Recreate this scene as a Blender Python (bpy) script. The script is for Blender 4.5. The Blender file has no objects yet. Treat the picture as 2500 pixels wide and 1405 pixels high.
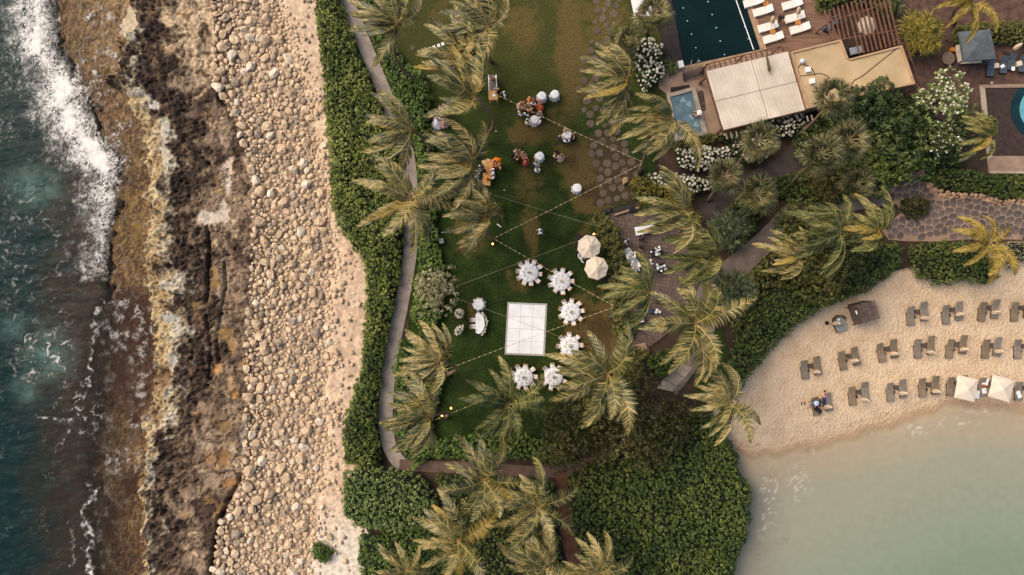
import bpy, math, random
import numpy as np
from mathutils import Vector, Matrix
from mathutils.geometry import tessellate_polygon

# ------------------------------------------------------------------ camera, sky, sun, exposure
CAM_H = 70.0                 # camera height above the lawn (m); the lawn is z = 0
MPP = 0.04                   # metres on the lawn per photo pixel
scene = bpy.context.scene
COL = scene.collection
R = math.radians
cam_d = bpy.data.cameras.new('camera')
cam = bpy.data.objects.new('camera', cam_d)
COL.objects.link(cam)
cam.location = (0, 0, CAM_H)
cam.rotation_euler = (0, 0, 0)
cam_d.sensor_width = 36.0
cam_d.lens = 36.0 * (CAM_H / MPP) / 2500.0
cam_d.clip_end = 2000
scene.camera = cam

SUN_EL, SUN_AZ = R(48), R(-62)          # light comes from the ocean side (left), a little from the top
world = bpy.data.worlds.new('World')
scene.world = world
world.use_nodes = True
wn = world.node_tree.nodes
sky = wn.new('ShaderNodeTexSky')
sky.sky_type = 'NISHITA'
sky.sun_disc = False
sky.sun_elevation = SUN_EL
sky.sun_rotation = SUN_AZ
sky.dust_density = 4.0
sky.ozone_density = 0.6
wn['Background'].inputs['Strength'].default_value = 0.15
world.node_tree.links.new(sky.outputs[0], wn['Background'].inputs['Color'])
sun_d = bpy.data.lights.new('sun', 'SUN')
sun_d.energy = 1.5
sun_d.angle = R(40)
sun_d.color = (1.0, 0.89, 0.74)
sun = bpy.data.objects.new('sun', sun_d)
COL.objects.link(sun)
sdir = Vector((math.sin(SUN_AZ) * math.cos(SUN_EL), math.cos(SUN_AZ) * math.cos(SUN_EL), math.sin(SUN_EL)))
sun.rotation_euler = sdir.to_track_quat('Z', 'Y').to_euler()
sun.location = sdir * 200
scene.view_settings.view_transform = 'Standard'
scene.view_settings.look = 'None'
scene.view_settings.gamma = 1.0
scene.view_settings.exposure = 0.42
scene.view_settings.use_curve_mapping = False
scene.cycles.max_bounces = 6
scene.cycles.transparent_max_bounces = 8
scene.cycles.caustics_reflective = False
scene.cycles.caustics_refractive = False

# ------------------------------------------------------------------ coordinates
def P(px, py, z=0.0):
    """photo pixel -> world point at height z"""
    k = MPP * (CAM_H - z) / CAM_H
    return Vector(((px - 1250.0) * k, (702.5 - py) * k, z))

def PP(pts, z=0.0):
    return [P(x, y, z) for x, y in pts]

def lin(c):
    c = np.asarray(c, float) / 255.0
    return np.where(c <= 0.04045, c / 12.92, ((c + 0.055) / 1.055) ** 2.4)

def L4(c):
    v = lin(c)
    return (float(v[0]), float(v[1]), float(v[2]), 1.0)

# ------------------------------------------------------------------ numpy noise
def _hash(ix, iy, seed):
    n = (ix.astype(np.int64) * 374761393 + iy.astype(np.int64) * 668265263 + seed * 974634757) & 0x7fffffff
    n = ((n ^ (n >> 13)) * 1274126177) & 0x7fffffff
    n = ((n ^ (n >> 16)) * 1911520717) & 0x7fffffff
    return ((n ^ (n >> 15)) & 0xffffff) / float(0xffffff)

def vnoise(x, y, seed=0):
    ix, iy = np.floor(x), np.floor(y)
    fx, fy = x - ix, y - iy
    ix, iy = ix.astype(np.int64), iy.astype(np.int64)
    u, v = fx * fx * fx * (fx * (fx * 6 - 15) + 10), fy * fy * fy * (fy * (fy * 6 - 15) + 10)
    def g(a, b):
        t = _hash(ix + a, iy + b, seed) * 2 * np.pi
        return np.cos(t) * (fx - a) + np.sin(t) * (fy - b)
    n = (g(0, 0) * (1 - u) + g(1, 0) * u) * (1 - v) + (g(0, 1) * (1 - u) + g(1, 1) * u) * v
    return n * 1.5                                   # about -1..1

def fbm(x, y, seed=0, octv=4, gain=0.5):
    s, a, t = 0.0, 1.0, 0.0
    for i in range(octv):
        s = s + a * vnoise(x * 2 ** i + 17.3 * i, y * 2 ** i - 9.1 * i, seed + i)
        t += a
        a *= gain
    return s / t

def worley(x, y, seed=0):
    ix, iy = np.floor(x).astype(np.int64), np.floor(y).astype(np.int64)
    f1 = np.full(x.shape, 9.0); f2 = np.full(x.shape, 9.0); idv = np.zeros(x.shape)
    for a in (-1, 0, 1):
        for b in (-1, 0, 1):
            cx, cy = ix + a, iy + b
            qx = cx + _hash(cx, cy, seed); qy = cy + _hash(cx, cy, seed + 7)
            d = np.hypot(qx - x, qy - y)
            near = d < f1
            f2 = np.where(near, f1, np.minimum(f2, d))
            idv = np.where(near, _hash(cx, cy, seed + 13), idv)
            f1 = np.where(near, d, f1)
    return f1, f2, idv

def sstep(a, b, x):
    t = np.clip((x - a) / (b - a + 1e-12), 0, 1)
    return t * t * (3 - 2 * t)

def inpoly(x, y, poly):
    r = np.zeros(x.shape, bool)
    n = len(poly)
    for i in range(n):
        x1, y1 = poly[i][0], poly[i][1]
        x2, y2 = poly[(i + 1) % n][0], poly[(i + 1) % n][1]
        if y1 == y2:
            continue
        c = ((y1 > y) != (y2 > y)) & (x < (x2 - x1) * (y - y1) / (y2 - y1) + x1)
        r ^= c
    return r

def edgedist(x, y, poly, closed=True):
    d = np.full(x.shape, 1e9)
    n = len(poly)
    for i in range(n if closed else n - 1):
        ax, ay = poly[i][0], poly[i][1]
        bx, by = poly[(i + 1) % n][0], poly[(i + 1) % n][1]
        vx, vy = bx - ax, by - ay
        t = np.clip(((x - ax) * vx + (y - ay) * vy) / (vx * vx + vy * vy + 1e-9), 0, 1)
        d = np.minimum(d, np.hypot(x - ax - t * vx, y - ay - t * vy))
    return d

def smooth_line(pts, n=6, closed=False):
    """Catmull-Rom through points (2-D or 3-D tuples)"""
    p = [np.array(q, float) for q in pts]
    if closed:
        p = [p[-1]] + p + [p[0], p[1]]
    else:
        p = [2 * p[0] - p[1]] + p + [2 * p[-1] - p[-2]]
    out = []
    for i in range(1, len(p) - 2):
        for k in range(n):
            t = k / n
            a, b, c, d = p[i - 1], p[i], p[i + 1], p[i + 2]
            out.append(0.5 * (2 * b + (c - a) * t + (2 * a - 5 * b + 4 * c - d) * t * t + (3 * b - a - 3 * c + d) * t ** 3))
    if not closed:
        out.append(p[-2])
    return out

# ------------------------------------------------------------------ objects and meshes
def link(o, parent=None):
    COL.objects.link(o)
    if parent is not None:
        o.parent = parent
    return o

def tag(o, label=None, cat=None, group=None, kind=None):
    if label: o['label'] = label
    if cat: o['category'] = cat
    if group: o['group'] = group
    if kind: o['kind'] = kind
    return o

def thing(name, label, cat, loc=(0, 0, 0), rz=0.0, group=None):
    o = bpy.data.objects.new(name, None)
    o.empty_display_size = 0.3
    o.location = loc
    o.rotation_euler = (0, 0, rz)
    link(o)
    return tag(o, label, cat, group)

def put(name, me, mat=None, parent=None, loc=None, rz=None, rot=None, scale=None):
    """one object from a (possibly shared) mesh; the material sits on the object"""
    o = bpy.data.objects.new(name, me)
    link(o, parent)
    if mat is not None:
        if len(me.materials) == 0:
            me.materials.append(mat)
        elif me.materials[0] != mat:
            o.material_slots[0].link = 'OBJECT'
            o.material_slots[0].material = mat
    if loc is not None: o.location = loc
    if rot is not None: o.rotation_euler = rot
    elif rz is not None: o.rotation_euler = (0, 0, rz)
    if scale is not None: o.scale = scale if hasattr(scale, '__len__') else (scale,) * 3
    return o

def np_mesh(name, V, F, attrs=None, smooth=False, colors=None):
    """mesh from numpy: V (n,3), F (m,3) or (m,4)"""
    me = bpy.data.meshes.new(name)
    V = np.ascontiguousarray(V, np.float32); F = np.ascontiguousarray(F, np.int32)
    m, k = F.shape
    me.vertices.add(len(V)); me.vertices.foreach_set('co', V.ravel())
    me.loops.add(m * k); me.loops.foreach_set('vertex_index', F.ravel())
    me.polygons.add(m)
    me.polygons.foreach_set('loop_start', np.arange(0, m * k, k, dtype=np.int32))
    if smooth:
        me.polygons.foreach_set('use_smooth', np.ones(m, bool))
    me.update(calc_edges=True)
    for kx, a in (attrs or {}).items():
        at = me.attributes.new(kx, 'FLOAT', 'POINT')
        at.data.foreach_set('value', np.ascontiguousarray(a, np.float32))
    for kx, a in (colors or {}).items():
        at = me.attributes.new(kx, 'FLOAT_COLOR', 'POINT')
        c = np.ones((len(V), 4), np.float32); c[:, :3] = a
        at.data.foreach_set('color', c.ravel())
    return me

def grid_faces(nx, ny, keep=None):
    i = np.arange(nx * ny).reshape(ny, nx)
    F = np.stack([i[:-1, :-1], i[:-1, 1:], i[1:, 1:], i[1:, :-1]], -1).reshape(-1, 4)
    if keep is not None:
        F = F[keep[F].all(1)]
    return F

class MB:
    """collects simple shapes into one mesh"""
    def __init__(s):
        s.v, s.f = [], []
    def add(s, v, f):
        b = len(s.v)
        s.v += [tuple(q) for q in v]
        s.f += [tuple(b + i for i in q) for q in f]
        return s
    def box(s, x0, x1, y0, y1, z0, z1, M=None, bev=0.0):
        if bev > 0:
            v = []
            for z, e in ((z0, bev), (z0 + bev, 0), (z1 - bev, 0), (z1, bev)):
                v += [(x0 + e, y0 + bev, z), (x0 + bev, y0 + e, z), (x1 - bev, y0 + e, z), (x1 - e, y0 + bev, z),
                      (x1 - e, y1 - bev, z), (x1 - bev, y1 - e, z), (x0 + bev, y1 - e, z), (x0 + e, y1 - bev, z)]
            f = [tuple(range(7, -1, -1)), tuple(range(24, 32))]
            for r in range(3):
                for i in range(8):
                    j = (i + 1) % 8
                    f.append((r * 8 + i, r * 8 + j, r * 8 + 8 + j, r * 8 + 8 + i))
        else:
            v = [(x0, y0, z0), (x1, y0, z0), (x1, y1, z0), (x0, y1, z0), (x0, y0, z1), (x1, y0, z1), (x1, y1, z1), (x0, y1, z1)]
            f = [(3, 2, 1, 0), (4, 5, 6, 7), (0, 1, 5, 4), (1, 2, 6, 5), (2, 3, 7, 6), (3, 0, 4, 7)]
        if M is not None:
            v = [M @ Vector(q) for q in v]
        return s.add(v, f)
    def tube(s, pts, rad, n=8, cap=True):
        pts = [Vector(p) for p in pts]
        if not hasattr(rad, '__len__'): rad = [rad] * len(pts)
        v, f = [], []
        ref = None
        for i, p in enumerate(pts):
            t = (pts[min(i + 1, len(pts) - 1)] - pts[max(i - 1, 0)]).normalized()
            if ref is None:
                ref = t.orthogonal().normalized()
            ref = (ref - t * ref.dot(t)).normalized()
            b = t.cross(ref)
            for k in range(n):
                a = 2 * math.pi * k / n
                v.append(p + (ref * math.cos(a) + b * math.sin(a)) * rad[i])
        for i in range(len(pts) - 1):
            for k in range(n):
                j = (k + 1) % n
                f.append((i * n + k, i * n + j, (i + 1) * n + j, (i + 1) * n + k))
        if cap:
            f.append(tuple(range(n - 1, -1, -1)))
            f.append(tuple((len(pts) - 1) * n + k for k in range(n)))
        return s.add(v, f)
    def lathe(s, prof, n=16, cap=True, wob=None, M=None):
        v, f = [], []
        for i, (r, z) in enumerate(prof):
            for k in range(n):
                a = 2 * math.pi * k / n
                rr = r * (1 + (wob(a, i) if wob else 0))
                v.append((rr * math.cos(a), rr * math.sin(a), z))
        for i in range(len(prof) - 1):
            for k in range(n):
                j = (k + 1) % n
                f.append((i * n + k, i * n + j, (i + 1) * n + j, (i + 1) * n + k))
        if cap:
            f.append(tuple(range(n - 1, -1, -1)))
            f.append(tuple((len(prof) - 1) * n + k for k in range(n)))
        if M is not None:
            v = [M @ Vector(q) for q in v]
        return s.add(v, f)
    def prism(s, poly, z0, z1, M=None, taper=0.0):
        """poly: 2-D points (any winding, may be concave)"""
        poly = [(float(q[0]), float(q[1])) for q in poly]
        area = sum(poly[i][0] * poly[(i + 1) % len(poly)][1] - poly[(i + 1) % len(poly)][0] * poly[i][1] for i in range(len(poly)))
        if area < 0: poly = poly[::-1]
        n = len(poly)
        cx = sum(q[0] for q in poly) / n; cy = sum(q[1] for q in poly) / n
        v = [(x, y, z0) for x, y in poly] + [(x + (cx - x) * taper, y + (cy - y) * taper, z1) for x, y in poly]
        tri = tessellate_polygon([[Vector((x, y, 0)) for x, y in poly]])
        f = []
        for t in tri:
            a, b, c = [poly[i] for i in t]
            cr = (b[0] - a[0]) * (c[1] - a[1]) - (b[1] - a[1]) * (c[0] - a[0])
            t = t if cr > 0 else t[::-1]
            f.append(tuple(n + i for i in t)); f.append(tuple(reversed(t)))
        for i in range(n):
            j = (i + 1) % n
            f.append((i, j, n + j, n + i))
        if M is not None:
            v = [M @ Vector(q) for q in v]
        return s.add(v, f)
    def ell(s, c, r, n=10, m=6, M=None):
        v, f = [], []
        for i in range(1, m):
            t = math.pi * i / m
            for k in range(n):
                a = 2 * math.pi * k / n
                v.append((c[0] + r[0] * math.sin(t) * math.cos(a), c[1] + r[1] * math.sin(t) * math.sin(a), c[2] + r[2] * math.cos(t)))
        top, bot = len(v), len(v) + 1
        v += [(c[0], c[1], c[2] + r[2]), (c[0], c[1], c[2] - r[2])]
        for i in range(m - 2):
            for k in range(n):
                j = (k + 1) % n
                f.append((i * n + k, (i + 1) * n + k, (i + 1) * n + j, i * n + j))
        for k in range(n):
            j = (k + 1) % n
            f.append((top, k, j)); f.append((bot, (m - 2) * n + j, (m - 2) * n + k))
        if M is not None:
            v = [M @ Vector(q) for q in v]
        return s.add(v, f)
    def mesh(s, name, smooth=False):
        me = bpy.data.meshes.new(name)
        me.from_pydata(s.v, [], s.f)
        if smooth:
            me.polygons.foreach_set('use_smooth', np.ones(len(me.polygons), bool))
        me.update()
        return me
    def put(s, name, mat, parent=None, smooth=False, **k):
        return put(name, s.mesh(name, smooth), mat, parent, **k)

def smooth_angle(me, deg=40):
    try:
        me.set_sharp_from_angle(angle=R(deg))
    except Exception:
        pass
    return me

# ------------------------------------------------------------------ materials
MATS = {}
def mat(name, c1, c2=None, scale=3.0, rough=0.8, bump=0.0, bscale=40.0, spec=0.3, rnd=0.0, attr=None, coat=0.0, metal=0.0,
        detail=6.0, stretch=None, emit=None, alpha_attr=None, bdist=0.05, ramp=(0.35, 0.65)):
    """Principled material: noise between two colours, optional per-object value variation, optional vertex colour"""
    if name in MATS: return MATS[name]
    m = bpy.data.materials.new(name); m.use_nodes = True
    nt = m.node_tree; N, Lk = nt.nodes, nt.links
    b = N['Principled BSDF']
    b.inputs['Roughness'].default_value = rough
    b.inputs['Specular IOR Level'].default_value = spec
    b.inputs['Metallic'].default_value = metal
    b.inputs['Coat Weight'].default_value = coat
    tc = N.new('ShaderNodeTexCoord')
    vec = tc.outputs['Object']
    if stretch:
        mp = N.new('ShaderNodeMapping'); mp.inputs['Scale'].default_value = stretch
        Lk.new(vec, mp.inputs['Vector']); vec = mp.outputs[0]
    if attr:
        at = N.new('ShaderNodeAttribute'); at.attribute_name = attr
        col = at.outputs['Color']
        if c1 is not None:
            nz = N.new('ShaderNodeTexNoise'); nz.inputs['Scale'].default_value = scale; nz.inputs['Detail'].default_value = detail
            Lk.new(vec, nz.inputs['Vector'])
            mr = N.new('ShaderNodeMapRange'); mr.inputs['From Min'].default_value = 0.25; mr.inputs['From Max'].default_value = 0.75
            mr.inputs['To Min'].default_value = c1; mr.inputs['To Max'].default_value = c2
            Lk.new(nz.outputs['Fac'], mr.inputs['Value'])
            hv = N.new('ShaderNodeHueSaturation'); Lk.new(mr.outputs[0], hv.inputs['Value']); Lk.new(col, hv.inputs['Color'])
            col = hv.outputs[0]
    else:
        nz = N.new('ShaderNodeTexNoise'); nz.inputs['Scale'].default_value = scale; nz.inputs['Detail'].default_value = detail
        Lk.new(vec, nz.inputs['Vector'])
        cr = N.new('ShaderNodeValToRGB')
        cr.color_ramp.elements[0].position, cr.color_ramp.elements[1].position = ramp
        cr.color_ramp.elements[0].color = L4(c1)
        cr.color_ramp.elements[1].color = L4(c2 if c2 is not None else c1)
        Lk.new(nz.outputs['Fac'], cr.inputs[0])
        col = cr.outputs[0]
    if rnd:
        oi = N.new('ShaderNodeObjectInfo')
        mr = N.new('ShaderNodeMapRange'); mr.inputs['To Min'].default_value = 1 - rnd; mr.inputs['To Max'].default_value = 1 + rnd
        Lk.new(oi.outputs['Random'], mr.inputs['Value'])
        hv = N.new('ShaderNodeHueSaturation'); Lk.new(mr.outputs[0], hv.inputs['Value']); Lk.new(col, hv.inputs['Color'])
        col = hv.outputs[0]
    Lk.new(col, b.inputs['Base Color'])
    if emit:
        b.inputs['Emission Color'].default_value = L4(emit[0]); b.inputs['Emission Strength'].default_value = emit[1]
    if alpha_attr:
        at = N.new('ShaderNodeAttribute'); at.attribute_name = alpha_attr
        Lk.new(at.outputs['Fac'], b.inputs['Alpha'])
    if bump:
        n2 = N.new('ShaderNodeTexNoise'); n2.inputs['Scale'].default_value = bscale; n2.inputs['Detail'].default_value = 4
        Lk.new(vec, n2.inputs['Vector'])
        bp = N.new('ShaderNodeBump'); bp.inputs['Strength'].default_value = bump; bp.inputs['Distance'].default_value = bdist
        Lk.new(n2.outputs['Fac'], bp.inputs['Height']); Lk.new(bp.outputs[0], b.inputs['Normal'])
    MATS[name] = m
    return m

def leafmat(name, cols, rnd=0.12, trans=0.25, rough=0.55, nscale=0.35, spec=0.35):
    """foliage: colour ramp over the per-leaf attribute 'rnd' and a broad noise, some light through the leaf"""
    if name in MATS: return MATS[name]
    m = bpy.data.materials.new(name); m.use_nodes = True
    nt = m.node_tree; N, Lk = nt.nodes, nt.links
    b = N['Principled BSDF']; out = N['Material Output']
    b.inputs['Roughness'].default_value = rough; b.inputs['Specular IOR Level'].default_value = spec
    at = N.new('ShaderNodeAttribute'); at.attribute_name = 'rnd'
    geo = N.new('ShaderNodeNewGeometry')
    nz = N.new('ShaderNodeTexNoise'); nz.inputs['Scale'].default_value = nscale; nz.inputs['Detail'].default_value = 3
    Lk.new(geo.outputs['Position'], nz.inputs['Vector'])
    oi = N.new('ShaderNodeObjectInfo')
    ma = N.new('ShaderNodeMath'); ma.operation = 'MULTIPLY_ADD'; ma.inputs[1].default_value = 0.9; ma.inputs[2].default_value = -0.45
    Lk.new(nz.outputs['Fac'], ma.inputs[0])
    ad = N.new('ShaderNodeMath'); Lk.new(ma.outputs[0], ad.inputs[0]); Lk.new(at.outputs['Fac'], ad.inputs[1])
    nzb = N.new('ShaderNodeTexNoise'); nzb.inputs['Scale'].default_value = nscale * 4.5; nzb.inputs['Detail'].default_value = 4; Lk.new(geo.outputs['Position'], nzb.inputs['Vector'])
    mb2 = N.new('ShaderNodeMath'); mb2.operation = 'MULTIPLY_ADD'; mb2.inputs[1].default_value = 0.7; mb2.inputs[2].default_value = -0.35; Lk.new(nzb.outputs['Fac'], mb2.inputs[0])
    ad0 = ad; ad = N.new('ShaderNodeMath'); Lk.new(ad0.outputs[0], ad.inputs[0]); Lk.new(mb2.outputs[0], ad.inputs[1])
    m2 = N.new('ShaderNodeMath'); m2.operation = 'MULTIPLY_ADD'; m2.inputs[1].default_value = 2 * rnd; m2.inputs[2].default_value = -rnd
    Lk.new(oi.outputs['Random'], m2.inputs[0])
    a2 = N.new('ShaderNodeMath'); Lk.new(ad.outputs[0], a2.inputs[0]); Lk.new(m2.outputs[0], a2.inputs[1])
    cr = N.new('ShaderNodeValToRGB')
    e = cr.color_ramp.elements
    while len(e) < len(cols): e.new(0.5)
    for i, c in enumerate(cols):
        e[i].position = i / (len(cols) - 1); e[i].color = L4(c)
    Lk.new(a2.outputs[0], cr.inputs[0])
    Lk.new(cr.outputs[0], b.inputs['Base Color'])
    if trans:
        tr = N.new('ShaderNodeBsdfTranslucent'); Lk.new(cr.outputs[0], tr.inputs['Color'])
        mx = N.new('ShaderNodeMixShader'); mx.inputs[0].default_value = trans
        Lk.new(b.outputs[0], mx.inputs[1]); Lk.new(tr.outputs[0], mx.inputs[2]); Lk.new(mx.outputs[0], out.inputs['Surface'])
    MATS[name] = m
    return m

rng = np.random.default_rng(11)
rd = random.Random(5)
# ------------------------------------------------------------------ the shore: reef, rock shelf, boulder bed, sand strip (one height field)
YK = [-60, 0, 100, 200, 250, 300, 400, 500, 600, 630, 700, 800, 900, 1000, 1050, 1100, 1200, 1250, 1300, 1405, 1470]
def yc(vals, y):
    return np.interp(y, YK, vals)
#        -60   0   100  200  250  300  400  500  600  630  700  800  900  1000 1050 1100 1200 1250 1300 1405 1470
C_REEF = [95, 108, 110, 165, 205, 212, 262, 252, 240, 238, 236, 215, 205, 205, 205, 200, 196, 192, 192, 198, 200]
C_GOLD = [330, 318, 292, 268, 300, 325, 340, 345, 345, 345, 342, 355, 366, 350, 340, 333, 324, 326, 330, 335, 338]
C_DARK = [345, 335, 312, 290, 380, 400, 425, 402, 408, 412, 428, 446, 434, 436, 402, 372, 358, 360, 364, 370, 372]
C_MIX = [420, 412, 402, 440, 470, 500, 500, 480, 505, 510, 512, 540, 548, 505, 470, 452, 432, 440, 445, 432, 430]
C_BOUL = [515, 520, 528, 524, 545, 580, 612, 622, 620, 618, 614, 608, 604, 606, 604, 600, 590, 556, 530, 520, 518]
C_SAND = [685, 690, 712, 742, 758, 770, 790, 805, 832, 826, 808, 805, 800, 796, 800, 796, 780, 775, 770, 760, 758]
C_HEDG = [760, 765, 772, 786, 789, 792, 801, 803, 850, 880, 890, 886, 876, 846, 832, 831, 836, 828, 858, 882, 884]
ZS = -1.0                                  # height at which the shore was measured from the photograph
KS = MPP * (CAM_H - ZS) / CAM_H
GX = np.arange(-54.6, -13.0, 0.1); GY = np.arange(-33.0, 33.01, 0.1)
X, Y = np.meshgrid(GX, GY)
PX, PY = X / KS + 1250.0, 702.5 - Y / KS
w1 = fbm(PX / 60, PY / 60, 3, 4); w2 = fbm(PX / 60 + 40, PY / 60, 4, 4); w3 = fbm(PX / 22, PY / 22, 9, 4)
w5 = fbm(PX / 8, PY / 8, 12, 3)
xr = PX + w1 * 40 + w3 * 24
xg = PX + w1 * 26 + w3 * 22 + w5 * 10
xd = PX + w2 * 75 + w3 * 60 + w5 * 26
xm = PX + w1 * 90 + w3 * 60
xb = PX + w3 * 7 + w2 * 6
xs = PX + w2 * 22 + w3 * 6
reef = sstep(-14 - 22 * sstep(690, 760, PY), 14 + 30 * sstep(690, 760, PY), xr - yc(C_REEF, PY))
gold = sstep(-7, 7, xg - yc(C_GOLD, PY))
dark = sstep(-20, 20, xd - yc(C_DARK, PY))
mixr = sstep(-30, 30, xm - yc(C_MIX, PY))
boul = sstep(-4, 4, xb - yc(C_BOUL, PY))
sandm = sstep(-16, 16, xs - yc(C_SAND, PY))
# ---- heights
crag = fbm(PX / 26, PY / 26, 21, 5, 0.55)
f1a, f2a, ida = worley((PX + 12 * w3) / 13, (PY + 12 * w1) / 11, 31)
f1b, f2b, idb = worley((PX + 6 * w3) / 6.5, PY / 6.5, 33)
f1c, f2c, idc = worley((PX + 26 * w3) / 44, (PY + 20 * w1) / 34, 35)
fine = fbm(PX / 5, PY / 5, 41, 3)
pit = np.clip(0.62 - f1a, 0, 1) * (ida > 0.55)
rdg = 1 - 2.2 * np.abs(fbm((PX + 10 * w3) / 24, (PY + 10 * w1) / 17, 43, 4, 0.55))
rdg2 = 1 - 2.2 * np.abs(fbm((PX + 6 * w5) / 10, (PY + 6 * w3) / 8, 45, 3, 0.55))
pit2 = np.clip(0.5 - f1b, 0, 1) * (idb > 0.4)
ztop = -0.95 + 0.10 * sstep(0, 1, mixr)
z_reef = -2.75 + 0.10 * fbm(PX / 14, PY / 9, 51, 4) + 0.05 * fine
z_deep = -5.0
z_gold = -2.3 + 1.25 * sstep(0, 1, np.clip((xg - yc(C_GOLD, PY)) / np.maximum(yc(C_DARK, PY) - yc(C_GOLD, PY), 20), 0, 1)) + 0.30 * crag + 0.26 * rdg + 0.14 * rdg2 - 0.6 * pit + 0.05 * fine - .2
z_dark = ztop - 0.25 + 0.55 * crag + 0.34 * rdg + 0.16 * rdg2 - 0.7 * pit - 0.15 * pit2 + 0.08 * fine
z_mix = ztop + 0.02 + 0.26 * crag - 0.30 * pit * (ida > 0.6) - 0.2 * pit2 * (idb > 0.75) + 0.06 * fine - 0.35 * np.exp(-(np.abs(f2c - f1c) / 0.035) ** 2)
z_boul = -0.98 + 0.16 * fbm(PX / 30, PY / 30, 61, 3) + 0.05 * fine
z_sand = -0.55 + 0.10 * fbm(PX / 40, PY / 40, 63, 3) + 0.045 * fine
Z = z_deep * (1 - reef) + z_reef * reef
Z = Z * (1 - gold) + z_gold * gold
Z = Z * (1 - dark) + z_dark * dark
Z = Z * (1 - mixr * dark) + z_mix * mixr * dark
# the long crack and the step at the lip of the shelf
crack = [(505, 560), (512, 610), (508, 660), (506, 715), (500, 740)]
dcr = edgedist(PX + 3 * fine, PY, crack, False)
Z -= 0.9 * np.exp(-(dcr / 4.0) ** 2)
for ln, dep, wd in (([(548, 640), (552, 700), (540, 760), (530, 830), (535, 900)], 0.5, 3), ([(500, 760), (515, 850), (508, 930)], 0.5, 3),
                    ([(590, 1160), (568, 1200), (545, 1250), (525, 1330), (512, 1405)], 0.9, 5), ([(540, 240), (560, 262), (585, 300)], 1.0, 9)):
    Z -= dep * np.exp(-(edgedist(PX + 3 * fine, PY, ln, False) / wd) ** 2)
Z = Z * (1 - boul) + z_boul * boul
Z = Z * (1 - sandm) + z_sand * sandm
Z = np.maximum(Z, -5.2)
# tide pools: flat shallow basins
POOLS = [(478, 752, 15, 12, (128, 104, 66)), (524, 668, 9, 20, (152, 122, 78)), (523, 692, 11, 14, (140, 104, 58)), (550, 815, 16, 14, (142, 112, 66)),
         (567, 845, 13, 16, (152, 118, 72)), (531, 900, 17, 14, (182, 138, 84)), (560, 935, 11, 14, (170, 138, 100)), (571, 972, 13, 10, (160, 118, 62)),
         (548, 1045, 16, 14, (128, 102, 62)), (545, 1115, 14, 26, (138, 102, 60)), (561, 1180, 14, 14, (150, 108, 66)), (594, 1070, 8, 36, (150, 138, 122)),
         (512, 530, 30, 20, (196, 180, 160)), (548, 520, 14, 30, (190, 172, 150)), (557, 452, 10, 26, (202, 184, 160)), (500, 420, 8, 14, (140, 118, 88)),
         (525, 437, 9, 9, (112, 88, 60)), (560, 408, 10, 22, (204, 180, 156)), (545, 343, 8, 8, (170, 150, 130)), (416, 880, 8, 20, (142, 138, 132)),
         (375, 262, 16, 12, (186, 180, 168)), (405, 320, 12, 34, (178, 166, 142)), (400, 370, 14, 32, (182, 170, 148)), (410, 780, 20, 10, (152, 150, 142)),
         (450, 1255, 18, 10, (150, 122, 92)), (505, 1090, 14, 9, (160, 140, 112)), (515, 1180, 22, 18, (142, 120, 96)), (315, 40, 20, 30, (190, 172, 142)), (300, 66, 14, 20, (190, 172, 142))]
# ---- colours (real surface colours, linear)
def lerp(a, b, t):
    return a * (1 - t[..., None]) + b * t[..., None]
def cc(c):
    return np.broadcast_to(lin(c), X.shape + (3,))
qx_, qy_ = PX + 26 * w1 + 8 * w3, PY + 26 * w2 + 8 * w5          # warped coordinates: patches with torn outlines
n1 = fbm(qx_ / 46, qy_ / 60, 71, 6, 0.62); n2 = fbm(qx_ / 17, qy_ / 17, 73, 5, 0.62); n3 = fbm(PX / 120, PY / 120, 75, 5)
n4 = fbm(qx_ / 80, qy_ / 110, 76, 5, 0.55); n5 = fbm(qx_ / 28, qy_ / 28, 78, 6, 0.65)
tg = np.clip((xg - yc(C_GOLD, PY)) / np.maximum(yc(C_DARK, PY) - yc(C_GOLD, PY), 20), 0, 1)
flow = fbm((PX + 0.25 * PY + 20 * w1) / 7, (PY - 0.2 * PX + 20 * w2) / 26, 87, 4, 0.6)   # combed weed on the reef
c_reef = lerp(cc((70, 48, 31)), cc((156, 124, 82)), sstep(-0.45, 0.55, 0.8 * flow + 0.5 * n3 + 0.7 * fbm(PX / 6, PY / 6, 88, 3)))
c_reef = lerp(c_reef, cc((72, 46, 30)), sstep(-0.1, 0.5, 0.6 * n3 + 0.5 * n1 + 0.6 * sstep(640, 760, PY + 30 * w1) * sstep(1120, 900, PY) + 0.35 * sstep(1050, 1300, PY) - 0.08))
c_reef = lerp(c_reef, cc((182, 150, 108)), sstep(330, 20, PY + 60 * w1) * sstep(110, 300, PX) * sstep(-0.5, 0.4, flow + n1) * 0.8)
c_reef = lerp(c_reef, cc((150, 122, 58)), sstep(640, 520, PY) * sstep(440, 520, PY) * sstep(-0.2, 0.4, n1) * 0.7)
c_gold = lerp(cc((192, 172, 132)), cc((150, 120, 78)), sstep(-0.25, 0.4, n1 + 0.35 * n2 - 0.35 * (tg - 0.4)))
c_gold = lerp(c_gold, cc((184, 176, 158)), sstep(-0.02, 0.38, n5 + 0.7 * (tg - 0.5)) * 0.85)
c_gold = lerp(c_gold, cc((112, 86, 54)), sstep(0.24, 0.55, n2 + 0.4 * n5))
c_gold = lerp(c_gold, cc((116, 92, 64)), sstep(0.08, 0.4, n4) * 0.75) * 0.94
c_dark = lerp(cc((62, 48, 38)), cc((112, 90, 68)), sstep(-0.05, 0.4, n1 + 0.3 * n5))
c_dark = lerp(c_dark, cc((150, 126, 98)), sstep(0.26, 0.6, n5 + 0.35 * n4))
c_dark = lerp(c_dark, cc((40, 30, 24)), sstep(0.1, 0.4, n4 + 0.3 * n1) * 0.8)
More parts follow.
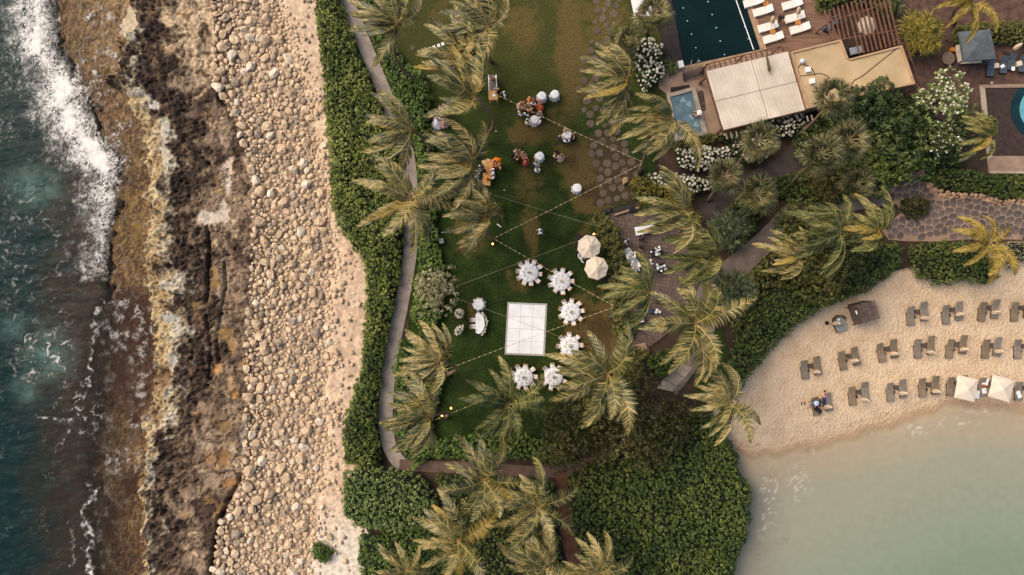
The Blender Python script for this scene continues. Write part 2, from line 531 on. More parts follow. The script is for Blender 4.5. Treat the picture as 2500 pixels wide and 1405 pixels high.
c_mix = lerp(cc((140, 118, 94)), cc((100, 80, 62)), sstep(-0.2, 0.35, n1))
c_mix = lerp(c_mix, cc((192, 166, 130)), sstep(0.12, 0.45, n5 + 0.4 * sstep(320, 60, PY)))
c_mix = lerp(c_mix, cc((60, 44, 34)), sstep(0.14, 0.4, n4 + 0.35 * n2 + 0.12) * 0.9)
c_mix = lerp(c_mix, cc((168, 130, 82)), sstep(0.2, 0.45, fbm(qx_ / 50, qy_ / 50, 85, 4)) * 0.6)
tb = (PX - yc(C_BOUL, PY)) / np.maximum(yc(C_SAND, PY) - yc(C_BOUL, PY), 30)
c_boul = lerp(cc((110, 90, 72)), cc((188, 162, 132)), sstep(-0.35, 0.35, 0.7 * n1 + 0.3 * n2 + 1.5 * (np.minimum(tb, .7) - 0.3)))
c_sand = lerp(cc((208, 180, 150)), cc((192, 162, 132)), sstep(-0.5, 0.6, n1 + 0.5 * n4))
c_sand = lerp(c_sand, cc((214, 198, 176)), sstep(1200, 1330, PY + 40 * w1))
Cc = lerp(cc((40, 44, 34)), c_reef, reef)
Cc = lerp(Cc, c_gold, gold)
Cc = lerp(Cc, c_dark, dark)
Cc = lerp(Cc, c_mix, mixr * dark)
for (qx, qy, rx, ry, c) in POOLS:
    d = np.hypot((PX - qx + 16 * w3 + 7 * w5) / rx, (PY - qy + 18 * w2 + 10 * w5) / ry)
    t = sstep(1.15, 0.8, d)
    Cc = lerp(Cc, cc(c), t * 0.9)
    zf = ztop - 0.16 if qx > 440 else Z.mean() * 0 + np.median(Z[(d < 0.8)])
    Z = Z * (1 - t) + (zf + 0.015 * fine) * t
    rim = np.exp(-((d - 1.2) / 0.12) ** 2)
    Cc = lerp(Cc, cc((186, 158, 122)), rim * 0.3 * sstep(-0.3, 0.3, n2))
Cc = lerp(Cc, c_boul, boul)
Cc = lerp(Cc, c_sand, sandm)
Cc = Cc * (1 + 0.16 * fbm(PX / 2.2, PY / 2.2, 91, 2) + 0.32 * (1 - boul) * fbm(qx_ / 7, qy_ / 7, 93, 3, .6))[..., None]
keep = (PX > -140).ravel()
V = np.stack([X, Y, Z], -1).reshape(-1, 3)
shore_me = np_mesh('rocky_shore', V, grid_faces(len(GX), len(GY), (PX < yc(C_HEDG, PY) + 60).ravel()), smooth=True, colors={'col': np.clip(Cc, 0, 1).reshape(-1, 3)})
m_shore = mat('shore_rock', 0.62, 1.32, scale=2.4, rough=0.88, bump=0.55, bscale=5.0, bdist=0.12, attr='col', spec=0.25)
tag(put('rocky_shore', shore_me, m_shore), 'pitted brown and golden rock shelf beside the surf', None, kind='structure')

def shore_z(px, py):
    x = (px - 1250.0) * KS; y = (702.5 - py) * KS
    i = int(np.clip((x - GX[0]) / 0.1, 0, len(GX) - 1)); j = int(np.clip((y - GY[0]) / 0.1, 0, len(GY) - 1))
    return float(Z[j, i])

# ------------------------------------------------------------------ the sea with its foam
SEA_Z = -2.42
WX = np.arange(-54.6, -34.0, 0.1)
nx = len(WX)
sx = slice(0, nx)
px, py = PX[:, sx], PY[:, sx]
a1 = w1[:, sx]; a3 = w3[:, sx]
def ridged(scale, seed, ax=1.0, ay=1.0, warp=1.0, thin=0.16):
    wx = fbm(px / (scale * 1.5), py / (scale * 1.5), seed, 4) * warp * scale + 6 * a3; wy = fbm(px / (scale * 1.5) + 50, py / (scale * 1.5), seed + 1, 4) * warp * scale
    return np.clip(1 - np.abs(fbm((px + wx) / (scale * ax), (py + wy) / (scale * ay), seed + 2, 2, 0.4)) / thin, 0, 1)
brk = fbm(px / 26, py / 26, 103, 5, 0.6)
lace = np.maximum.reduce([ridged(30, 101), 0.9 * ridged(16, 104), 0.8 * ridged(9, 106, thin=.2)]) * sstep(-0.5, 0.35, brk)
lace2 = np.maximum(ridged(60, 107, thin=.09), 0.8 * ridged(26, 109, thin=.1)) * sstep(-0.35, 0.3, brk)
band_y = [-60, 0, 30, 60, 100, 130, 160, 205, 239, 273, 307, 341, 386, 410, 427, 478, 520, 560, 600, 650, 700, 715]
band_l = [20, 20, 22, 20, 16, 40, 75, 72, 78, 88, 105, 140, 150, 190, 214, 203, 207, 212, 216, 214, 218, 228]
band_r = [105, 100, 110, 112, 108, 122, 140, 200, 180, 200, 208, 250, 288, 284, 268, 258, 248, 243, 238, 234, 232, 230]
bl = np.interp(py + 6 * a3, band_y, band_l); br = np.interp(py + 6 * a3, band_y, band_r)
inside = np.minimum(px + 16 * a1 + 12 * a3 - bl, br - px + 10 * a3)
inside = np.minimum(inside - 9, 60 - 3.2 * (py - 655 + 18 * a3))
fb = 0.6 * fbm(px / 16 + 0.6 * a3, py / 16, 111, 5, 0.62) + 0.6 * fbm(px / 40, py / 50, 112, 3)
stk = fbm((px + 0.5 * py + 14 * a1) / 9, (py - 0.4 * px) / 24, 113, 5, 0.62)                # torn streaks in the white water
fil = np.maximum.reduce([0.9 * ridged(22, 181, .8, 1.2, 1.3, .2), ridged(11, 184, .8, 1.2, 1.3, .24), 0.8 * ridged(6.5, 187, thin=.3)])
foam = sstep(-2, 40, inside + 30 * fb + 10 * stk - 6) * (0.92 + 0.4 * fb + 0.3 * stk)
foam = np.maximum(foam, sstep(-38, 20, inside + 34 * fb) * (0.04 + 0.96 * sstep(0.2, 1.0, fil)) * sstep(br + 16, br + 4, px + 10 * a3))
def blob(cx, cy, rx, ry, soft=0.5):
    return sstep(1.0, 1.0 - soft, np.hypot((px - cx + 14 * a1) / rx, (py - cy + 14 * a3) / ry))
halo = sstep(-110, 0, inside + 40 * fb) * (0.35 + 0.65 * sstep(-0.3, 0.3, fb)) * (px < br + 14)
foam = np.maximum(foam, np.maximum(halo * sstep(0.05, 0.8, lace) * 0.75, sstep(-80, 0, inside + 50 * fb) * sstep(0.25, 1.0, fil) * 0.55 * (px < br + 10)))
near_reef = np.maximum.reduce([blob(335, 850, 75, 130, .6), blob(295, 810, 110, 110, .7), blob(340, 960, 60, 110, .6), blob(280, 1135, 75, 60, .6), blob(300, 750, 100, 40, .7), blob(330, 1030, 60, 80, .7), blob(250, 960, 80, 130, .9) * .5])
foam = np.maximum(foam, near_reef * np.maximum(sstep(0.05, 0.85, np.maximum(lace, fil * sstep(-.2, .4, brk))) * 0.6, sstep(-0.1, 0.7, brk) * 0.36))
top_streak = np.maximum(blob(210, 25, 95, 40, .8), blob(300, 60, 60, 90, .8) * 0.8)
streak = np.maximum(ridged(20, 121, 0.8, 1.4), 0.8 * ridged(10, 123, 0.8, 1.5)) * sstep(-0.5, 0.3, brk)
foam = np.maximum(foam, top_streak * np.maximum(sstep(0.1, 0.9, streak), sstep(-0.1, 0.5, brk) * 0.8) * 0.95)
foam = np.maximum(foam, np.maximum(blob(230, 160, 130, 160, .7) * 0.7, blob(270, 330, 80, 100, .7) * 0.7) * sstep(0.1, 0.9, streak))
foam = np.maximum(foam, sstep(260, 120, px) * sstep(330, 520, py) * sstep(1150, 620, py) * 0.4 * sstep(0.2, 0.95, lace2))
foam = np.maximum(foam, np.maximum(blob(90, 870, 110, 90, .6), blob(180, 1000, 110, 90, .7)) * sstep(0.15, 0.95, lace2) * 0.75)
for ln, wd, st in (([(210, 1020), (212, 1060)], 3, 0.5), ([(212, 1195), (200, 1225), (186, 1260), (192, 1290), (200, 1330), (194, 1370), (196, 1440)], 6, 0.95),
                   ([(240, 735), (225, 760), (210, 800), (205, 860), (198, 950)], 3.5, 0.8), ([(250, 735), (280, 710), (320, 690)], 2.0, 0.6),
                   ([(183, 95), (165, 160), (170, 200), (195, 215)], 2.5, 0.85), ([(205, 240), (203, 290), (212, 320)], 3.5, 0.9), ([(60, 170), (50, 190), (70, 205), (95, 190)], 3, 0.6),
                   ([(45, 850), (75, 820), (110, 815), (125, 850), (120, 880)], 3.0, 0.55), ([(5, 890), (30, 930), (60, 940)], 3.5, 0.5), ([(145, 1290), (160, 1330), (150, 1400)], 3, 0.5),
                   ([(65, 1020), (110, 1030), (150, 1030), (160, 1060), (210, 1065)], 2.5, 0.6), ([(110, 1110), (135, 1080), (150, 1045)], 2.2, 0.5)):
    d = edgedist(px + 22 * a3 + 18 * a1, py + 14 * a3, ln, False) / (0.6 + 1.6 * sstep(-0.5, 0.5, brk))
    foam = np.maximum(foam, st * np.exp(-(d / wd) ** 2) * sstep(-0.45, 0.45, fbm(px / 14, py / 14, 131, 5, .6)))
rf = reef[:, sx]
speck = ridged(15, 141, 1.5, .7, 1.4, .12) * sstep(260, 120, px) * sstep(-0.1, 0.6, fbm(px / 70, py / 70, 143, 4) + .35 * sstep(420, 260, py))
foam = np.maximum(foam, 0.42 * speck)
foam = np.maximum(foam, rf * sstep(0.2, 0.95, np.maximum(streak, lace)) * 0.34 * sstep(-0.3, 0.3, brk))
foam = np.clip(foam, 0, 1)
aer = np.maximum.reduce([blob(60, 450, 105, 75, .9), blob(95, 870, 100, 110, .9), blob(10, 800, 60, 60, .9) * .6, blob(40, 960, 60, 60, .9) * .7]) * (0.55 + 1.1 * fbm(px / 34 + a3, py / 34 + a1, 151, 5, .6))
cw = lambda c: np.broadcast_to(lin(c), px.shape + (3,))
sh = fbm(px / 70, py / 70, 161, 4)
wcol = lerp(cw((15, 38, 37)), cw((50, 41, 33)), sstep(30, 215, px + 90 * sh + 40 * sstep(640, 720, py)))
wcol = lerp(wcol, cw((40, 60, 58)), sstep(0.0, 0.55, fbm((px + 10 * a3) / 24, (py + 0.3 * px) / 11, 163, 5, 0.6)) * 0.6)
wcol = lerp(wcol, cw((150, 138, 122)), sstep(0.28, 0.6, fbm((px + 10 * a3) / 15, (py + 0.3 * px) / 5, 165, 4, 0.6)) * sstep(300, 160, px) * (0.15 + 0.4 * sstep(420, 250, py)))
wcol = lerp(wcol, cw((104, 132, 122)), np.clip(aer, 0, 1) * 0.6)
wcol = lerp(wcol, cw((224, 216, 204)), sstep(0.05, 1.0, foam))
rf = reef[:, sx]
alpha = np.clip(0.97 - 0.80 * rf - 0.1 * rf * sstep(-0.3, 0.4, sh), 0.12, 1)
alpha = np.maximum(alpha, 0.62 * sstep(700, 760, py) * sstep(345, 215, px + 40 * sh))
alpha = np.maximum(alpha, np.clip(foam * 1.05, 0, 1))
wz = SEA_Z + 0.10 * fbm(px / 60, py / 34, 171, 3) * (1 - 0.8 * rf) + 0.022 * fbm(px / 14, py / 8, 173, 3) + 0.05 * foam * (1 - 0.6 * rf)
Vw = np.stack([X[:, sx], Y[:, sx], wz], -1).reshape(-1, 3)
sea_me = np_mesh('sea', Vw, grid_faces(nx, len(GY), (px < yc(C_GOLD, py) + 60).ravel()), {'alpha': alpha.ravel()}, True, {'col': wcol.reshape(-1, 3)})
m_sea = mat('sea_water', 0.9, 1.12, scale=3.0, rough=0.35, bump=0.18, bscale=2.6, bdist=0.04, attr='col', alpha_attr='alpha', spec=0.05)
tag(put('sea', sea_me, m_sea), 'dark teal sea with white surf', None, kind='structure')
m_deep = mat('deep_water', (17, 44, 45), (22, 52, 52), scale=0.3, rough=0.35, bump=0.3, bscale=2.0, spec=0.08)
m_strand = mat('strand', (150, 126, 98), (186, 158, 126), scale=.5, rough=.95, bump=.5, bscale=6)
for y0_, y1_ in ((32.9, 300), (-300, -32.9)):
    q_ = MB(); q_.add([(-38, y0_, -1.3), (-11, y0_, -.6), (-11, y1_, -.6), (-38, y1_, -1.3), (-41, y0_, -3.2), (-41, y1_, -3.2)], [(0, 1, 2, 3), (4, 0, 3, 5)])
    tag(q_.put('strand', m_strand), 'rocky strand running on along the coast', None, kind='structure')
oc = MB(); oc.add([(-700, -700, SEA_Z - .25), (-54.5, -700, SEA_Z - .25), (-54.5, -32.9, SEA_Z - .25), (-54.5, 32.9, SEA_Z - .25), (-54.5, 700, SEA_Z - .25), (-700, 700, SEA_Z - .25)], [(0, 1, 2, 3, 4, 5)])
oc.add([(-54.49, -700, SEA_Z - .25), (-38, -700, SEA_Z - .25), (-38, -32.9, SEA_Z - .25), (-54.49, -32.9, SEA_Z - .25)], [(0, 1, 2, 3)])
oc.add([(-54.49, 32.9, SEA_Z - .25), (-38, 32.9, SEA_Z - .25), (-38, 700, SEA_Z - .25), (-54.49, 700, SEA_Z - .25)], [(0, 1, 2, 3)])
tag(oc.put('open_sea', m_deep), 'open sea beyond the surf', None, kind='structure')

# ------------------------------------------------------------------ boulders
def rock_mesh(seed, name='boulder'):
    r = np.random.default_rng(seed)
    m = MB(); m.ell((0, 0, 0), (1, 1, 1), 9, 6)
    V = np.array(m.v)
    sc = np.array([1.0, r.uniform(.62, 1.0), r.uniform(.55, .85)])
    for _ in range(11):                                     # flat facets like broken, water-worn limestone
        n = r.normal(size=3); n /= np.linalg.norm(n); d = r.uniform(.5, .82)
        ex = np.maximum(V @ n - d, 0); V = V - ex[:, None] * n * 1.0
    V = V * (1 + 0.07 * r.normal(size=(len(V), 1)))
    m.v = [tuple(q) for q in V * sc]
    return m
m_boul = mat('boulder_limestone', (158, 132, 104), (206, 180, 146), scale=1.3, rough=0.9, bump=0.5, bscale=14, rnd=0.17, spec=0.2, ramp=(0.3, 0.6))
m_grey = mat('boulder_grey', (136, 120, 102), (170, 152, 130), scale=1.3, rough=0.9, bump=0.5, bscale=14, rnd=0.2, spec=0.2)
m_pale = mat('boulder_pale', (198, 178, 150), (218, 202, 178), scale=1.3, rough=0.9, bump=0.5, bscale=14, rnd=0.12, spec=0.2)
rocks = [rock_mesh(300 + i) for i in range(10)]
rock_me = [m.mesh('boulder', False) for m in rocks]
pts = []                                                    # dart throwing: big stones first
cell = {}
rb = np.random.default_rng(77)
def try_place(px_, py_, r_):
    k = (int(px_ // 40), int(py_ // 40))
    for a in (-1, 0, 1):
        for b in (-1, 0, 1):
            for (qx, qy, qr) in cell.get((k[0] + a, k[1] + b), ()):
                if (px_ - qx) ** 2 + (py_ - qy) ** 2 < (0.74 * (r_ + qr)) ** 2:
                    return False
    cell.setdefault(k, []).append((px_, py_, r_)); pts.append((px_, py_, r_))
    return True
pn_x = np.arange(480, 960, 6.0); pn_y = np.arange(-40, 1460, 6.0)
pn_g = fbm(*[q / d for q, d in zip(np.meshgrid(pn_x, pn_y), (55, 70))], 191, 2)
for rmin, rmax, tries in ((11.5, 17, 420), (8.6, 11.5, 2200), (6.2, 8.6, 9000), (4.0, 6.2, 24000), (2.2, 4.0, 26000)):
    for _ in range(tries):
        y_ = rb.uniform(-30, 1440)
        lo, hi = yc(C_BOUL, y_), yc(C_SAND, y_) + 60 * pn_g[int((y_ + 40) / 6), 40] + rb.normal() * 7
        if rmin < 9: hi = hi + (yc(C_HEDG, y_) - hi) * (0.85 if rb.random() < 0.02 else 0.0)
        x_ = rb.uniform(lo - 2, hi + 6)
        t = (x_ - lo) / max(hi - lo, 1)
        if rmin >= 11 and not (t < 0.85): continue
        if rmin >= 8.6 and t > 0.9 and rb.random() < 0.8: continue
        pn = pn_g[int((y_ + 40) / 6), int((x_ - 480) / 6)]
        if rmin > 6 and pn > 0.22 + .2 * rb.random(): continue                # gravelly gaps between the stones
        try_place(x_, y_, rb.uniform(rmin, rmax))
pts.sort(key=lambda q: -q[2])
def rock_pose(q):
    z = shore_z(q[0], q[1])
    r_ = q[2] * KS * 1.16
    return (Vector(((q[0] - 1250) * KS, (702.5 - q[1]) * KS, z + 0.22 * r_)), r_)
shown = [q for q in pts if 4 < q[1] < 1400]
big, small = shown[:290], shown[290:] + [q for q in pts if not 4 < q[1] < 1400]
for i, q in enumerate(big):
    p, r_ = rock_pose(q)
    mm = m_boul if rb.random() < 0.72 else (m_pale if rb.random() < 0.6 else m_grey)
    o = put('boulder', rock_me[i % 10], mm, None, loc=p, rot=(rb.normal() * .25, rb.normal() * .25, rb.uniform(0, 6.3)), scale=(r_, r_ * rb.uniform(.85, 1.1), r_ * rb.uniform(.85, 1.15)))
    tag(o, 'large pale tan limestone boulder lying in the boulder bed between rock shelf and sand', 'boulder', 'large boulders of the boulder bed')
def tri_merge(name, lst, m, label):
    for mb_ in rocks:
        t = []
        for f in mb_.f:
            t.append(f[:3])
            if len(f) == 4: t.append((f[0], f[2], f[3]))
        mb_.t = t
    Vs, Fs, base, sh_ = [], [], 0, []
    for q in lst:
        p, r_ = rock_pose(q)
        mb_ = rocks[int(rb.integers(10))]
        a = rb.uniform(0, 6.3); ca, sa = math.cos(a), math.sin(a)
        V = np.array(mb_.v) * r_ * np.array([1, rb.uniform(.85, 1.1), rb.uniform(.85, 1.1)])
        V = np.stack([V[:, 0] * ca - V[:, 1] * sa, V[:, 0] * sa + V[:, 1] * ca, V[:, 2]], -1) + np.array(p)
        tone = rb.normal(0, 0.15)
        c = lin((200, 174, 142)) * (1 + tone) if rb.random() < 0.84 else lin((158, 140, 118)) * (1 + tone)
        Vs.append(V); sh_.append(np.broadcast_to(c, V.shape)); Fs.append(np.array(mb_.t) + base); base += len(V)
    me = np_mesh(name, np.concatenate(Vs), np.concatenate(Fs), None, False, {'col': np.clip(np.concatenate(sh_), 0, 1)})
    return tag(put(name, me, m), label, None, kind='stuff')
m_stone = mat('small_stone', 0.75, 1.2, scale=3, rough=0.9, bump=0.4, bscale=14, attr='col', spec=0.2)
tri_merge('smaller_stones', small, m_stone, 'smaller pale stones filling the boulder bed')
# ------------------------------------------------------------------ land surfaces
def attr_grid(name, poly_px, z, step, matl, fn, label, zfn=None, margin=0.0):
    """flat grid clipped to a photo-space polygon; fn(PX,PY) -> linear colours"""
    w = [P(x, y, z) for x, y in poly_px]
    xs = np.arange(min(q.x for q in w) - step, max(q.x for q in w) + step, step)
    ys = np.arange(min(q.y for q in w) - step, max(q.y for q in w) + step, step)
    gx, gy = np.meshgrid(xs, ys)
    k = MPP * (CAM_H - z) / CAM_H
    qx, qy = gx / k + 1250, 702.5 - gy / k
    ins = inpoly(qx, qy, poly_px)
    gz = np.full(gx.shape, z) if zfn is None else zfn(qx, qy)
    me = np_mesh(name, np.stack([gx, gy, gz], -1).reshape(-1, 3), grid_faces(len(xs), len(ys), ins.ravel()), None, True, {'col': np.clip(fn(qx, qy), 0, 1).reshape(-1, 3)})
    return tag(put(name, me, matl), label, None, kind='structure')

def mixc(shape, base, *layers):
    c = np.broadcast_to(lin(base), shape + (3,)).copy()
    for col, t in layers:
        t = np.clip(t, 0, 1)[..., None]
        c = c * (1 - t) + lin(col) * t
    return c

# soil under everything, out to the far side
m_soil = mat('soil', (46, 36, 28), (74, 56, 42), scale=0.6, rough=0.95, bump=0.4, bscale=8)
g = MB()
hx = [P(yc(C_HEDG, y) + 45, y, 0) for y in range(-60, 1480, 60)]
outl = [(-16.0, 300), (300, 300), (300, P(0, 560).y), (P(2560, 0).x, P(0, 560).y), (P(1880, 0).x, P(0, 745).y), (P(1800, 0).x, P(0, 860).y), (P(1740, 0).x, P(0, 1000).y), (P(1760, 0).x, -300), (-14.0, -300)]
outl = outl + [(q.x, q.y) for q in reversed(hx)]
g.prism(outl, -0.9, -0.05)
tag(g.put('ground', m_soil), 'dark bare soil under the planting', None, kind='structure')
# grass tops: lawn with worn brown patches
LAWN = [(880, -40), (1640, -40), (1640, 190), (1600, 420), (1520, 520), (1500, 640), (1540, 860), (1570, 1020), (1420, 1080), (1300, 1085), (1000, 1100), (985, 900), (1010, 650), (1010, 420), (950, 230)]
def dry(qx, qy):
    n = fbm(qx / 70, qy / 70, 201, 4); n2_ = fbm(qx / 24, qy / 24, 203, 3)
    d = np.zeros(qx.shape)
    for (cx, cy, rx, ry, s) in ((1390, 120, 45, 190, .9), (1280, 70, 60, 90, .6), (1080, 30, 50, 60, .45), (1290, 320, 75, 45, .75), (1350, 300, 70, 60, .5), (1400, 400, 60, 80, 1.0), (1450, 470, 60, 55, 1.2),
                                (1480, 60, 60, 60, .9), (1290, 570, 25, 80, .8), (1300, 470, 80, 60, .45), (1270, 690, 25, 35, .6), (1150, 600, 60, 35, .5), (1470, 800, 90, 80, 1.2), (1150, 760, 25, 45, .6),
                                (1120, 560, 30, 30, .5), (1360, 640, 30, 40, .25), (1430, 560, 30, 40, .5), (1240, 850, 40, 30, .3), (1440, 230, 40, 100, .4), (1320, 430, 120, 90, .4), (1500, 860, 60, 50, 1.1), (1260, 200, 80, 60, .3)):
        d = np.maximum(d, s * np.exp(-((qx - cx + 34 * n) / rx) ** 2 - ((qy - cy + 34 * n2_) / ry) ** 2))
    return d + 0.22 * n + 0.14 * n2_
def lawn_col(qx, qy):
    d = dry(qx, qy); n = fbm(qx / 40, qy / 40, 207, 4); f = fbm(qx / 4, qy / 4, 209, 2)
    up = sstep(420, 60, qy)
    c = mixc(qx.shape, (36, 48, 19), ((52, 66, 26), sstep(-0.4, 0.6, n + 0.5 * f)), ((76, 74, 37), 0.66 * up), ((98, 82, 46), sstep(0.25, 0.6, d) * 0.8), ((100, 80, 50), sstep(0.62, 1.0, d) * 0.7), ((64, 50, 32), sstep(0.85, 1.2, d) * 0.7))
    return c * (1 + 0.22 * f)[..., None]
m_lawn = mat('lawn_grass', 0.55, 1.45, scale=5.5, rough=0.95, bump=0.9, bscale=9, bdist=0.12, attr='col', spec=0.1, detail=9)
attr_grid('lawn', LAWN, 0.0, 0.12, m_lawn, lawn_col, 'short green lawn with worn brown patches')
attr_grid('lawn_strip', [(1700, 800), (1770, 800), (1800, 960), (1700, 1000), (1690, 900)], 0.0, 0.2, m_lawn, lambda a, b: mixc(a.shape, (40, 54, 24), ((60, 74, 32), 0.5 + fbm(a / 9, b / 9, 5, 3))), 'narrow dark lawn strip beside the beach hedge')

def ribbon_poly(line, width, n=5):
    q = smooth_line(line, n)
    L, Rr = [], []
    for i, p in enumerate(q):
        t = q[min(i + 1, len(q) - 1)] - q[max(i - 1, 0)]
        t = t / (np.hypot(*t) + 1e-9)
        w = width if not hasattr(width, '__len__') else np.interp(i / (len(q) - 1), np.linspace(0, 1, len(width)), width)
        L.append((p[0] - t[1] * w / 2, p[1] + t[0] * w / 2)); Rr.append((p[0] + t[1] * w / 2, p[1] - t[0] * w / 2))
    return L + Rr[::-1]
def path_obj(name, line, width, z, matl, label, thick=0.06):
    m = MB(); pts_ = ribbon_poly(line, width)
    n = len(pts_) // 2
    for i in range(n - 1):                                  # quads along the ribbon
        q = [P(*pts_[i], z), P(*pts_[i + 1], z), P(*pts_[2 * n - 2 - i], z), P(*pts_[2 * n - 1 - i], z)]
        lo = [v - Vector((0, 0, thick)) for v in q]
        m.add(q, [(3, 2, 1, 0)]); m.add([q[0], q[1], lo[1], lo[0]], [(0, 1, 2, 3)]); m.add([q[3], q[2], lo[2], lo[3]], [(3, 2, 1, 0)])
    return tag(m.put(name, matl), label, None, kind='structure')
m_path = mat('path_concrete', (134, 122, 110), (158, 144, 130), scale=1.2, rough=0.9, bump=0.25, bscale=20)
m_path2 = mat('path_brown', (86, 68, 58), (110, 88, 76), scale=1.2, rough=0.92, bump=0.3, bscale=20)
m_path3 = mat('path_red_soil', (80, 52, 38), (104, 70, 52), scale=1.0, rough=0.95, bump=0.4, bscale=14)
m_path4 = mat('path_asphalt', (104, 92, 82), (128, 113, 101), scale=1.0, rough=0.92, bump=0.3, bscale=25)
m_path5 = mat('path_asphalt_dark', (58, 50, 46), (74, 64, 58), scale=1.0, rough=0.92, bump=0.3, bscale=25)
path_obj('coastal_path', [(826, -60), (850, 10), (880, 85), (915, 170), (950, 255), (985, 345), (1000, 430), (1004, 560), (997, 650), (977, 760), (956, 860), (945, 950), (942, 1040), (955, 1100), (985, 1142)], [34, 34, 34, 36, 32, 34, 34, 34], 0.03, m_path, 'grey concrete path along the coastal hedge')
path_obj('garden_path', [(975, 1135), (1060, 1140), (1180, 1143), (1300, 1152), (1400, 1148), (1480, 1112), (1545, 1075), (1610, 985)], [26, 28, 28, 28, 34, 40], 0.034, m_path2, 'brown path south of the lawn hedge')
path_obj('soil_path', [(1372, 1150), (1374, 1230), (1390, 1320), (1425, 1430)], [26, 28, 36, 44], 0.038, m_path3, 'red brown soil path between palms and hedge')
path_obj('beach_path', [(2175, 478), (2090, 492), (2000, 500), (1938, 520), (1886, 572), (1836, 620), (1786, 662), (1742, 706), (1722, 765), (1708, 830), (1680, 885), (1632, 950)], [44, 44, 46, 52, 56, 60, 70, 60, 52, 50], 0.03, m_path4, 'grey brown path curving round the terrace')
path_obj('upper_path', [(1968, 330), (1940, 390), (1880, 432), (1806, 470), (1752, 520), (1716, 580), (1706, 640), (1730, 700)], [40, 56, 66, 74, 80, 84, 84], 0.026, m_path5, 'dark path below the flowering shrubs')
# pale slabs at the foot of the path
m_slab = mat('pale_slab', (142, 128, 112), (164, 148, 130), scale=0.8, rough=0.9, bump=0.2, bscale=20, rnd=0.12)
sl = thing('slab_path', 'pale concrete slabs where the path meets the dark trees', 'path')
del sl['category']; sl['kind'] = 'structure'
for q in ([(1652, 884), (1690, 898), (1672, 922), (1640, 904)], [(1638, 906), (1671, 924), (1650, 942), (1622, 926)], [(1620, 928), (1649, 944), (1640, 956), (1604, 948)]):
    MB().prism([(v.x, v.y) for v in PP(q)], -0.02, 0.075).put('slab', m_slab, sl)
# gravel court at the top right
m_grav = mat('gravel', (66, 48, 40), (104, 78, 64), scale=1.6, rough=0.95, bump=0.6, bscale=16, ramp=(0.3, 0.7))
gr = MB(); gr.prism([(v.x, v.y) for v in PP([(2170, -60), (2600, -60), (2600, 205), (2400, 207), (2380, 320), (2200, 260)])], -0.2, 0.004)
tag(gr.put('gravel_court', m_grav), 'brown gravel court round the grey canopy', None, kind='structure')
m_pave = mat('pale_paving', (136, 112, 92), (158, 132, 110), scale=1.0, rough=0.9, bump=0.3, bscale=18)
# ------------------------------------------------------------------ terrace of the caterers
def tile_mat(name, c1, c2, cm, scale, rot):
    m = bpy.data.materials.new(name); m.use_nodes = True
    N, Lk = m.node_tree.nodes, m.node_tree.links
    b = N['Principled BSDF']; b.inputs['Roughness'].default_value = 0.85; b.inputs['Specular IOR Level'].default_value = 0.25
    tc = N.new('ShaderNodeTexCoord'); mp = N.new('ShaderNodeMapping'); mp.inputs['Rotation'].default_value = (0, 0, rot)
    Lk.new(tc.outputs['Object'], mp.inputs[0])
    br = N.new('ShaderNodeTexBrick'); br.offset = 0.0; br.inputs['Scale'].default_value = scale; br.inputs['Brick Width'].default_value = 1; br.inputs['Row Height'].default_value = 1
    br.inputs['Mortar Size'].default_value = 0.035; br.inputs['Color1'].default_value = L4(c1); br.inputs['Color2'].default_value = L4(c2); br.inputs['Mortar'].default_value = L4(cm)
    Lk.new(mp.outputs[0], br.inputs['Vector'])
    nz = N.new('ShaderNodeTexNoise'); nz.inputs['Scale'].default_value = 0.8; nz.inputs['Detail'].default_value = 8; Lk.new(tc.outputs['Object'], nz.inputs['Vector'])
    mr = N.new('ShaderNodeMapRange'); mr.inputs['To Min'].default_value = 0.6; mr.inputs['To Max'].default_value = 1.4; Lk.new(nz.outputs['Fac'], mr.inputs['Value'])
    hv = N.new('ShaderNodeHueSaturation'); Lk.new(mr.outputs[0], hv.inputs['Value']); Lk.new(br.outputs['Color'], hv.inputs['Color']); Lk.new(hv.outputs[0], b.inputs['Base Color'])
    bp = N.new('ShaderNodeBump'); bp.inputs['Strength'].default_value = 0.6; bp.inputs['Distance'].default_value = 0.02; bp.invert = True
    Lk.new(br.outputs['Fac'], bp.inputs['Height']); Lk.new(bp.outputs[0], b.inputs['Normal'])
    MATS[name] = m
    return m
m_terr = tile_mat('terrace_tiles', (112, 94, 82), (94, 78, 68), (62, 50, 44), 2.9, 0.14)
te = MB(); te.prism([(v.x, v.y) for v in PP([(1484, 520), (1560, 498), (1640, 500), (1700, 560), (1716, 660), (1690, 730), (1650, 800), (1575, 855), (1526, 846), (1522, 720), (1500, 600)])], -0.05, 0.045)
tag(te.put('terrace', m_terr), 'brown tiled terrace of the caterers', None, kind='structure')
# ------------------------------------------------------------------ round stepping stones in the grass
m_step = mat('stepping_stone', (84, 72, 58), (104, 89, 73), scale=1.5, rough=0.92, bump=0.4, bscale=12, rnd=0.16)
m_bed = mat('stone_bed', (58, 52, 28), (74, 56, 36), scale=0.8, rough=0.95, bump=0.6, bscale=9)
SP = [(1450, -30), (1520, -30), (1505, 70), (1478, 110), (1470, 150), (1466, 240), (1510, 262), (1512, 330), (1565, 405), (1560, 450), (1530, 495), (1450, 498), (1466, 440), (1442, 380), (1452, 330), (1432, 290), (1412, 215), (1426, 140), (1455, 80)]
bed = MB(); bed.prism([(v.x, v.y) for v in PP([(1436, 330), (1500, 330), (1560, 400), (1562, 455), (1530, 500), (1446, 505), (1462, 440)])], -0.05, 0.004)
sp_o = tag(bed.put('stepping_stone_path', m_bed), 'round stepping stones set loosely in the grass', None, kind='structure')
st_me = []
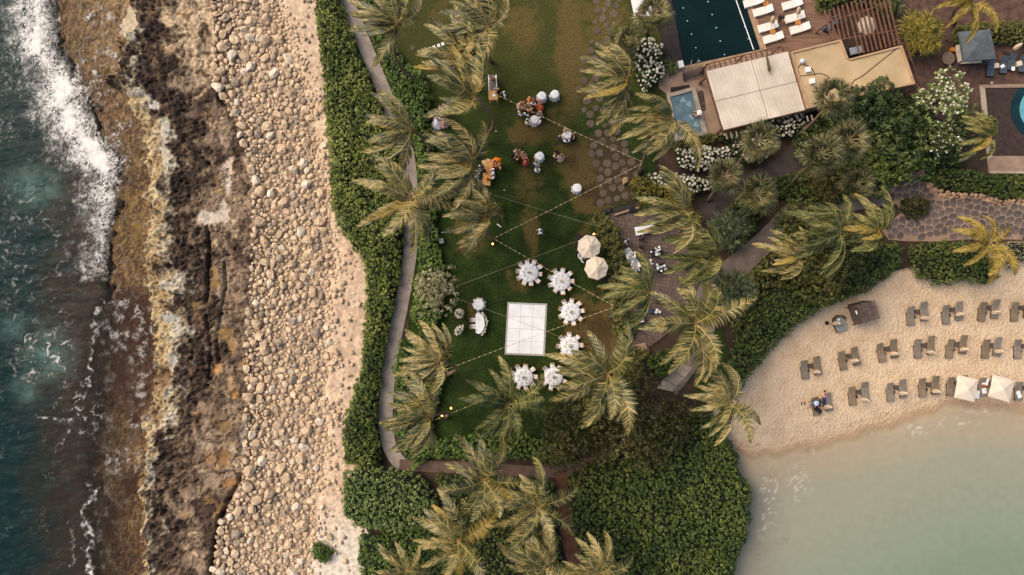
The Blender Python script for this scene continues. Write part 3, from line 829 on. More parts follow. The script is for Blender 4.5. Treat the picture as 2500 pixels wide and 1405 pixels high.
for s in range(4):
    r_ = np.random.default_rng(s + 50); m = MB()
    ph = r_.uniform(0, 6, 3)
    m.lathe([(1.0, -0.04), (1.0, 0.02), (0.95, 0.035), (0.0001, 0.04)], 14, cap=False, wob=lambda a, i: 0.05 * math.sin(3 * a + ph[0]) + 0.03 * math.sin(5 * a + ph[1]))
    st_me.append(m.mesh('stone'))
sp = []
rs = np.random.default_rng(9)
for rr, tries in ((9.6, 1800), (8.2, 3500), (6.4, 4000)):
    for _ in range(tries):
        x_, y_ = rs.uniform(1405, 1570), rs.uniform(-25, 500)
        if all((x_ - a) ** 2 + (y_ - b) ** 2 > (rr + c + 1.6) ** 2 for a, b, c in sp) and inpoly(np.array([x_]), np.array([y_]), SP)[0]:
            sp.append((x_, y_, rr * rs.uniform(.92, 1.05)))
for (x_, y_, r_) in sp:
    p = P(x_, y_, 0.0)
    put('stone', st_me[int(rs.integers(4))], m_step, sp_o, loc=(p.x, p.y, 0.0), rz=rs.uniform(0, 6.3), scale=(r_ * MPP, r_ * MPP, 1))
# white square stones by the hedge
m_white = mat('white_paint', (226, 220, 210), (238, 233, 225), scale=2, rough=0.7)
for i, (x_, y_) in enumerate([(1031, 129), (1040, 124), (1050, 120), (1060, 116), (1071, 112), (1081, 108)]):
    MB().box(-.14 if i else -.09, .14 if i else .09, -.16 if i else -.09, .16 if i else .09, 0, .06, bev=.015).put('stepping_slab', m_white, None, loc=P(x_, y_, 0), rz=0.35)
    tag(bpy.context.scene.objects[-1] if False else COL.objects[-1], 'small pale square slab in the row on the lawn under the upper palms', 'slab', 'row of pale slabs')
MB().lathe([(.24, 0), (.24, .03), (.2, .045)], 16).put('drain_cover', m_step, None, loc=P(1007, 117, 0))
tag(COL.objects[-1], 'round brown cover in the grass beside the upper left palm trunk', 'cover')

# ------------------------------------------------------------------ flagstone path at the right
m_flag = mat('flagstone', (80, 70, 65), (108, 95, 87), scale=0.9, rough=0.9, bump=0.5, bscale=10, rnd=0.22)
m_mort = mat('pale_mortar', (138, 112, 92), (156, 130, 108), scale=1.2, rough=0.95, bump=0.4, bscale=14)
FP = [(2120, 486), (2150, 470), (2188, 440), (2232, 410), (2262, 430), (2286, 474), (2330, 486), (2395, 474), (2450, 490), (2560, 500), (2560, 588), (2500, 586), (2380, 584), (2290, 590), (2226, 590), (2170, 586), (2150, 560), (2200, 520), (2190, 500)]
fl = MB(); fl.prism([(v.x, v.y) for v in PP(FP)], -0.05, 0.02)
fl_o = tag(fl.put('flagstone_path', m_mort), 'path of dark irregular flagstones with pale joints', None, kind='structure')
fp = []
for _ in range(9000):
    x_, y_ = rs.uniform(2105, 2560), rs.uniform(405, 600)
    if all((x_ - a) ** 2 + (y_ - b) ** 2 > 14.0 ** 2 for a, b in fp): fp.append((x_, y_))
def clip_half(poly, mx, my, nx_, ny_):
    out = []
    for i in range(len(poly)):
        a, b = poly[i], poly[(i + 1) % len(poly)]
        da = (a[0] - mx) * nx_ + (a[1] - my) * ny_; db = (b[0] - mx) * nx_ + (b[1] - my) * ny_
        if da <= 0: out.append(a)
        if da * db < 0:
            t = da / (da - db); out.append((a[0] + (b[0] - a[0]) * t, a[1] + (b[1] - a[1]) * t))
    return out
def cells(seeds, gap, reach):
    for (a, b) in seeds:
        poly = [(a - reach, b - reach), (a + reach, b - reach), (a + reach, b + reach), (a - reach, b + reach)]
        for (c, d) in seeds:
            dx, dy = c - a, d - b
            L = math.hypot(dx, dy)
            if 0 < L < 2 * reach + 2:
                poly = clip_half(poly, (a + c) / 2 - dx / L * gap, (b + d) / 2 - dy / L * gap, dx / L, dy / L)
        yield a, b, poly
for a, b, poly in cells(fp, 1.1, 13):
    if len(poly) < 3 or not inpoly(np.array([a]), np.array([b]), FP)[0]: continue
    if edgedist(np.array([a]), np.array([b]), FP)[0] < 6: continue
    cut = []
    for i in range(len(poly)):                              # blunt the corners
        p0, p1 = np.array(poly[i]), np.array(poly[(i + 1) % len(poly)])
        cut += [tuple(p0 * .72 + p1 * .28), tuple(p0 * .28 + p1 * .72)]
    c = P(a, b, 0)
    pl = [(P(x, y, 0).x - c.x, P(x, y, 0).y - c.y) for x, y in cut]
    MB().prism(pl, 0.01, 0.045 + rs.uniform(0, .012)).put('stone', m_flag, fl_o, loc=(c.x, c.y, 0))
# low wall of pale rocks above the flagstones
m_wrock = mat('wall_rock', (150, 118, 90), (190, 156, 122), scale=1.5, rough=0.92, bump=0.5, bscale=12, rnd=0.2)
wl = thing('rock_wall', 'low wall of pale tan rocks curving above the flagstone path', 'wall')
wline = smooth_line([(2240, 415), (2262, 432), (2272, 458), (2300, 470), (2345, 476), (2400, 480), (2440, 492), (2490, 490), (2520, 488)], 5)
for i, q in enumerate(wline):
    for k in (0, 1):
        p = P(q[0] + rs.uniform(-4, 4), q[1] + k * 7 + rs.uniform(-2, 2), 0.1)
        put('stone', rock_me[int(rs.integers(10))], m_wrock, wl, loc=(p.x, p.y, .1 + .15 * (1 - k)), rz=rs.uniform(0, 6), scale=(rs.uniform(.24, .36), rs.uniform(.2, .3), rs.uniform(.3, .4)))

# ------------------------------------------------------------------ beach and lagoon
LAG_Z = -0.75
SHORE = [(1795, 1095), (1830, 1108), (1900, 1100), (1980, 1082), (2060, 1062), (2140, 1038), (2220, 1012), (2300, 988), (2360, 978), (2430, 985), (2500, 992), (2580, 995)]
shx = [q[0] for q in SHORE]; shy = [q[1] for q in SHORE]
BEACH = [(1690, 1060), (1720, 930), (1780, 880), (1830, 800), (1900, 720), (2000, 690), (2130, 660), (2215, 560), (2260, 600), (2420, 580), (2600, 560), (2600, 1500), (1640, 1500)]
def beach_z(qx, qy):
    d = (np.interp(qx, shx, shy) - qy) * MPP
    return -0.42 + np.where(d < 2.2, (d - 2.2) * 0.16, 0).clip(-2.2, 0) + 0.03 * fbm(qx / 30, qy / 30, 301, 3) - 0.02
def beach_col(qx, qy):
    d = np.interp(qx, shx, shy) - qy
    n = fbm(qx / 40, qy / 40, 303, 4)
    wet = sstep(22, -4, d + 10 * n)
    weed = np.exp(-((d - 16 + 9 * n) / 3.0) ** 2) * sstep(0.0, 0.3, fbm(qx / 7, qy / 7, 305, 3))
    c = mixc(qx.shape, (211, 183, 149), ((198, 169, 135), sstep(-0.3, 0.5, n)), ((190, 158, 122), wet * 0.7), ((140, 104, 62), weed * 0.7), ((190, 150, 108), sstep(0.25, 0.6, fbm(qx / 25, qy / 12, 307, 3)) * 0.25),
             ((172, 132, 92), sstep(640, 560, qy) * 0.6))
    return c
def sand_mat(name):
    m = mat(name, 0.94, 1.05, scale=2.0, rough=0.95, bump=0.0, attr='col', spec=0.15)
    N, Lk = m.node_tree.nodes, m.node_tree.links
    tc = N.new('ShaderNodeTexCoord')
    v = N.new('ShaderNodeTexVoronoi'); v.feature = 'SMOOTH_F1'; v.inputs['Scale'].default_value = 5.0; v.inputs['Smoothness'].default_value = 0.7
    n = N.new('ShaderNodeTexNoise'); n.inputs['Scale'].default_value = 1.4; n.inputs['Detail'].default_value = 6
    add = N.new('ShaderNodeVectorMath'); mul = N.new('ShaderNodeVectorMath'); mul.operation = 'SCALE'; mul.inputs['Scale'].default_value = 0.5
    Lk.new(tc.outputs['Object'], n.inputs['Vector']); Lk.new(n.outputs['Color'], mul.inputs[0]); Lk.new(tc.outputs['Object'], add.inputs[0]); Lk.new(mul.outputs[0], add.inputs[1]); Lk.new(add.outputs[0], v.inputs['Vector'])
    mm = N.new('ShaderNodeMath'); mm.operation = 'MULTIPLY_ADD'; mm.inputs[1].default_value = 0.6; Lk.new(n.outputs['Fac'], mm.inputs[0]); Lk.new(v.outputs['Distance'], mm.inputs[2])
    bp = N.new('ShaderNodeBump'); bp.inputs['Strength'].default_value = 0.8; bp.inputs['Distance'].default_value = 0.15
    Lk.new(mm.outputs[0], bp.inputs['Height']); Lk.new(bp.outputs[0], N['Principled BSDF'].inputs['Normal'])
    return m
attr_grid('beach', BEACH, -0.42, 0.2, sand_mat('beach_sand'), beach_col, 'pale trampled sand of the cove beach', beach_z)
LAG = [(1640, 960), (1700, 1090), (1795, 1083)] + [(x, y - 12) for x, y in SHORE[1:]] + [(2620, 990), (2620, 1500), (1640, 1500)]
def lag_d(qx, qy):
    d = qy - np.interp(qx, shx, shy)
    return d + 22 * fbm(qx / 60, qy / 60, 311, 3)
def lag_col(qx, qy):
    d = lag_d(qx, qy)
    left = sstep(1960, 1830, qx)
    c = mixc(qx.shape, (186, 158, 122), ((162, 146, 120), sstep(-10, 40, d)), ((146, 142, 120), sstep(30, 140, d)), ((132, 138, 116), sstep(120, 330, d + 0.12 * (qx - 2100))), ((118, 131, 109), sstep(300, 480, d + 0.2 * (qx - 2150))),
             ((134, 126, 110), left * sstep(10, 120, d) * 0.8))
    a, b_, _ = worley((qx + 16 * fbm(qx / 20, qy / 20, 313, 3)) / 26, (qy + 16 * fbm(qx / 20 + 9, qy / 20, 314, 3)) / 26, 315)
    lacy = sstep(0.12, 0.02, b_ - a)
    zone = np.maximum.reduce([np.exp(-((qx - x0) / rx) ** 2 - ((qy - y0) / ry) ** 2) for x0, y0, rx, ry in ((1985, 1098, 22, 10), (2235, 1048, 30, 14), (1880, 1210, 22, 60), (1950, 1180, 22, 40), (1860, 1280, 10, 30), (2330, 1030, 40, 10), (2400, 1000, 50, 10))])
    c = c * (1 - (lacy * zone * 0.55)[..., None]) + lin((226, 218, 204)) * (lacy * zone * 0.55)[..., None]
    for (x0, y0, rx, ry) in ((1855, 1345, 14, 18), (1890, 1160, 22, 14), (1915, 1320, 20, 8), (2120, 1060, 30, 10)):
        t = 0.45 * np.exp(-((qx - x0) / rx) ** 2 - ((qy - y0) / ry) ** 2) * sstep(-0.2, 0.5, fbm(qx / 9, qy / 9, 317, 3))
        c = c * (1 - t[..., None]) + lin((92, 84, 70)) * t[..., None]
    return c
m_lag = mat('lagoon_water', 0.95, 1.06, scale=1.2, rough=0.4, bump=0.25, bscale=3.0, bdist=0.04, attr='col', alpha_attr='alpha', spec=0.08)
lw = attr_grid('lagoon', LAG, LAG_Z, 0.2, m_lag, lag_col, 'still green and sandy water of the cove')
me = lw.data
co = np.empty(len(me.vertices) * 3, np.float32); me.vertices.foreach_get('co', co); co = co.reshape(-1, 3)
k_ = MPP * (CAM_H - LAG_Z) / CAM_H
al = np.clip(0.1 + (lag_d(co[:, 0] / k_ + 1250, 702.5 - co[:, 1] / k_) + 6) / 32.0, 0.06, 1.0)
at = me.attributes.new('alpha', 'FLOAT', 'POINT'); at.data.foreach_set('value', al.astype(np.float32))
lo = MB(); lo.add([(P(2600, 0).x + 0.6, -300, LAG_Z - .1), (300, -300, LAG_Z - .1), (300, P(0, 985).y, LAG_Z - .1), (P(2600, 0).x + .6, P(0, 985).y, LAG_Z - .1)], [(0, 1, 2, 3)])
lo.add([(P(1640, 0).x, -300, LAG_Z - .1), (P(2600, 0).x + .59, -300, LAG_Z - .1), (P(2600, 0).x + .59, P(0, 1490).y, LAG_Z - .1), (P(1640, 0).x, P(0, 1490).y, LAG_Z - .1)], [(0, 1, 2, 3)])
tag(lo.put('cove_water', mat('cove_far', (92, 130, 104), (98, 134, 108), rough=0.35)), 'cove water beyond', None, kind='structure')
# ------------------------------------------------------------------ foliage from small leaves
def leaf_mesh(name, C, Nn, rad, nleaf, ll, lw, seed, up=0.35, spread=1.25, tint=None):
    """C (n,3) cluster centres, Nn (n,3) outward directions -> one mesh of folded leaves; attribute rnd"""
    r = np.random.default_rng(seed)
    n = len(C); m = n * nleaf
    rad = np.broadcast_to(np.asarray(rad, float), (n,))
    cen = np.repeat(C, nleaf, 0); nn = np.repeat(Nn, nleaf, 0); rr = np.repeat(rad, nleaf)
    d = nn + r.normal(size=(m, 3)) * spread * 0.55
    d /= np.linalg.norm(d, axis=1)[:, None] + 1e-9
    pos = cen + d * (rr * r.uniform(0.45, 1.0, m))[:, None]
    nl = d + np.array([0, 0, up]) + r.normal(size=(m, 3)) * 0.45
    nl /= np.linalg.norm(nl, axis=1)[:, None] + 1e-9
    t = r.normal(size=(m, 3)); t -= nl * (t * nl).sum(1)[:, None]; t /= np.linalg.norm(t, axis=1)[:, None] + 1e-9
    b = np.cross(nl, t)
    s = r.uniform(0.7, 1.25, m)[:, None]
    L_, W_ = ll * s, lw * s
    V = np.stack([pos - t * L_ * .5, pos + b * W_ * .5 + nl * W_ * .18, pos + t * L_ * .5 - nl * W_ * .15, pos - b * W_ * .5 + nl * W_ * .18], 1).reshape(-1, 3)
    F = np.arange(4 * m).reshape(-1, 4)
    ct = r.normal(0.5, 0.13, n) if tint is None else tint
    rv = np.repeat(np.clip(np.repeat(ct, nleaf) + r.normal(0, 0.12, m), 0, 1), 4)
    return np_mesh(name, V, F, {'rnd': rv}, False)

def hedge_field(poly_px, h, base, seed, spacing, zm):
    k = MPP * (CAM_H - zm) / CAM_H
    w = [((x - 1250) * k, (702.5 - y) * k) for x, y in poly_px]
    x0, x1 = min(q[0] for q in w), max(q[0] for q in w); y0, y1 = min(q[1] for q in w), max(q[1] for q in w)
    xs = np.arange(x0, x1, spacing); ys = np.arange(y0, y1, spacing)
    r = np.random.default_rng(seed)
    gx, gy = np.meshgrid(xs, ys)
    gx = gx + r.uniform(-.5, .5, gx.shape) * spacing; gy = gy + r.uniform(-.5, .5, gx.shape) * spacing
    gx, gy = gx.ravel(), gy.ravel()
    wob = 0.42 * fbm(gx / 1.2, gy / 1.2, seed, 4)
    d = edgedist(gx, gy, w) * np.where(inpoly(gx, gy, w), 1, -1) + wob
    return w, gx, gy, d
def hz(gx, gy, d, h, seed):
    prof = np.sqrt(np.clip(d / 0.9, 0, 1))
    return h * (0.25 + 0.75 * prof) + prof * (0.34 * h ** 0.5 * fbm(gx / 1.5, gy / 1.5, seed + 3, 3) + 0.22 * h * fbm(gx / 4.2, gy / 4.2, seed + 6, 2) + 0.12 * fbm(gx / .5, gy / .5, seed + 4, 2))
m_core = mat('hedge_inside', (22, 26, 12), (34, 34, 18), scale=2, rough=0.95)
m_wood = mat('bush_wood', (84, 66, 48), (112, 92, 70), scale=4, rough=0.9)
def hedge(name, label, cat, poly_px, h, leaf, seed, spacing=0.30, nleaf=13, ll=0.17, lw=0.11, base=0.0, group=None, rad=0.24, flowers=None, up=.35):
    w, gx, gy, d = hedge_field(poly_px, h, base, seed, spacing, base + h * .8)
    ok = (d > 0.05) & ((fbm(gx / .7, gy / .7, seed + 9, 2) > -0.42) | (d < .4))
    gx, gy, d = gx[ok], gy[ok], d[ok]
    z = hz(gx, gy, d, h, seed)
    e = 0.15
    nxp = -(hz(gx + e, gy, d, h, seed) - z) / e; nyp = -(hz(gx, gy + e, d, h, seed) - z) / e
    cx, cy = np.mean(gx), np.mean(gy)
    Nn = np.stack([nxp, nyp, np.ones(len(gx))], -1); Nn /= np.linalg.norm(Nn, axis=1)[:, None]
    root = thing(name, label, cat, (float(cx), float(cy), base), 0, group)
    C = np.stack([gx - cx, gy - cy, z], -1)
    lo_ = d < 0.7                                           # leafy skirts down the sides
    C2 = C[lo_] * np.array([1, 1, 0.5]); C = np.concatenate([C, C2]); Nn = np.concatenate([Nn, Nn[lo_]])
    rv_ = np.random.default_rng(seed + 2).lognormal(0, .3, len(C)) * rad
    put('foliage', leaf_mesh('foliage', C, Nn, rv_, nleaf, ll, lw, seed, up), leaf, root)
    # the dark inside of the bush
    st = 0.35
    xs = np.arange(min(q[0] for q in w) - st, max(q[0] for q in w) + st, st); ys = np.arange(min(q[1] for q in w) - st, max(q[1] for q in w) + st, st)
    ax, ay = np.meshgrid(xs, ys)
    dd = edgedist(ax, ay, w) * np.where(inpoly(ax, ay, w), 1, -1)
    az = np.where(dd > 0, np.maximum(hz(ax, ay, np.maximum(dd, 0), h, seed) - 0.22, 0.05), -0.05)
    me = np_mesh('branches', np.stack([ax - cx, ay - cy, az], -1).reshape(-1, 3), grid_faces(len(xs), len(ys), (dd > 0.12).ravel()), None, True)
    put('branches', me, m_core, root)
    if flowers:
        fm, fn, fr, fpoly = flowers
        r = np.random.default_rng(seed + 5)
        idx = np.arange(len(gx))
        if fpoly is not None:
            k = MPP * (CAM_H - (base + h)) / CAM_H
            idx = idx[inpoly(gx / k + 1250, 702.5 - gy / k, fpoly)]
        idx = r.choice(idx, min(fn, len(idx)), replace=False)
        fl_me = flower_mesh(fr)
        for i in idx:
            put('flower', fl_me, fm, root, loc=(float(gx[i] - cx), float(gy[i] - cy), float(z[i] + .2)), rot=(r.normal() * .3, r.normal() * .3, r.uniform(0, 6)), scale=r.uniform(.7, 1.2))
    return root
FLM = {}
def flower_mesh(fr):
    if fr in FLM: return FLM[fr]
    m = MB()
    for ring, (n, rr, hh) in enumerate(((7, 1.0, 0.0), (5, 0.6, 0.35))):
        for k in range(n):
            a = 6.283 * k / n + ring * .4
            c, s = math.cos(a), math.sin(a); c2, s2 = -s * .42, c * .42
            m.add([(0, 0, hh * fr), ((c * .6 + c2) * rr * fr, (s * .6 + s2) * rr * fr, (hh + .22) * fr), (c * rr * fr, s * rr * fr, (hh + .12) * fr), ((c * .6 - c2) * rr * fr, (s * .6 - s2) * rr * fr, (hh + .22) * fr)], [(0, 3, 2, 1)])
    FLM[fr] = m.mesh('flower')
    return FLM[fr]

lf_coast = leafmat('leaf_coast', [(44, 58, 18), (92, 108, 42), (146, 152, 70), (192, 186, 110)], nscale=0.25)
lf_inner = leafmat('leaf_inner', [(42, 62, 20), (80, 104, 38), (116, 136, 58), (150, 162, 84)], nscale=0.3)
lf_pale = leafmat('leaf_pale', [(66, 84, 36), (106, 124, 62), (140, 152, 86), (168, 176, 112)], nscale=0.5)
lf_grape = leafmat('leaf_grape', [(30, 46, 16), (64, 82, 30), (98, 110, 46), (138, 138, 68)], nscale=0.3)
lf_dark = leafmat('leaf_dark', [(34, 38, 16), (66, 66, 30), (98, 92, 46), (136, 122, 68)], nscale=0.4)
lf_olive = leafmat('leaf_olive', [(48, 56, 22), (84, 88, 38), (116, 112, 54), (148, 138, 76)], nscale=0.5)
lf_silver = leafmat('leaf_silver', [(92, 88, 58), (136, 128, 90), (172, 162, 122), (204, 190, 156)], nscale=0.6)
lf_tropic = leafmat('leaf_tropic', [(24, 38, 16), (52, 68, 30), (88, 100, 50), (132, 136, 80)], nscale=0.45)
lf_yellow = leafmat('leaf_yellow', [(62, 66, 20), (104, 100, 34), (142, 128, 48), (176, 152, 66)], nscale=0.6)
lf_strap = leafmat('leaf_strap', [(28, 38, 22), (58, 70, 42), (96, 104, 66), (142, 144, 102)], nscale=0.5)
m_flw = mat('white_petals', (206, 196, 172), (226, 216, 194), scale=6, rough=0.6)

YS = [-50, 0, 100, 200, 300, 400, 500, 560, 600, 630, 700, 800, 900, 1000, 1060, 1140]
left_edge = [(float(yc(C_HEDG, y)), y) for y in YS]
right_edge = [(930, 1145), (925, 1100), (920, 1010), (928, 920), (948, 820), (960, 740), (978, 650), (986, 570), (980, 450), (966, 360), (938, 280), (902, 190), (868, 110), (838, 30), (820, -50)]
HED = left_edge + right_edge
def strip(poly, y0, y1):
    return poly
hedge('coastal_hedge', 'long sunlit green hedge between the sandy strip and the coastal path', 'hedge', HED, 1.5, lf_coast, 401, spacing=0.27, nleaf=14, base=-.1)
hedge('coastal_shrub', 'round light green shrub at the lower end of the sandy strip', 'shrub', [(838, 1160), (880, 1138), (930, 1150), (990, 1150), (1040, 1180), (1070, 1230), (1050, 1290), (980, 1310), (920, 1300), (870, 1296), (830, 1265), (830, 1210)], 2.0, lf_pale, 403, spacing=0.3, base=-.1)
hedge('coastal_shrub', 'dark green shrub mass at the bottom edge beside the pale sand', 'shrub', [(880, 1300), (960, 1300), (1060, 1280), (1120, 1300), (1130, 1440), (880, 1440), (868, 1350)], 1.6, lf_inner, 405, spacing=0.32, base=-.1)
hedge('small_shrub', 'small lone green shrub on the pale sand at the bottom', 'shrub', [(758, 1345), (765, 1328), (782, 1325), (800, 1335), (812, 1350), (808, 1372), (785, 1378), (766, 1368)], 0.9, lf_inner, 407, spacing=0.22, ll=.14, lw=.09, base=-.6)
hedge('inner_hedge', 'green shrub hedge between coastal path and upper lawn', 'hedge', [(872, -40), (900, -40), (930, 60), (960, 110), (1000, 150), (1030, 175), (1052, 230), (1050, 300), (1058, 360), (1048, 430), (1060, 480), (1020, 480), (1018, 380), (1000, 320), (968, 250), (936, 170), (900, 80)], 1.4, lf_inner, 409, spacing=0.28)
hedge('inner_hedge', 'narrow clipped green hedge beside the middle of the coastal path', 'hedge', [(1026, 480), (1064, 480), (1066, 560), (1074, 620), (1090, 680), (1082, 760), (1062, 800), (1020, 800), (1000, 770), (1014, 680), (1024, 600)], 1.3, lf_inner, 411, spacing=0.28)
hedge('inner_hedge', 'green hedge beside the lower coastal path under two palms', 'hedge', [(975, 830), (1040, 800), (1085, 850), (1085, 930), (1060, 1000), (1060, 1060), (1040, 1120), (985, 1118), (962, 1060), (960, 980), (958, 900)], 1.3, lf_inner, 413, spacing=0.28)
hedge('lawn_hedge', 'low green hedge closing the bottom of the lawn', 'hedge', [(1000, 1110), (1040, 1072), (1110, 1068), (1190, 1056), (1270, 1062), (1340, 1080), (1400, 1100), (1400, 1140), (1320, 1128), (1220, 1122), (1120, 1126), (1050, 1120), (1010, 1150)], 1.3, lf_inner, 415, spacing=0.28)
hedge('shrub_bed', 'tangled green shrub bed under the bottom group of palms', 'shrub', [(1060, 1160), (1150, 1158), (1300, 1172), (1352, 1180), (1356, 1260), (1370, 1340), (1390, 1440), (1110, 1440), (1100, 1290), (1085, 1230)], 1.2, lf_grape, 417, spacing=0.34)
hedge('sea_grape_hedge', 'broad dark green sea grape thicket reaching into the cove water', 'hedge', [(1398, 1160), (1470, 1130), (1540, 1100), (1620, 1040), (1690, 1020), (1740, 1010), (1770, 1040), (1800, 1110), (1815, 1170), (1838, 1190), (1836, 1260), (1826, 1320), (1800, 1380), (1792, 1440), (1450, 1440), (1415, 1340), (1385, 1240)], 2.0, lf_grape, 419, spacing=0.31, ll=.2, lw=.17, base=-.2)
hedge('beach_hedge', 'dark green hedge curving along the upper edge of the beach', 'hedge', [(1790, 980), (1805, 960), (1850, 905), (1900, 840), (1960, 790), (2020, 752), (2100, 720), (2160, 690), (2205, 650), (2208, 598), (2150, 590), (2100, 600), (2040, 650), (1960, 690), (1890, 700), (1830, 760), (1790, 850), (1770, 920)], 1.7, lf_grape, 421, spacing=0.29, base=-.1)
hedge('beach_hedge', 'dark green hedge clump at the top of the beach right of the sandy gap', 'hedge', [(2222, 602), (2260, 590), (2340, 585), (2400, 600), (2440, 640), (2446, 680), (2400, 694), (2340, 690), (2290, 700), (2250, 682), (2225, 640)], 1.5, lf_grape, 423, spacing=0.29, base=-.1)
hedge('garden_hedge', 'dark hedge at the right edge below the round pool', 'hedge', [(2290, 400), (2340, 410), (2420, 424), (2560, 426), (2560, 484), (2450, 484), (2400, 470), (2330, 466), (2290, 455), (2270, 425)], 1.1, lf_grape, 425, spacing=0.3)
hedge('garden_hedge', 'clipped olive hedge along the gravel court above the grey canopy', 'hedge', [(2330, 60), (2400, 52), (2560, 46), (2560, 108), (2430, 104), (2340, 100)], 1.2, lf_olive, 427, spacing=0.28)
hedge('terrace_shrub', 'green shrub strip between the cream parasols and the terrace', 'shrub', [(1448, 525), (1480, 515), (1510, 560), (1530, 610), (1540, 680), (1530, 760), (1540, 820), (1500, 820), (1490, 700), (1480, 620), (1455, 560)], 1.4, lf_olive, 429, spacing=0.32, nleaf=12, ll=.34, lw=.09, rad=.3)
hedge('terrace_shrub', 'small dark green shrub at the lower end of the terrace', 'shrub', [(1524, 776), (1556, 770), (1562, 800), (1540, 824), (1520, 815)], 1.1, lf_tropic, 431, spacing=0.25)
hedge('path_shrub', 'rounded green shrub between the terrace bench and the slab path', 'shrub', [(1590, 860), (1640, 850), (1652, 880), (1620, 930), (1580, 900)], 1.4, lf_inner, 433, spacing=0.28)
hedge('low_shrub', 'low dark shrub beside the flagstones above the beach hedge', 'shrub', [(2196, 486), (2240, 478), (2275, 490), (2268, 525), (2235, 532), (2200, 520)], 0.8, lf_dark, 435, spacing=0.28)
hedge('path_shrub', 'olive undergrowth between the curving path and the beach hedge', 'shrub', [(1846, 650), (1900, 590), (1950, 560), (2040, 545), (2130, 560), (2150, 588), (2100, 602), (2040, 652), (1960, 690), (1890, 702), (1832, 760), (1800, 815), (1770, 800), (1775, 730)], 1.3, lf_olive, 469, spacing=.32, ll=.24, lw=.14)
hedge('dry_shrub', 'dry olive brush on the sand at the right edge of the beach', 'shrub', [(2440, 590), (2560, 585), (2560, 650), (2500, 640), (2480, 672), (2446, 640)], 0.8, lf_silver, 437, spacing=0.4, nleaf=8)
for i, (lab, poly, n) in enumerate((
        ('white flowering shrub beside the dark pool edge', [(1545, 95), (1590, 88), (1622, 105), (1624, 150), (1620, 190), (1580, 230), (1556, 200), (1548, 150)], 110),
        ('white flowering shrub row below the hot tub', [(1650, 365), (1690, 352), (1740, 355), (1785, 358), (1788, 392), (1750, 405), (1700, 418), (1656, 410)], 150),
        ('white flowering shrub strip above the caterers terrace', [(1580, 425), (1620, 412), (1680, 425), (1750, 440), (1756, 462), (1700, 470), (1600, 455)], 120),
        ('white flowering shrub at the right corner of the pale roof', [(1874, 298), (1910, 275), (1965, 268), (1972, 300), (1940, 332), (1890, 336)], 100),
        ('white flowering shrub under the fan palm below the pale roof', [(1772, 322), (1812, 318), (1880, 330), (1900, 360), (1860, 400), (1800, 395), (1776, 360)], 30))):
    hedge('flowering_shrub', lab, 'shrub', poly, 1.6, lf_tropic, 441 + 2 * i, spacing=0.3, flowers=(m_flw, n, 0.15, None))
hedge('green_shrub', 'dark shrub strip between hot tub and white flowers', 'shrub', [(1640, 345), (1690, 330), (1770, 318), (1775, 345), (1700, 352), (1650, 365)], 1.1, lf_olive, 455, spacing=0.3)
hedge('green_shrub', 'olive shrub beside the leaning palm at the end of the stepping stones', 'shrub', [(1548, 440), (1580, 430), (1640, 450), (1630, 490), (1560, 500), (1540, 470)], 1.2, lf_yellow, 457, spacing=0.3, ll=.34, lw=.1, rad=.32)
hedge('green_shrub', 'dark groundcover below the fan palms beside the dark path', 'shrub', [(1900, 430), (1960, 410), (2060, 420), (2180, 400), (2210, 440), (2140, 480), (2040, 495), (1930, 500), (1880, 470)], 0.7, lf_grape, 459, spacing=0.32)
hedge('green_shrub', 'dark shrubs behind the pergola at the top edge', 'shrub', [(1985, -40), (2190, -40), (2190, 10), (2150, 20), (2060, 5), (2000, 30)], 1.2, lf_grape, 461, spacing=0.32)

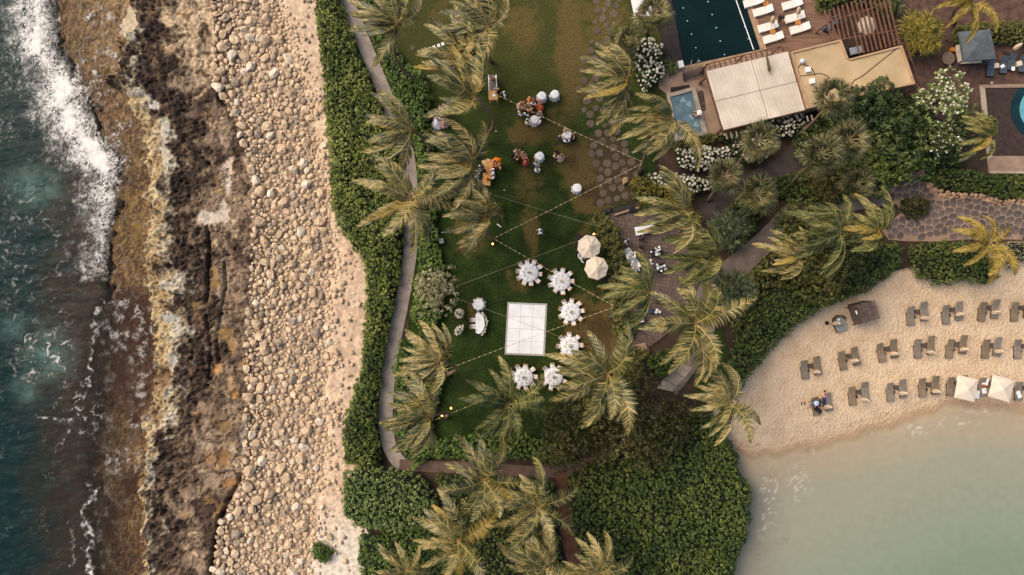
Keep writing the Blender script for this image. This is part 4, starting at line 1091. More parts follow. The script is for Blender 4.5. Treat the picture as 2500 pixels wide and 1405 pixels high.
# ------------------------------------------------------------------ trees with limbs and clumped crowns
def tree(name, label, cx, cy, rpx, h, leaf, seed, nl=9, squash=0.55, spacing=0.36, ll=.2, lw=.12, nleaf=12, base=None, fl=None, rad=.28, gaps=.15):
    r = np.random.default_rng(seed)
    root_p = P(cx, cy, h * .8)
    if base is not None: bp_ = P(base[0], base[1], 0)
    else: bp_ = Vector((root_p.x * .99, root_p.y * .99, 0))
    root = thing(name, label, 'tree', (bp_.x, bp_.y, -.05))
    c0 = Vector((root_p.x - bp_.x, root_p.y - bp_.y, h * .72))
    Rw = rpx * MPP * (CAM_H - h) / CAM_H
    lobes = []
    for i in range(nl):
        a = i * 2.399 + r.uniform(-.3, .3); rr = Rw * math.sqrt((i + .3) / nl) * .72
        lobes.append((c0.x + rr * math.cos(a), c0.y + rr * math.sin(a), c0.z + r.uniform(-.12, .22) * h * (1 - .5 * i / nl), Rw * r.uniform(.3, .46)))
    t = MB()
    t.tube([(0, 0, 0), (c0.x * .3, c0.y * .3, h * .25), (c0.x * .8, c0.y * .8, h * .5)], [h * .035 + .06, h * .028 + .04, h * .02 + .03], 8)
    for (x, y, z, q) in lobes:
        t.tube([(c0.x * .6, c0.y * .6, h * .38), ((x + c0.x) / 2, (y + c0.y) / 2, z * .78), (x, y, z)], [.09, .06, .03], 5)
    t.put('trunk', m_wood, root)
    C, Nn, T = [], [], []
    for (x, y, z, q) in lobes:
        n = max(12, int(2.6 * q * q * 3.1 / spacing ** 2 * .55))
        d = r.normal(size=(n, 3)); d[:, 2] = np.abs(d[:, 2]) - .25; d /= np.linalg.norm(d, axis=1)[:, None]
        keep_ = r.random(n) > gaps; d = d[keep_]; n = len(d)
        wob = 1 + .25 * r.normal(size=(n, 1)) * .5
        C.append(np.array([x, y, z]) + d * q * wob * np.array([1, 1, squash + .25])); Nn.append(d); T.append(np.clip(r.normal(.5, .12) + r.normal(0, .1, n), 0, 1))
    C, Nn, T = np.concatenate(C), np.concatenate(Nn), np.concatenate(T)
    put('crown', leaf_mesh('crown', C, Nn, rad, nleaf, ll, lw, seed, tint=T), leaf, root)
    if fl:
        fmesh = flower_mesh(fl[1]); ch = r.choice(len(C), min(fl[0], len(C)), replace=False)
        ch = [i for i in ch if Nn[i][2] > .2 and (fl[2] is None or math.hypot(C[i][0] - fl[2][0], C[i][1] - fl[2][1]) < fl[2][2])]
        for i in ch:
            put('flower', fmesh, m_flw, root, loc=tuple(C[i] + Nn[i] * rad * .9), rot=(r.normal() * .3, r.normal() * .3, r.uniform(0, 6)), scale=r.uniform(.7, 1.3))
    return root
tree('silver_tree', 'pale silvery leaved small tree at the left edge of the lawn', 1063, 712, 62, 4.5, lf_silver, 501, nl=12, ll=.2, lw=.09, gaps=.3)
tree('dark_tree', 'dark brown green tree at the lower right corner of the lawn', 1385, 1025, 75, 5, lf_dark, 503, nl=12)
tree('dark_tree', 'dark brown green tree between the lawn corner and the slab path', 1530, 960, 80, 5.5, lf_dark, 505, nl=12)
tree('dark_tree', 'largest dark brown green tree above the sea grape thicket', 1575, 1060, 95, 6, lf_dark, 507, nl=14)
tree('dark_tree', 'dark tree low beside the brown path below the lawn hedge', 1370, 1100, 62, 4, lf_dark, 509, nl=9)
tree('dark_tree', 'dark tree squeezed between slab path and beach palm', 1668, 1008, 50, 4.0, lf_dark, 511, nl=9)
tree('dark_tree', 'dark brown green tree under the lower fronds of the golden palm', 1460, 1010, 70, 5, lf_dark, 533, nl=11)
tree('dark_tree', 'dark tree beside the end of the brown garden path', 1480, 1080, 60, 4, lf_dark, 535, nl=9)
tree('olive_tree', 'broad olive green tree above the beach hedge under three palms', 2010, 625, 105, 4.5, lf_olive, 513, nl=16, ll=.24, lw=.16)
tree('olive_tree', 'olive green tree beside the curving path above the beach hedge', 1950, 540, 62, 4, lf_olive, 515, nl=10, ll=.24, lw=.16)
tree('round_tree', 'green tree right of the flat tan roof', 2140, 270, 72, 4.5, lf_tropic, 517, nl=12, ll=.34, lw=.14, rad=.36)
tree('round_tree', 'bright green tree below the corner of the flat tan roof', 2070, 285, 52, 4, lf_tropic, 519, nl=9, ll=.36, lw=.13, rad=.36)
tree('round_tree', 'green tree in the middle of the garden grove', 2190, 345, 75, 4.5, lf_tropic, 521, nl=12, ll=.34, lw=.14, rad=.36)
tree('round_tree', 'dark green tree at the lower end of the garden grove', 2120, 420, 70, 4, lf_grape, 523, nl=11, ll=.36, lw=.14, rad=.36)
tree('round_tree', 'dark green tree above the rock wall in the garden grove', 2230, 400, 60, 4, lf_grape, 525, nl=10, ll=.3, lw=.14)
tree('blossom_tree', 'tree covered with pale cream blossom beside the far right pool', 2310, 245, 66, 4.5, lf_pale, 527, nl=12, fl=(300, .11, None))
tree('blossom_tree', 'tree sprinkled with white blossom left of the small fan palm by the right pool', 2300, 345, 52, 4, lf_tropic, 529, nl=9, fl=(80, .10, None))
tree('round_tree', 'dark green tree beside the left corner of the right pool', 2350, 300, 52, 4, lf_tropic, 531, nl=9)

# spiky shrubs: long strap leaves from many heads
def strap_mesh(seed, n=46, L=1.1, w=.07, droop=.5):
    r = np.random.default_rng(seed); V, F, A = [], [], []
    for i in range(n):
        a = r.uniform(0, 6.283); e = r.uniform(.15, 1.3); l = L * r.uniform(.7, 1.1)
        d = np.array([math.cos(a) * math.cos(e), math.sin(a) * math.cos(e), math.sin(e)]); sd = np.array([-math.sin(a), math.cos(a), 0])
        b = len(V); rv = r.uniform(.1, .95)
        for t, ww in ((0, .8), (.35, 1), (.7, .7), (1, .08)):
            c = d * l * t + np.array([0, 0, -droop * l * t * t])
            V += [c - sd * w * ww / 2, c + sd * w * ww / 2]; A += [rv, rv]
        for k in range(3): F.append([b + 2 * k, b + 2 * k + 1, b + 2 * k + 3, b + 2 * k + 2])
    return np_mesh('leaf_head', np.array(V), np.array(F), {'rnd': A})
heads = [strap_mesh(600 + i) for i in range(5)]
def spiky(label, cx, cy, rpx, h, leaf, seed, n=16, name='strap_leaf_shrub', sc=1.0):
    r = np.random.default_rng(seed); c = P(cx, cy, h)
    root = thing(name, label, 'shrub', (c.x, c.y, 0))
    st = MB()
    for i in range(n):
        a = i * 2.399; rr = rpx * MPP * .8 * math.sqrt((i + .4) / n)
        x, y = rr * math.cos(a) + r.normal() * .1, rr * math.sin(a) + r.normal() * .1
        z = h * (1 - .5 * (rr / (rpx * MPP)) ** 2) - .35 + r.normal() * .15
        put('leaf_head', heads[int(r.integers(5))], leaf, root, loc=(x, y, z), rz=r.uniform(0, 6), scale=sc * r.uniform(.8, 1.2))
        st.tube([(x * .3, y * .3, 0), (x * .8, y * .8, z * .6), (x, y, z)], [.07, .05, .04], 5)
    st.put('stems', m_wood, root)
    return root
spiky('spiky grey green shrub inside the bend of the path', 1785, 560, 52, 2.2, lf_strap, 611, 22)
spiky('spiky grey green shrub below the bend of the path', 1805, 712, 56, 2.4, lf_strap, 613, 24)
spiky('yellow green spiky shrub, the large one beside the flat roof', 2262, 70, 56, 3.0, lf_yellow, 617, 30)
spiky('yellow green spiky shrub below the leaning palm by the terrace', 1660, 470, 30, 1.6, lf_yellow, 619, 9)
spiky('spiky green shrub among stepping stones and white flowers', 1518, 88, 34, 1.5, lf_olive, 621, 9)
spiky('small green agave on the wall beside the dark pool', 1640, 163, 14, .8, lf_tropic, 623, 4, sc=.7)
spiky('spiky yellow green shrub between terrace and dark path', 1690, 540, 28, 1.5, lf_yellow, 625, 8)
spiky('dark spiky plant at the top of the terrace', 1577, 506, 14, .9, lf_grape, 627, 4, sc=.8)
spiky('dark reddish spiky shrub between the lower fan palms', 2035, 440, 48, 1.8, lf_dark, 629, 18, sc=1.2)
hedge('green_shrub', 'dark leafy groundcover round the fan palm trunks below the tan roof', 'shrub', [(1960, 300), (2040, 270), (2110, 300), (2130, 380), (2090, 420), (2010, 410), (1950, 380), (1940, 340)], 1.5, lf_tropic, 463, spacing=.32, ll=.3, lw=.13, rad=.32)
hedge('green_shrub', 'dark leafy bed between the curving path and the dark path', 'shrub', [(1880, 500), (1920, 470), (1905, 430), (1850, 440), (1800, 480), (1760, 530), (1750, 590), (1790, 620), (1850, 560)], 1.0, lf_grape, 465, spacing=.32)
hedge('green_shrub', 'dark leafy bed left of the blossom trees', 'shrub', [(2120, 250), (2200, 230), (2270, 260), (2330, 330), (2360, 400), (2280, 400), (2240, 400), (2160, 380), (2110, 320)], 1.6, lf_tropic, 467, spacing=.32, ll=.3, lw=.13, rad=.32)
spiky('spiky plant at the top edge behind the pergola', 2187, 0, 26, 1.8, lf_tropic, 631, 8)
spiky('dark spiky plant under the left lawn palm', 1212, 515, 16, 1.0, lf_dark, 633, 5, sc=.8)
spiky('orange tipped shrub below the terrace bench', 1545, 880, 38, 1.6, lf_dark, 635, 10)
# ------------------------------------------------------------------ coconut palms bent by the wind (wind blows towards -x in palm space)
def frond_mesh(phi, elev, seed, L=4.55, gust=1.0):
    r = np.random.default_rng(seed)
    d = np.array([math.cos(phi) * math.cos(elev), math.sin(phi) * math.cos(elev), math.sin(elev)])
    wind = np.array([-1.0, 0.10 * r.normal(), 0.0]) * gust; n = 16; ds = L / n
    p = np.zeros(3); pts_, dirs = [p.copy()], [d.copy()]
    wstr = r.uniform(.75, 1.15)
    for i in range(n):
        s = (i + 1) / n
        lee = max(0.0, d @ wind)
        d = d + wind * (0.30 * s ** 0.9) * wstr * (1 - .6 * lee) + np.array([0, 0, -1]) * (0.10 * s + .02) + r.normal(size=3) * .012
        d /= np.linalg.norm(d); p = p + d * ds; pts_.append(p.copy()); dirs.append(d.copy())
    pts_, dirs = np.array(pts_), np.array(dirs)
    V, F, A = [], [], []
    # rachis: a flat three-sided spine
    for i in range(n + 1):
        t = dirs[i]; sd = np.cross(t, [0, 0, 1.0]); sd /= np.linalg.norm(sd) + 1e-6; up = np.cross(sd, t)
        ww = .042 * (1 - i / n) + .008
        V += [pts_[i] - sd * ww, pts_[i] + up * ww * .9, pts_[i] + sd * ww]; A += [.88] * 3
    for i in range(n):
        for k in range(2): F.append([3 * i + k, 3 * i + k + 1, 3 * i + 3 + k + 1, 3 * i + 3 + k])
    nst = 54
    for j in range(nst):
        s = .10 + .90 * (j + r.uniform(-.3, .3)) / nst
        s = min(max(s, .08), 1.0); f = s * n; i = min(int(f), n - 1); u = f - i
        q = pts_[i] * (1 - u) + pts_[i + 1] * u; t = dirs[i] * (1 - u) + dirs[i + 1] * u
        sd = np.cross(t, [0, 0, 1.0]); sd /= np.linalg.norm(sd) + 1e-6; up = np.cross(sd, t)
        ll = 0.92 * (0.45 + 0.55 * math.sin(math.pi * min(1, .18 + s * .86))) * (1.0 if s < .8 else 1 - 1.6 * (s - .8)) * r.uniform(.85, 1.1)
        for side in (-1, 1):
            dl = sd * side * (.95 - .25 * s) + t * (.55 + .5 * s) + up * .25
            dl /= np.linalg.norm(dl)
            wd = np.cross(t, dl); wd = np.cross(dl, wd); wd /= np.linalg.norm(wd) + 1e-6      # leaflet width lies along the rachis
            b = len(V); rv = float(np.clip(r.normal(.45, .24), 0, .9)); w0 = .085
            c = q.copy(); dd = dl.copy()
            for k, ww in enumerate((.7, 1.0, .75, .05)):
                V += [c - wd * w0 * ww / 2, c + wd * w0 * ww / 2]; A += [rv, rv]
                dd = dd + wind * .55 * wstr + np.array([0, 0, -.22]) + r.normal(size=3) * .05
                dd /= np.linalg.norm(dd); c = c + dd * ll / 3
            for k in range(3): F.append([b + 2 * k, b + 2 * k + 1, b + 2 * k + 3, b + 2 * k + 2])
    return np_mesh('frond', np.array(V), np.array(F), {'rnd': np.array(A)}, False)
FR = {}
NAZ = 14
for a in range(NAZ):
    for e in range(3):
        FO = frond_mesh(2 * math.pi * a / NAZ + rd.uniform(-.12, .12), (.15, .5, .9)[e] + rd.uniform(-.08, .08), 1700 + a * 3 + e, 4.9, .42); FR[a, e, 1] = FO
        FR[a, e] = frond_mesh(2 * math.pi * a / NAZ + rd.uniform(-.12, .12), (.25, .62, 1.0)[e] + rd.uniform(-.08, .08), 700 + a * 3 + e)
lf_palm = leafmat('leaf_palm', [(34, 41, 16), (76, 78, 34), (122, 113, 56), (176, 156, 92), (210, 178, 114)], rnd=.10, nscale=.22, trans=.3, rough=.45, spec=.5)
lf_palm_y = leafmat('leaf_palm_golden', [(84, 76, 24), (128, 110, 40), (162, 136, 58), (192, 162, 82), (206, 174, 100)], rnd=.06, nscale=.3, trans=.3)
lf_palm_g = leafmat('leaf_palm_green', [(28, 40, 14), (60, 70, 28), (98, 100, 44), (142, 132, 72), (186, 164, 100)], rnd=.10, nscale=.22, trans=.3)
m_trunk = mat('palm_trunk', (96, 76, 60), (138, 112, 90), scale=1.5, rough=0.9, bump=0.7, bscale=6, stretch=(1, 1, 4))
m_coco = mat('coconut', (150, 110, 50), (112, 84, 40), scale=3, rough=.6)
m_sheath = mat('palm_sheath', (176, 130, 84), (120, 84, 54), scale=3, rough=.85)
def trunk_line(b, c, r, bend=.12):
    v = c - b; sd = Vector((-v.y, v.x, 0)); L = max(v.length, .1)
    sd = sd.normalized() * L * bend * r.uniform(-1, 1) if sd.length > .01 else Vector((0, 0, 0))
    out = []
    for i in range(9):
        t = i / 8
        q = b + Vector((v.x * t ** .8, v.y * t ** .8, v.z * t)) + sd * math.sin(math.pi * t)
        out.append(q - b)
    return out
def palm(label, cx, cy, h, base=None, n=20, rot=0.0, sc=1.0, leaf=None, seed=0, is_open=False):
    r = random.Random(seed + 900)
    c = P(cx, cy, h)
    b = P(base[0], base[1], 0) if base else Vector((c.x * 1.0 + r.uniform(.3, 1.0), c.y + r.uniform(-.5, .5), 0))
    root = thing('coconut_palm', label, 'palm tree', (b.x, b.y, -.05), 0, 'wind-swept coconut palms')
    ln = trunk_line(b, c, r)
    t = MB(); t.tube(ln, [.24, .17, .15, .14, .135, .13, .125, .12, .12], 9)
    t.put('trunk', m_trunk, root, smooth=True)
    top = ln[-1]
    s = MB(); s.lathe([(.13, -.35), (.22, -.1), (.24, .12), (.1, .42)], 8, M=Matrix.Translation(top)); s = s.put('crown_sheath', m_sheath, root)
    for k in range(r.randint(2, 5)):
        a = r.uniform(0, 6.28)
        m = MB(); m.ell((0, 0, 0), (.12, .12, .15), 7, 5); m.put('coconut', m_coco, s, loc=top + Vector((.27 * math.cos(a), .27 * math.sin(a), -.12)))
    lf = leaf or lf_palm
    tx, ty, tw = r.uniform(-.16, .16), r.uniform(-.16, .16), r.uniform(-.3, .3)
    n = n + r.randint(-4, 3)
    for k in range(n + (1 if is_open else 7)):
        a = (k * 2.39996 + r.uniform(-.25, .25)) % (2 * math.pi)
        ai = int(round(a / (2 * math.pi) * NAZ)) % NAZ
        e = min(2, int(3 * k / (n + (1 if is_open else 7))))
        # windward side carries fewer fronds
        if is_open:
            if math.cos(a) > .5 and r.random() < .45: continue
        elif math.cos(a) > .72 or (math.cos(a) > .2 and r.random() < .4): continue
        put('frond', FR[ai, e, 1] if is_open or r.random() < .22 else FR[ai, e], lf if r.random() > .03 else lf_palm_y, root, loc=top + Vector((0, 0, .1 + .2 * k / n)), rot=(tx + r.uniform(-.14, .14), ty + r.uniform(-.14, .14), rot + tw + r.uniform(-.22, .22)), scale=sc * .98 * r.uniform(.72, 1.1))
    return root
PALMS = [
    ('wind-swept coconut palm at the top left with its long trunk over the hedge', 970, 60, 12.5, (1030, 205), 22, -.15, 1.0, 0),
    ('topmost coconut palm over the upper lawn', 1191, 68, 12, (1199, 150), 20, -.35, .92, 0),
    ('coconut palm between the topmost palm and the bar counter', 1140, 142, 11, (1160, 215), 19, -.3, 1.0, 0),
    ('large coconut palm with a bowed trunk left of the wooden bar', 1157, 236, 13, (1173, 345), 20, -.35, 1.0, 0),
    ('coconut palm over the coastal path left of the wedding dress', 1004, 318, 12, (1045, 372), 20, -.2, .98, 0),
    ('coconut palm leaning over the wooden dining table', 1151, 404, 11.5, (1174, 474), 20, -.05, 1.0, 0),
    ('coconut palm across the coastal path left of the hedge bend', 1004, 487, 12, (1050, 500), 20, .05, .98, 0),
    ('coconut palm holding the light strings in the middle of the lawn', 1186, 530, 10.5, (1204, 588), 19, .0, .88, 0),
    ('tall coconut palm leaning over the hot tub', 1637, 293, 12, (1562, 425), 23, .12, 1.08, 0),
    ('coconut palm beside the stepping stones left of the hot tub', 1529, 198, 10, (1537, 228), 19, .0, .98, 0),
    ('coconut palm leaning over the plate table on the terrace', 1668, 515, 11, (1616, 556), 20, .0, .98, 0),
    ('coconut palm over the right side of the terrace', 1734, 626, 10, (1668, 655), 20, .1, 1.0, 2),
    ('coconut palm between parasols and terrace in its lower half', 1583, 715, 10, (1560, 720), 18, -.1, 1.0, 2),
    ('big coconut palm at the lower end of the terrace', 1697, 790, 10.5, (1672, 800), 22, .0, 1.08, 0),
    ('coconut palm beside the lower coastal path, upper of two', 1073, 880, 10.5, (1090, 918), 19, -.15, .95, 0),
    ('coconut palm beside the lower coastal path, lower of two', 1047, 1017, 11, (1090, 1020), 20, .05, .98, 0),
    ('coconut palm in the lower middle of the lawn by a torch', 1241, 988, 9, (1248, 980), 18, .1, .92, 2),
    ('large golden green palm covering two dining tables', 1483, 913, 10.5, (1478, 900), 23, .1, 1.08, 0),
    ('coconut palm over the brown path below the lawn', 1183, 1172, 9.5, (1180, 1150), 18, -.3, .9, 0),
    ('coconut palm below the lawn beside the red soil path', 1314, 1238, 9.5, (1310, 1210), 19, -.1, .95, 0),
    ('coconut palm near the bottom left of the palm group', 1121, 1320, 10, (1118, 1280), 20, -.05, 1.0, 0),
    ('coconut palm at the bottom edge beside the soil path', 1330, 1384, 9, (1326, 1340), 18, -.1, .95, 0),
    ('coconut palm cut by the bottom edge right of the soil path', 1462, 1400, 9, (1452, 1370), 16, -.2, .8, 0),
    ('low young palm at the bottom edge beside the shrub mass', 995, 1390, 6, (1000, 1375), 14, -.2, .75, 0),
    ('coconut palm leaning over the beach from the sea grape thicket', 1782, 985, 8.5, (1740, 985), 19, .1, .9, 0),
    ('coconut palm above the beach hedge nearest the path', 1949, 630, 8, (1940, 628), 17, .05, .82, 0),
    ('coconut palm in the middle of three above the beach hedge', 2047, 570, 9, (2030, 575), 19, -.1, .95, 2),
    ('coconut palm rightmost of three above the beach hedge', 2140, 566, 8.5, (2120, 575), 17, -.3, .88, 2),
    ('yellow green palm at the right above the beach', 2414, 594, 7, (2395, 600), 13, .1, .9, 1),
    ('golden palm at the top right corner over the gravel', 2366, 12, 8, (2330, 58), 10, .6, .8, 1),
    ('tattered palm at the left side of the far right pool', 2412, 338, 7, (2350, 375), 16, .1, .7, 2),
]
for i, (lab, cx, cy, h, b, n, ro, sc, lf) in enumerate(PALMS):
    palm(lab, cx, cy, h, b, n, ro, sc, (lf_palm, lf_palm_y, lf_palm_g)[lf], i, i in (6, 13, 16, 17, 18, 19, 20, 21, 22, 23, 28))

# ------------------------------------------------------------------ fan palms
def fan_mesh(seed):
    r = np.random.default_rng(seed); V, F, A = [], [], []
    pl = 1.15
    sdv = np.array([0, 1.0, 0])
    for k in range(4):                                      # petiole
        x = pl * k / 3; z = -.12 * (k / 3) ** 2
        V += [(x, -.02, z), (x, .02, z)]; A += [1, 1]
    for k in range(3): F.append([2 * k, 2 * k + 1, 2 * k + 3, 2 * k + 2])
    ns = 22
    for i in range(ns):
        a = -2.0 + 4.0 * i / (ns - 1); l = .95 * (1 - .18 * abs(a) / 2) * r.uniform(.9, 1.1)
        d = np.array([math.cos(a), math.sin(a), 0]); sd = np.array([-math.sin(a), math.cos(a), 0])
        b = len(V); rv = float(np.clip(r.normal(.45, .2), 0, .9))
        for t, ww in ((0.02, .2), (.45, 1), (.75, .6), (1, .05)):
            c = np.array([pl, 0, -.12]) + d * l * t + np.array([0, 0, .10 * abs(a) * t - .45 * max(0, t - .4) ** 1.5 * l])
            V += [tuple(c - sd * .05 * ww), tuple(c + sd * .05 * ww)]; A += [rv, rv]
        for k in range(3): F.append([b + 2 * k, b + 2 * k + 1, b + 2 * k + 3, b + 2 * k + 2])
    return np_mesh('fan_leaf', np.array(V, float), np.array(F), {'rnd': np.array(A)})
fans = [fan_mesh(800 + i) for i in range(5)]
lf_fan = leafmat('leaf_fan', [(28, 34, 18), (58, 62, 34), (94, 92, 54), (140, 128, 84), (180, 158, 112)], rnd=.10, nscale=.4, trans=.2)
lf_fan_d = leafmat('leaf_fan_dark', [(24, 30, 16), (54, 58, 32), (88, 86, 50), (130, 120, 78), (170, 150, 104)], rnd=.10, nscale=.4, trans=.2)
def fan_palm(label, cx, cy, h, base, n=26, sc=1.0, leaf=None, seed=0):
    r = random.Random(seed + 40); c = P(cx, cy, h); b = P(base[0], base[1], 0)
    root = thing('fan_palm', label, 'palm tree', (b.x, b.y, -.05), 0, 'fan palms of the garden')
    ln = trunk_line(b, c, r, .05)
    t = MB(); t.tube(ln, [.2, .15, .14, .13, .13, .125, .12, .12, .12], 8); t.put('trunk', m_trunk, root, smooth=True)
    put('heart_leaf', heads[seed % 5], leaf or lf_fan, root, loc=ln[-1], scale=.7 * sc)
    for k in range(n):
        e = -.35 + 1.6 * k / n
        a = k * 2.39996 + r.uniform(-.2, .2)
        put('fan_leaf', fans[k % 5], leaf or lf_fan, root, loc=ln[-1] + Vector((0, 0, .05)), rot=(r.uniform(-.25, .25), -e, a), scale=sc * r.uniform(.85, 1.1))
for i, (lab, cx, cy, h, b, sc, lf) in enumerate([
        ('fan palm with a pale leaning trunk below the pale roof', 1852, 345, 7, (1793, 410), .95, 0),
        ('fan palm leaning left of the dark path', 1770, 430, 6.5, (1729, 492), .85, 0),
        ('fan palm standing upright beside the dark path', 1848, 475, 6, (1845, 500), 1.0, 0),
        ('fan palm over the corner of the flat tan roof', 2030, 240, 7.5, (1938, 342), .95, 0),
        ('fan palm with the long pale trunk right of the dark path', 2003, 378, 7, (1927, 454), 1.05, 0),
        ('fan palm standing in the garden grove next to the long-trunked one', 2072, 342, 6.5, (2050, 370), 1.0, 0),
        ('dark fan palm low in the garden grove', 2090, 450, 4, (2085, 455), .9, 1),
        ('fan palm at the corner of the dark pool', 1594, 34, 6, (1580, 85), .95, 0),
        ('small fan palm above the stepping stones', 1533, 100, 4, (1530, 112), .7, 1)]):
    fan_palm(lab, cx, cy, h, b, 26, sc, (lf_fan, lf_fan_d)[lf], i)
# ------------------------------------------------------------------ pool, deck and buildings
def quad_frame(tl, tr, br, bl):
    """returns f(u,v)-> photo pixel, u right 0..1, v down 0..1"""
    def f(u, v):
        a = (tl[0] + (tr[0] - tl[0]) * u, tl[1] + (tr[1] - tl[1]) * u); b = (bl[0] + (br[0] - bl[0]) * u, bl[1] + (br[1] - bl[1]) * u)
        return (a[0] + (b[0] - a[0]) * v, a[1] + (b[1] - a[1]) * v)
    return f
def slab_px(name, pts_, z0, z1, m, parent=None, zref=None, taper=0):
    z = z1 if zref is None else zref
    w = PP(pts_, z); c = sum(w, Vector()) / len(w)
    if parent is not None:
        pl = parent.location
        return MB().prism([(v.x - pl.x, v.y - pl.y) for v in w], z0 - pl.z, z1 - pl.z, taper=taper).put(name, m, parent)
    return MB().prism([(v.x - c.x, v.y - c.y) for v in w], z0, z1, taper=taper).put(name, m, None, loc=(c.x, c.y, 0))
m_pool = mat('pool_water', (9, 27, 28), (12, 33, 33), scale=0.4, rough=0.2, bump=0.25, bscale=3, spec=0.15)
m_ptile = mat('pool_edge_dark', (34, 28, 26), (52, 42, 36), scale=3, rough=0.7, bump=.2)
m_cop = mat('pool_coping', (150, 122, 94), (172, 142, 112), scale=1.5, rough=0.85, bump=.25, bscale=12)
m_deck = mat('deck_wood', (104, 78, 62), (140, 108, 86), scale=1.2, rough=0.85, bump=.4, bscale=6, stretch=(.35, 6, 1))
m_lite = mat('pool_light', (190, 225, 235), (200, 235, 245), rough=.4, emit=((190, 225, 240), 0.15))
pool = thing('swimming_pool', 'dark teal swimming pool with rows of tiny white lights', 'pool', tuple(P(1735, 60, 0)))
slab_px('water', [(1632, -50), (1801, -50), (1856, 121), (1670, 161)], -1.0, -0.04, m_pool, pool)
slab_px('infinity_edge', [(1600, -50), (1631, -50), (1669, 162), (1626, 150), (1608, 60)], -1.0, 0.10, m_ptile, pool)
slab_px('coping', [(1801.5, -50), (1817, -50), (1873, 122), (1857, 121)], -0.5, 0.09, m_cop, pool)
slab_px('coping', [(1671, 161.5), (1857, 121.5), (1873, 122.5), (1860, 130), (1722, 166), (1716, 160), (1672, 172)], -0.5, 0.087, m_cop, pool)
ln = MB(); a, b = P(1800, 0, 0), P(1840, 122, 0); pl = pool.location
for lst in ([(1786, -30), (1840, 122)],):
    a, b = P(*lst[0], 0) - pl, P(*lst[1], 0) - pl
    MB().tube([(a.x, a.y, .0), (b.x, b.y, .0)], .05, 6).put('lane_rope', m_white, pool)
ld = MB().lathe([(.055, 0), (.045, .02)], 10).mesh('pool_light')
for (x, y) in [(785, 57), (815, 150), (845, 245), (875, 342), (903, 437), (962, 12), (992, 105), (1021, 199), (1050, 294), (1080, 390), (1195, 100), (1225, 190), (1250, 278)]:
    p = P(1400 + x / 2.927, y / 2.927, 0) - pl
    put('pool_light', ld, m_lite, pool, loc=(p.x, p.y, -.035))
m_chrome = mat('steel', (170, 165, 160), (190, 185, 180), rough=.3, metal=.8)
for q in ((1683, 158), (1699, 155)):                        # hand rails
    p = P(*q, 0) - pl
    MB().tube([(p.x - .1, p.y - .35, 0), (p.x - .1, p.y - .3, .7), (p.x, p.y, .85), (p.x + .1, p.y + .3, .6), (p.x + .15, p.y + .45, -.1)], .03, 6).put('hand_rail', m_chrome, pool, smooth=True)
# deck of planks
deck_poly = [(1817.5, -50), (2010, -50), (2030, 60), (2050, 95), (1930, 130), (1874, 122)]
dk = slab_px('pool_deck', deck_poly, -.05, .05, m_deck)
tag(dk, 'brown timber deck beside the dark pool', None, kind='structure')
# walkway between pool, tub and pavilion
m_wall = mat('pale_render', (158, 138, 116), (178, 158, 134), scale=1.5, rough=.9, bump=.3, bscale=12)
wk = slab_px('walkway', [(1610, 170), (1716, 160), (1724, 176), (1768, 330), (1740, 335), (1722, 330), (1690, 215), (1630, 232), (1608, 215)], -.05, .03, m_pave)
tag(wk, 'stained beige walkway between pool and hot tub', None, kind='structure')
m_stain = mat('dark_plank', (40, 36, 36), (60, 52, 50), scale=2, rough=.8)
for i, (lab, f4) in enumerate((('dark slatted bench against the pool wall', ((1667, 178), (1718, 164), (1722, 182), (1670, 198))), ('dark slatted grating above the hot tub', ((1637, 214), (1682, 207), (1686, 216), (1638, 227))), ('dark slatted grating along the right side of the hot tub', ((1703, 222), (1716, 220), (1724, 270), (1712, 272))))):
    fr = quad_frame(*f4); c = P(*fr(.5, .5), .1)
    b_ = thing('slatted_bench' if i == 0 else 'slatted_grating', lab, 'bench' if i == 0 else 'grating', (c.x, c.y, 0.03))
    hgt = .42 if i == 0 else .1
    nsl = 5 if i < 2 else 12
    for k in range(nsl):
        u0, u1 = k / nsl + .02, (k + .62) / nsl
        q = [fr(0, u0), fr(1, u0), fr(1, u1), fr(0, u1)]
        slab_px('slat', q, .03 + hgt - .05, .03 + hgt, m_stain, b_)
    for (u, v) in ((.05, .5), (.95, .5)):
        q = [fr(u - .03, .1), fr(u + .03, .1), fr(u + .03, .9), fr(u - .03, .9)]
        slab_px('leg', q, .03, .03 + hgt - .053, m_stain, b_)
slab_px('towel_box', [(1655, 150), (1667, 147), (1671, 163), (1659, 166)], .03, .75, m_white)
tag(COL.objects[-1], 'white box standing at the lower left corner of the dark pool', 'box')
# hot tub
tub = thing('hot_tub', 'square blue hot tub with a grey stone rim', 'hot tub', tuple(P(1675, 280, 0)))
m_tub = mat('tub_water', (78, 100, 108), (100, 122, 128), scale=1.2, rough=.2, bump=.5, bscale=3)
m_rim = mat('tub_rim', (140, 128, 112), (166, 152, 134), scale=2, rough=.85, bump=.3)
IN = [(1637, 237), (1690, 222), (1716, 322), (1655, 334)]; OUT = [(1628, 230), (1697, 211), (1729, 328), (1650, 346)]
slab_px('water', IN, -.6, .12, m_tub, tub)
for k in range(4):
    j = (k + 1) % 4
    q = [OUT[k], OUT[j], IN[j], IN[k]]
    sgn = .002 * k
    slab_px('rim', q, -.1, .28 + sgn, m_rim, tub)
for (x, y) in ((1668, 245), (1682, 255), (1690, 285), (1660, 300), (1675, 318), (1700, 305)):   # foam above the jets
    p = P(x, y, .13) - tub.location
    m = MB(); m.lathe([(.26, 0), (.16, .02), (.05, .04)], 16, wob=lambda a, i: .22 * math.sin(3 * a + x) + .14 * math.sin(7 * a + y)); m.put('jet_foam', mat('foam', (104, 134, 144), (136, 158, 164), scale=4, rough=.6), tub, loc=p)
